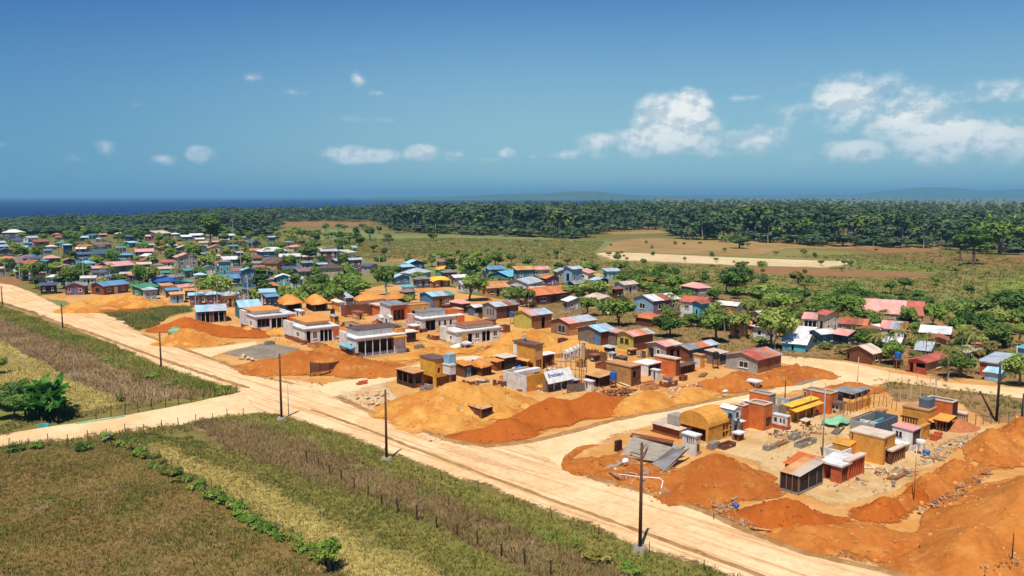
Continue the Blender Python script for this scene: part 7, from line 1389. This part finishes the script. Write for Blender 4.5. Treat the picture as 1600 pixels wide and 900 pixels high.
lump('pale green cover patch on the pointed sand heap', 277, 523, 1.6, 'tarp_green', z=1.0, name='cover', cat='tarpaulin', sc=(1.2, 1.0, .6))
lump('pale stony patch on the large sand heap', 718, 646, 1.2, 'rock', z=.5, name='stone_pile', cat='stone pile', sc=(1, .9, .5))
# white pipe and low concrete kerb at the plot corner
r = empty('water_pipe', P(998, 748, .5)); pts = [(960, 740, .5), (998, 745, .8), (1030, 747, .8), (1036, 752, .8), (1031, 772, .3)]; w = [P(*p) - r.location for p in pts]
for a, b in zip(w[:-1], w[1:]): MB().tube(a, b, .06, n=6).build('pipe_length', M['plastic_white'], r)
tag(r, 'white water pipe bent down to the roadside kerb', 'pipe')
r = thing('kerb_wall', 'low concrete kerb wall at the roadside below the orange heap', 'wall', 1068, 792, -20); v = vol(r, 1033, 1034, 1071, 775, 767, wl='concrete', rk='none', th=-28); 
# brown mesh screen
r = thing('mesh_screen', 'torn brown mesh screen on stakes in the orange heap', 'screen', 486, 580)
inv = Matrix.Rotation(-R(r['th']), 4, 'Z'); A_ = [(485, 581, .9), (500, 579, 1.0), (515, 577, 1.0), (529, 570, 1.3)]; hs = [1.7, 1.35, 1.2, .7]; pl = [inv @ (P(*a) - r.location) for a in A_]
for p, h in zip(pl, hs): MB().tube(p - Vector((0, 0, 1.0)), p + Vector((0, 0, h)), .06, n=5).build('stake', M['dark_brown'], r)
for (p, h), (q, h1) in zip(zip(pl[:-1], hs[:-1]), zip(pl[1:], hs[1:])): MB().slab([p - Vector((0, 0, .2)), q - Vector((0, 0, .2)), q + Vector((0, 0, h1 - .1)), p + Vector((0, 0, h - .1))], .04).build('net', M['tarp_brown'], r)
# white stand in the yard
r = thing('stand', 'small white stand with a round top beside the scrap heap', 'stand', 1440, 712); v = Vol(); v.o = Vector((0, 0, 0)); v.root = r
posts(v, [(.0, .0), (.6, .0), (0, .6), (.6, .6)], 1.5, 'plastic_white', .06, 'leg', -.1); MB().tube((.3, .3, 1.5), (.3, .3, 1.75), .55, .5, 12).build('top', M['plastic_white'], r)
# green pipe along the side road
r = empty('green_pipe', P(118, 662, .2)); MB().tube((0, 0, .0), P(195, 650, .2) - r.location, .11, n=7).build('pipe_length', M['tarp_green'], r); tag(r, 'pale green pipe lying along the side road', 'pipe')
# turquoise and white oddments by the banana clump
v = house('low blue plastic trough by the banana clump', 40, 58, 76, 668, 663, name='trough', cat='trough', wl='turquoise', rk='none', th=20)
v = house('grey boarded pen beside the gate shrub', 148, 160, 172, 692, 680, name='pen', cat='pen', wl='oldwood', wr='slate', rk='none', th=8, Rr=[BAR(.02, .98, 6, 0, .9, 'oldwood')])
# worker on the roof of the tall ochre block
def worker():
    v = TALLV; base = Vector((v.o.x + v.Lx * .35, v.o.y + v.Ly * .55, v.o.z + v.H + .18)); r = empty('person', Matrix.Rotation(R(v.root['th']), 4, 'Z') @ base + v.root.location, R(200))
    def skin(name, pts, edges, rad, mat, parent):
        me = bpy.data.meshes.new(name); me.from_pydata(pts, edges, []); o = link(name, me, parent, M[mat]); sm = o.modifiers.new('s', 'SKIN'); 
        for i, sv in enumerate(me.skin_vertices[0].data): sv.radius = (rad[i], rad[i]); sv.use_root = (i == 0)
        su = o.modifiers.new('u', 'SUBSURF'); su.levels = 2; su.render_levels = 2; return o
    # crouching figure: pelvis low, knees up, arms forward
    pts = [(0, 0, .38), (.06, 0, .62), (.16, 0, .88), (.22, 0, 1.02), (.26, 0, 1.18), (.10, .13, .36), (.42, .17, .50), (.26, .17, .08), (.42, .18, .05), (.10, -.13, .36), (.40, -.18, .48), (.24, -.18, .08), (.40, -.19, .05), (.18, .20, .90), (.36, .24, .68), (.56, .14, .58), (.64, .12, .55), (.18, -.20, .90), (.36, -.24, .66), (.56, -.12, .52), (.64, -.10, .49)]
    ed = [(0, 1), (1, 2), (2, 3), (3, 4), (0, 5), (5, 6), (6, 7), (7, 8), (0, 9), (9, 10), (10, 11), (11, 12), (2, 13), (13, 14), (14, 15), (15, 16), (2, 17), (17, 18), (18, 19), (19, 20)]
    rad = [.15, .15, .16, .07, .10, .10, .075, .05, .045, .10, .075, .05, .045, .07, .05, .038, .04, .07, .05, .038, .04]
    body = skin('body', pts, ed, rad, 'paleblue', r)
    h = MB(); 
    lum = []
    for j in range(7):
        for i in range(10): a = 6.283 * i / 10; b = math.pi * j / 6; lum.append((.28 + .10 * math.sin(b) * math.cos(a), .085 * math.sin(b) * math.sin(a), 1.27 - .125 * math.cos(b)))
    Fq = [(j * 10 + i, j * 10 + (i + 1) % 10, (j + 1) * 10 + (i + 1) % 10, (j + 1) * 10 + i) for j in range(6) for i in range(10)]
    me = bpy.data.meshes.new('head'); me.from_pydata(lum, [], Fq); me.update(); link('head', me, r, M['brown'])
    MB().tube((.27, 0, 1.31), (.265, 0, 1.42), .16, .09, 12).build('cap', M['plastic_white'], r)
    pv = skin('trousers', [(0, 0, .38), (.10, .13, .36), (.42, .17, .50), (.27, .17, .16), (.10, -.13, .36), (.40, -.18, .48), (.25, -.18, .16)], [(0, 1), (1, 2), (2, 3), (0, 4), (4, 5), (5, 6)], [.165, .115, .09, .07, .115, .09, .07], 'navy', r)
    tag(r, 'person in pale shirt and white cap crouching on the tall ochre block', 'person')
    o = v.o; MB().tube((o.x + v.Lx * .2, o.y + v.Ly * .3, o.z + v.H + .22), (o.x + v.Lx * .8, o.y + v.Ly * .75, o.z + v.H + .24), .05, n=5).build('loose_timber', M['rust'], v.root)
worker()

# ------------------------------------------------------------------ building-site clutter
def brick_stack(x, y, n, mat, label, th=TH0):
    r = thing('brick_stack', label, 'brick stack', x, y, th, 'block stacks on the plots'); rn = random.Random(x * 3 + y)
    for k in range(n):
        for j in range(3):
            for i in range(rn.choice((4, 5))):
                if k == n - 1 and rn.random() < .4: continue
                MB().box(i * .42 + rn.uniform(-.02, .02), j * .26, k * .22 - .05, i * .42 + .39, j * .26 + .23, k * .22 + .16).build('brick', M[mat], r)
for x, y, n, m in [(1240, 690, 4, 'concrete'), (1350, 668, 4, 'brick_orange'), (1200, 706, 3, 'concrete'), (1462, 690, 4, 'brick_orange'), (1112, 704, 4, 'concrete'), (660, 612, 4, 'concrete'), (1010, 606, 4, 'brick_orange'), (560, 603, 3, 'brick_orange'), (415, 540, 4, 'concrete'), (650, 546, 4, 'concrete'), (762, 548, 4, 'brick_orange')]:
    brick_stack(x, y, n, m, ('stack of grey concrete blocks on a building plot' if m == 'concrete' else 'stack of red bricks on a building plot'))
FW = [(860, 872, 890, 560, 553, 'tan'), (930, 945, 968, 578, 570, 'rust'), (770, 785, 800, 606, 597, 'brown'), (1000, 1012, 1030, 612, 604, 'tan'), (722, 735, 750, 604, 597, 'rust'), (480, 492, 512, 546, 540, 'tan'), (560, 574, 600, 522, 514, 'brown'), (610, 622, 640, 516, 508, 'cream'), (668, 680, 700, 532, 525, 'rust'), (425, 436, 450, 512, 505, 'brown'), (735, 748, 770, 532, 525, 'tan'), (1240, 1252, 1276, 702, 694, 'concrete'), (1345, 1356, 1376, 660, 652, 'tan'), (1120, 1132, 1150, 704, 697, 'brown'), (1030, 1042, 1060, 606, 598, 'rust'), (825, 836, 852, 602, 595, 'brown'), (512, 522, 540, 512, 505, 'rust'), (585, 596, 618, 490, 483, 'orange'), (655, 664, 684, 490, 483, 'ochre'), (690, 700, 716, 500, 494, 'orange')]
for i, (xl, xc, xr, yb, yt, m) in enumerate(FW):
    v = house({'tan': 'low unfinished tan wall corner', 'rust': 'low unfinished rust wall corner', 'brown': 'low unfinished brown wall corner', 'cream': 'low unfinished cream wall corner', 'concrete': 'low unfinished grey wall corner', 'orange': 'low unfinished orange wall corner', 'ochre': 'low unfinished ochre wall corner'}[m] + ' on a building plot', xl, xc, xr, yb, yt, name='wall_stub', cat='wall', group='unfinished wall stubs', wl=m, rk='none', back=bool(i % 2), L=[('o', .3, .5, .55, 1.0)] if i % 3 else [], Rr=[('o', .45, .75, .4, 1.0)])
TS = [(700, 548), (548, 548), (812, 612), (980, 616), (1215, 700), (1310, 680), (1400, 752), (470, 530), (1100, 590), (740, 600), (630, 530), (585, 505)]
for i, (x, y) in enumerate(TS):
    r = thing('timber_stack', 'loose stack of grey boards on a building plot' if i % 2 else 'loose stack of brown boards on a building plot', 'timber stack', x, y, TH0 + random.uniform(-25, 25), 'timber stacks on the plots')
    for k in range(9): MB().box(random.uniform(-.3, .3), (k % 4) * .24, .05 + (k // 4) * .09, 2.8 + random.uniform(-.5, .5), (k % 4) * .24 + .2, .12 + (k // 4) * .09).build('board', M['oldwood' if i % 2 else 'wood'], r)
def tank(x, y, zb, mat, label, r0=.55, h=1.2):
    c = P(x, y, GB); r = empty('water_tank', c); n = 14
    for sx in (-.4, .4):
        for sy in (-.4, .4): MB().box(sx - .06, sy - .06, -.2, sx + .06, sy + .06, zb).build('leg', M['wood'], r)
    MB().box(-.55, -.55, zb, .55, .55, zb + .08).build('platform', M['wood'], r)
    MB().tube((0, 0, zb + .08), (0, 0, zb + .08 + h), r0, r0, n).tube((0, 0, zb + .08 + h), (0, 0, zb + .08 + h + .16), r0 * .9, r0 * .4, n).build('barrel', M[mat], r, False); tag(r, label, 'water tank')
tank(958, 606, 1.2, 'plastic_blue', 'blue water tank on a timber stand by the tan roofed hut'); tank(1118, 576, 1.6, 'black_iron', 'black water tank on a timber stand by the patchwork house'); tank(800, 506, 1.6, 'plastic_blue', 'blue water tank behind the lime walled house'); tank(1310, 640, 1.0, 'black_iron', 'black water tank beside the cream pillar house'); tank(520, 500, 1.4, 'black_iron', 'black water tank beside the orange roofed bungalow'); tank(1402, 575, 1.5, 'plastic_blue', 'blue water tank among the palms beside the back road')

# ------------------------------------------------------------------ humid air
def build_haze():
    m = bpy.data.materials.new('m_haze'); m.use_nodes = True; t = NT(m.node_tree)
    out = t.n('ShaderNodeOutputMaterial'); v = t.n('ShaderNodeVolumePrincipled')
    v.inputs['Color'].default_value = (0.30, 0.71, 1.0, 1); v.inputs['Density'].default_value = 0.000105; v.inputs['Anisotropy'].default_value = 0.1
    t.l(v.outputs[0], out.inputs['Volume'])
    o = MB().box(-50000, -2600, -16, 46000, 48000, 235).build('haze', m); kind(o, 'stuff')
build_haze()
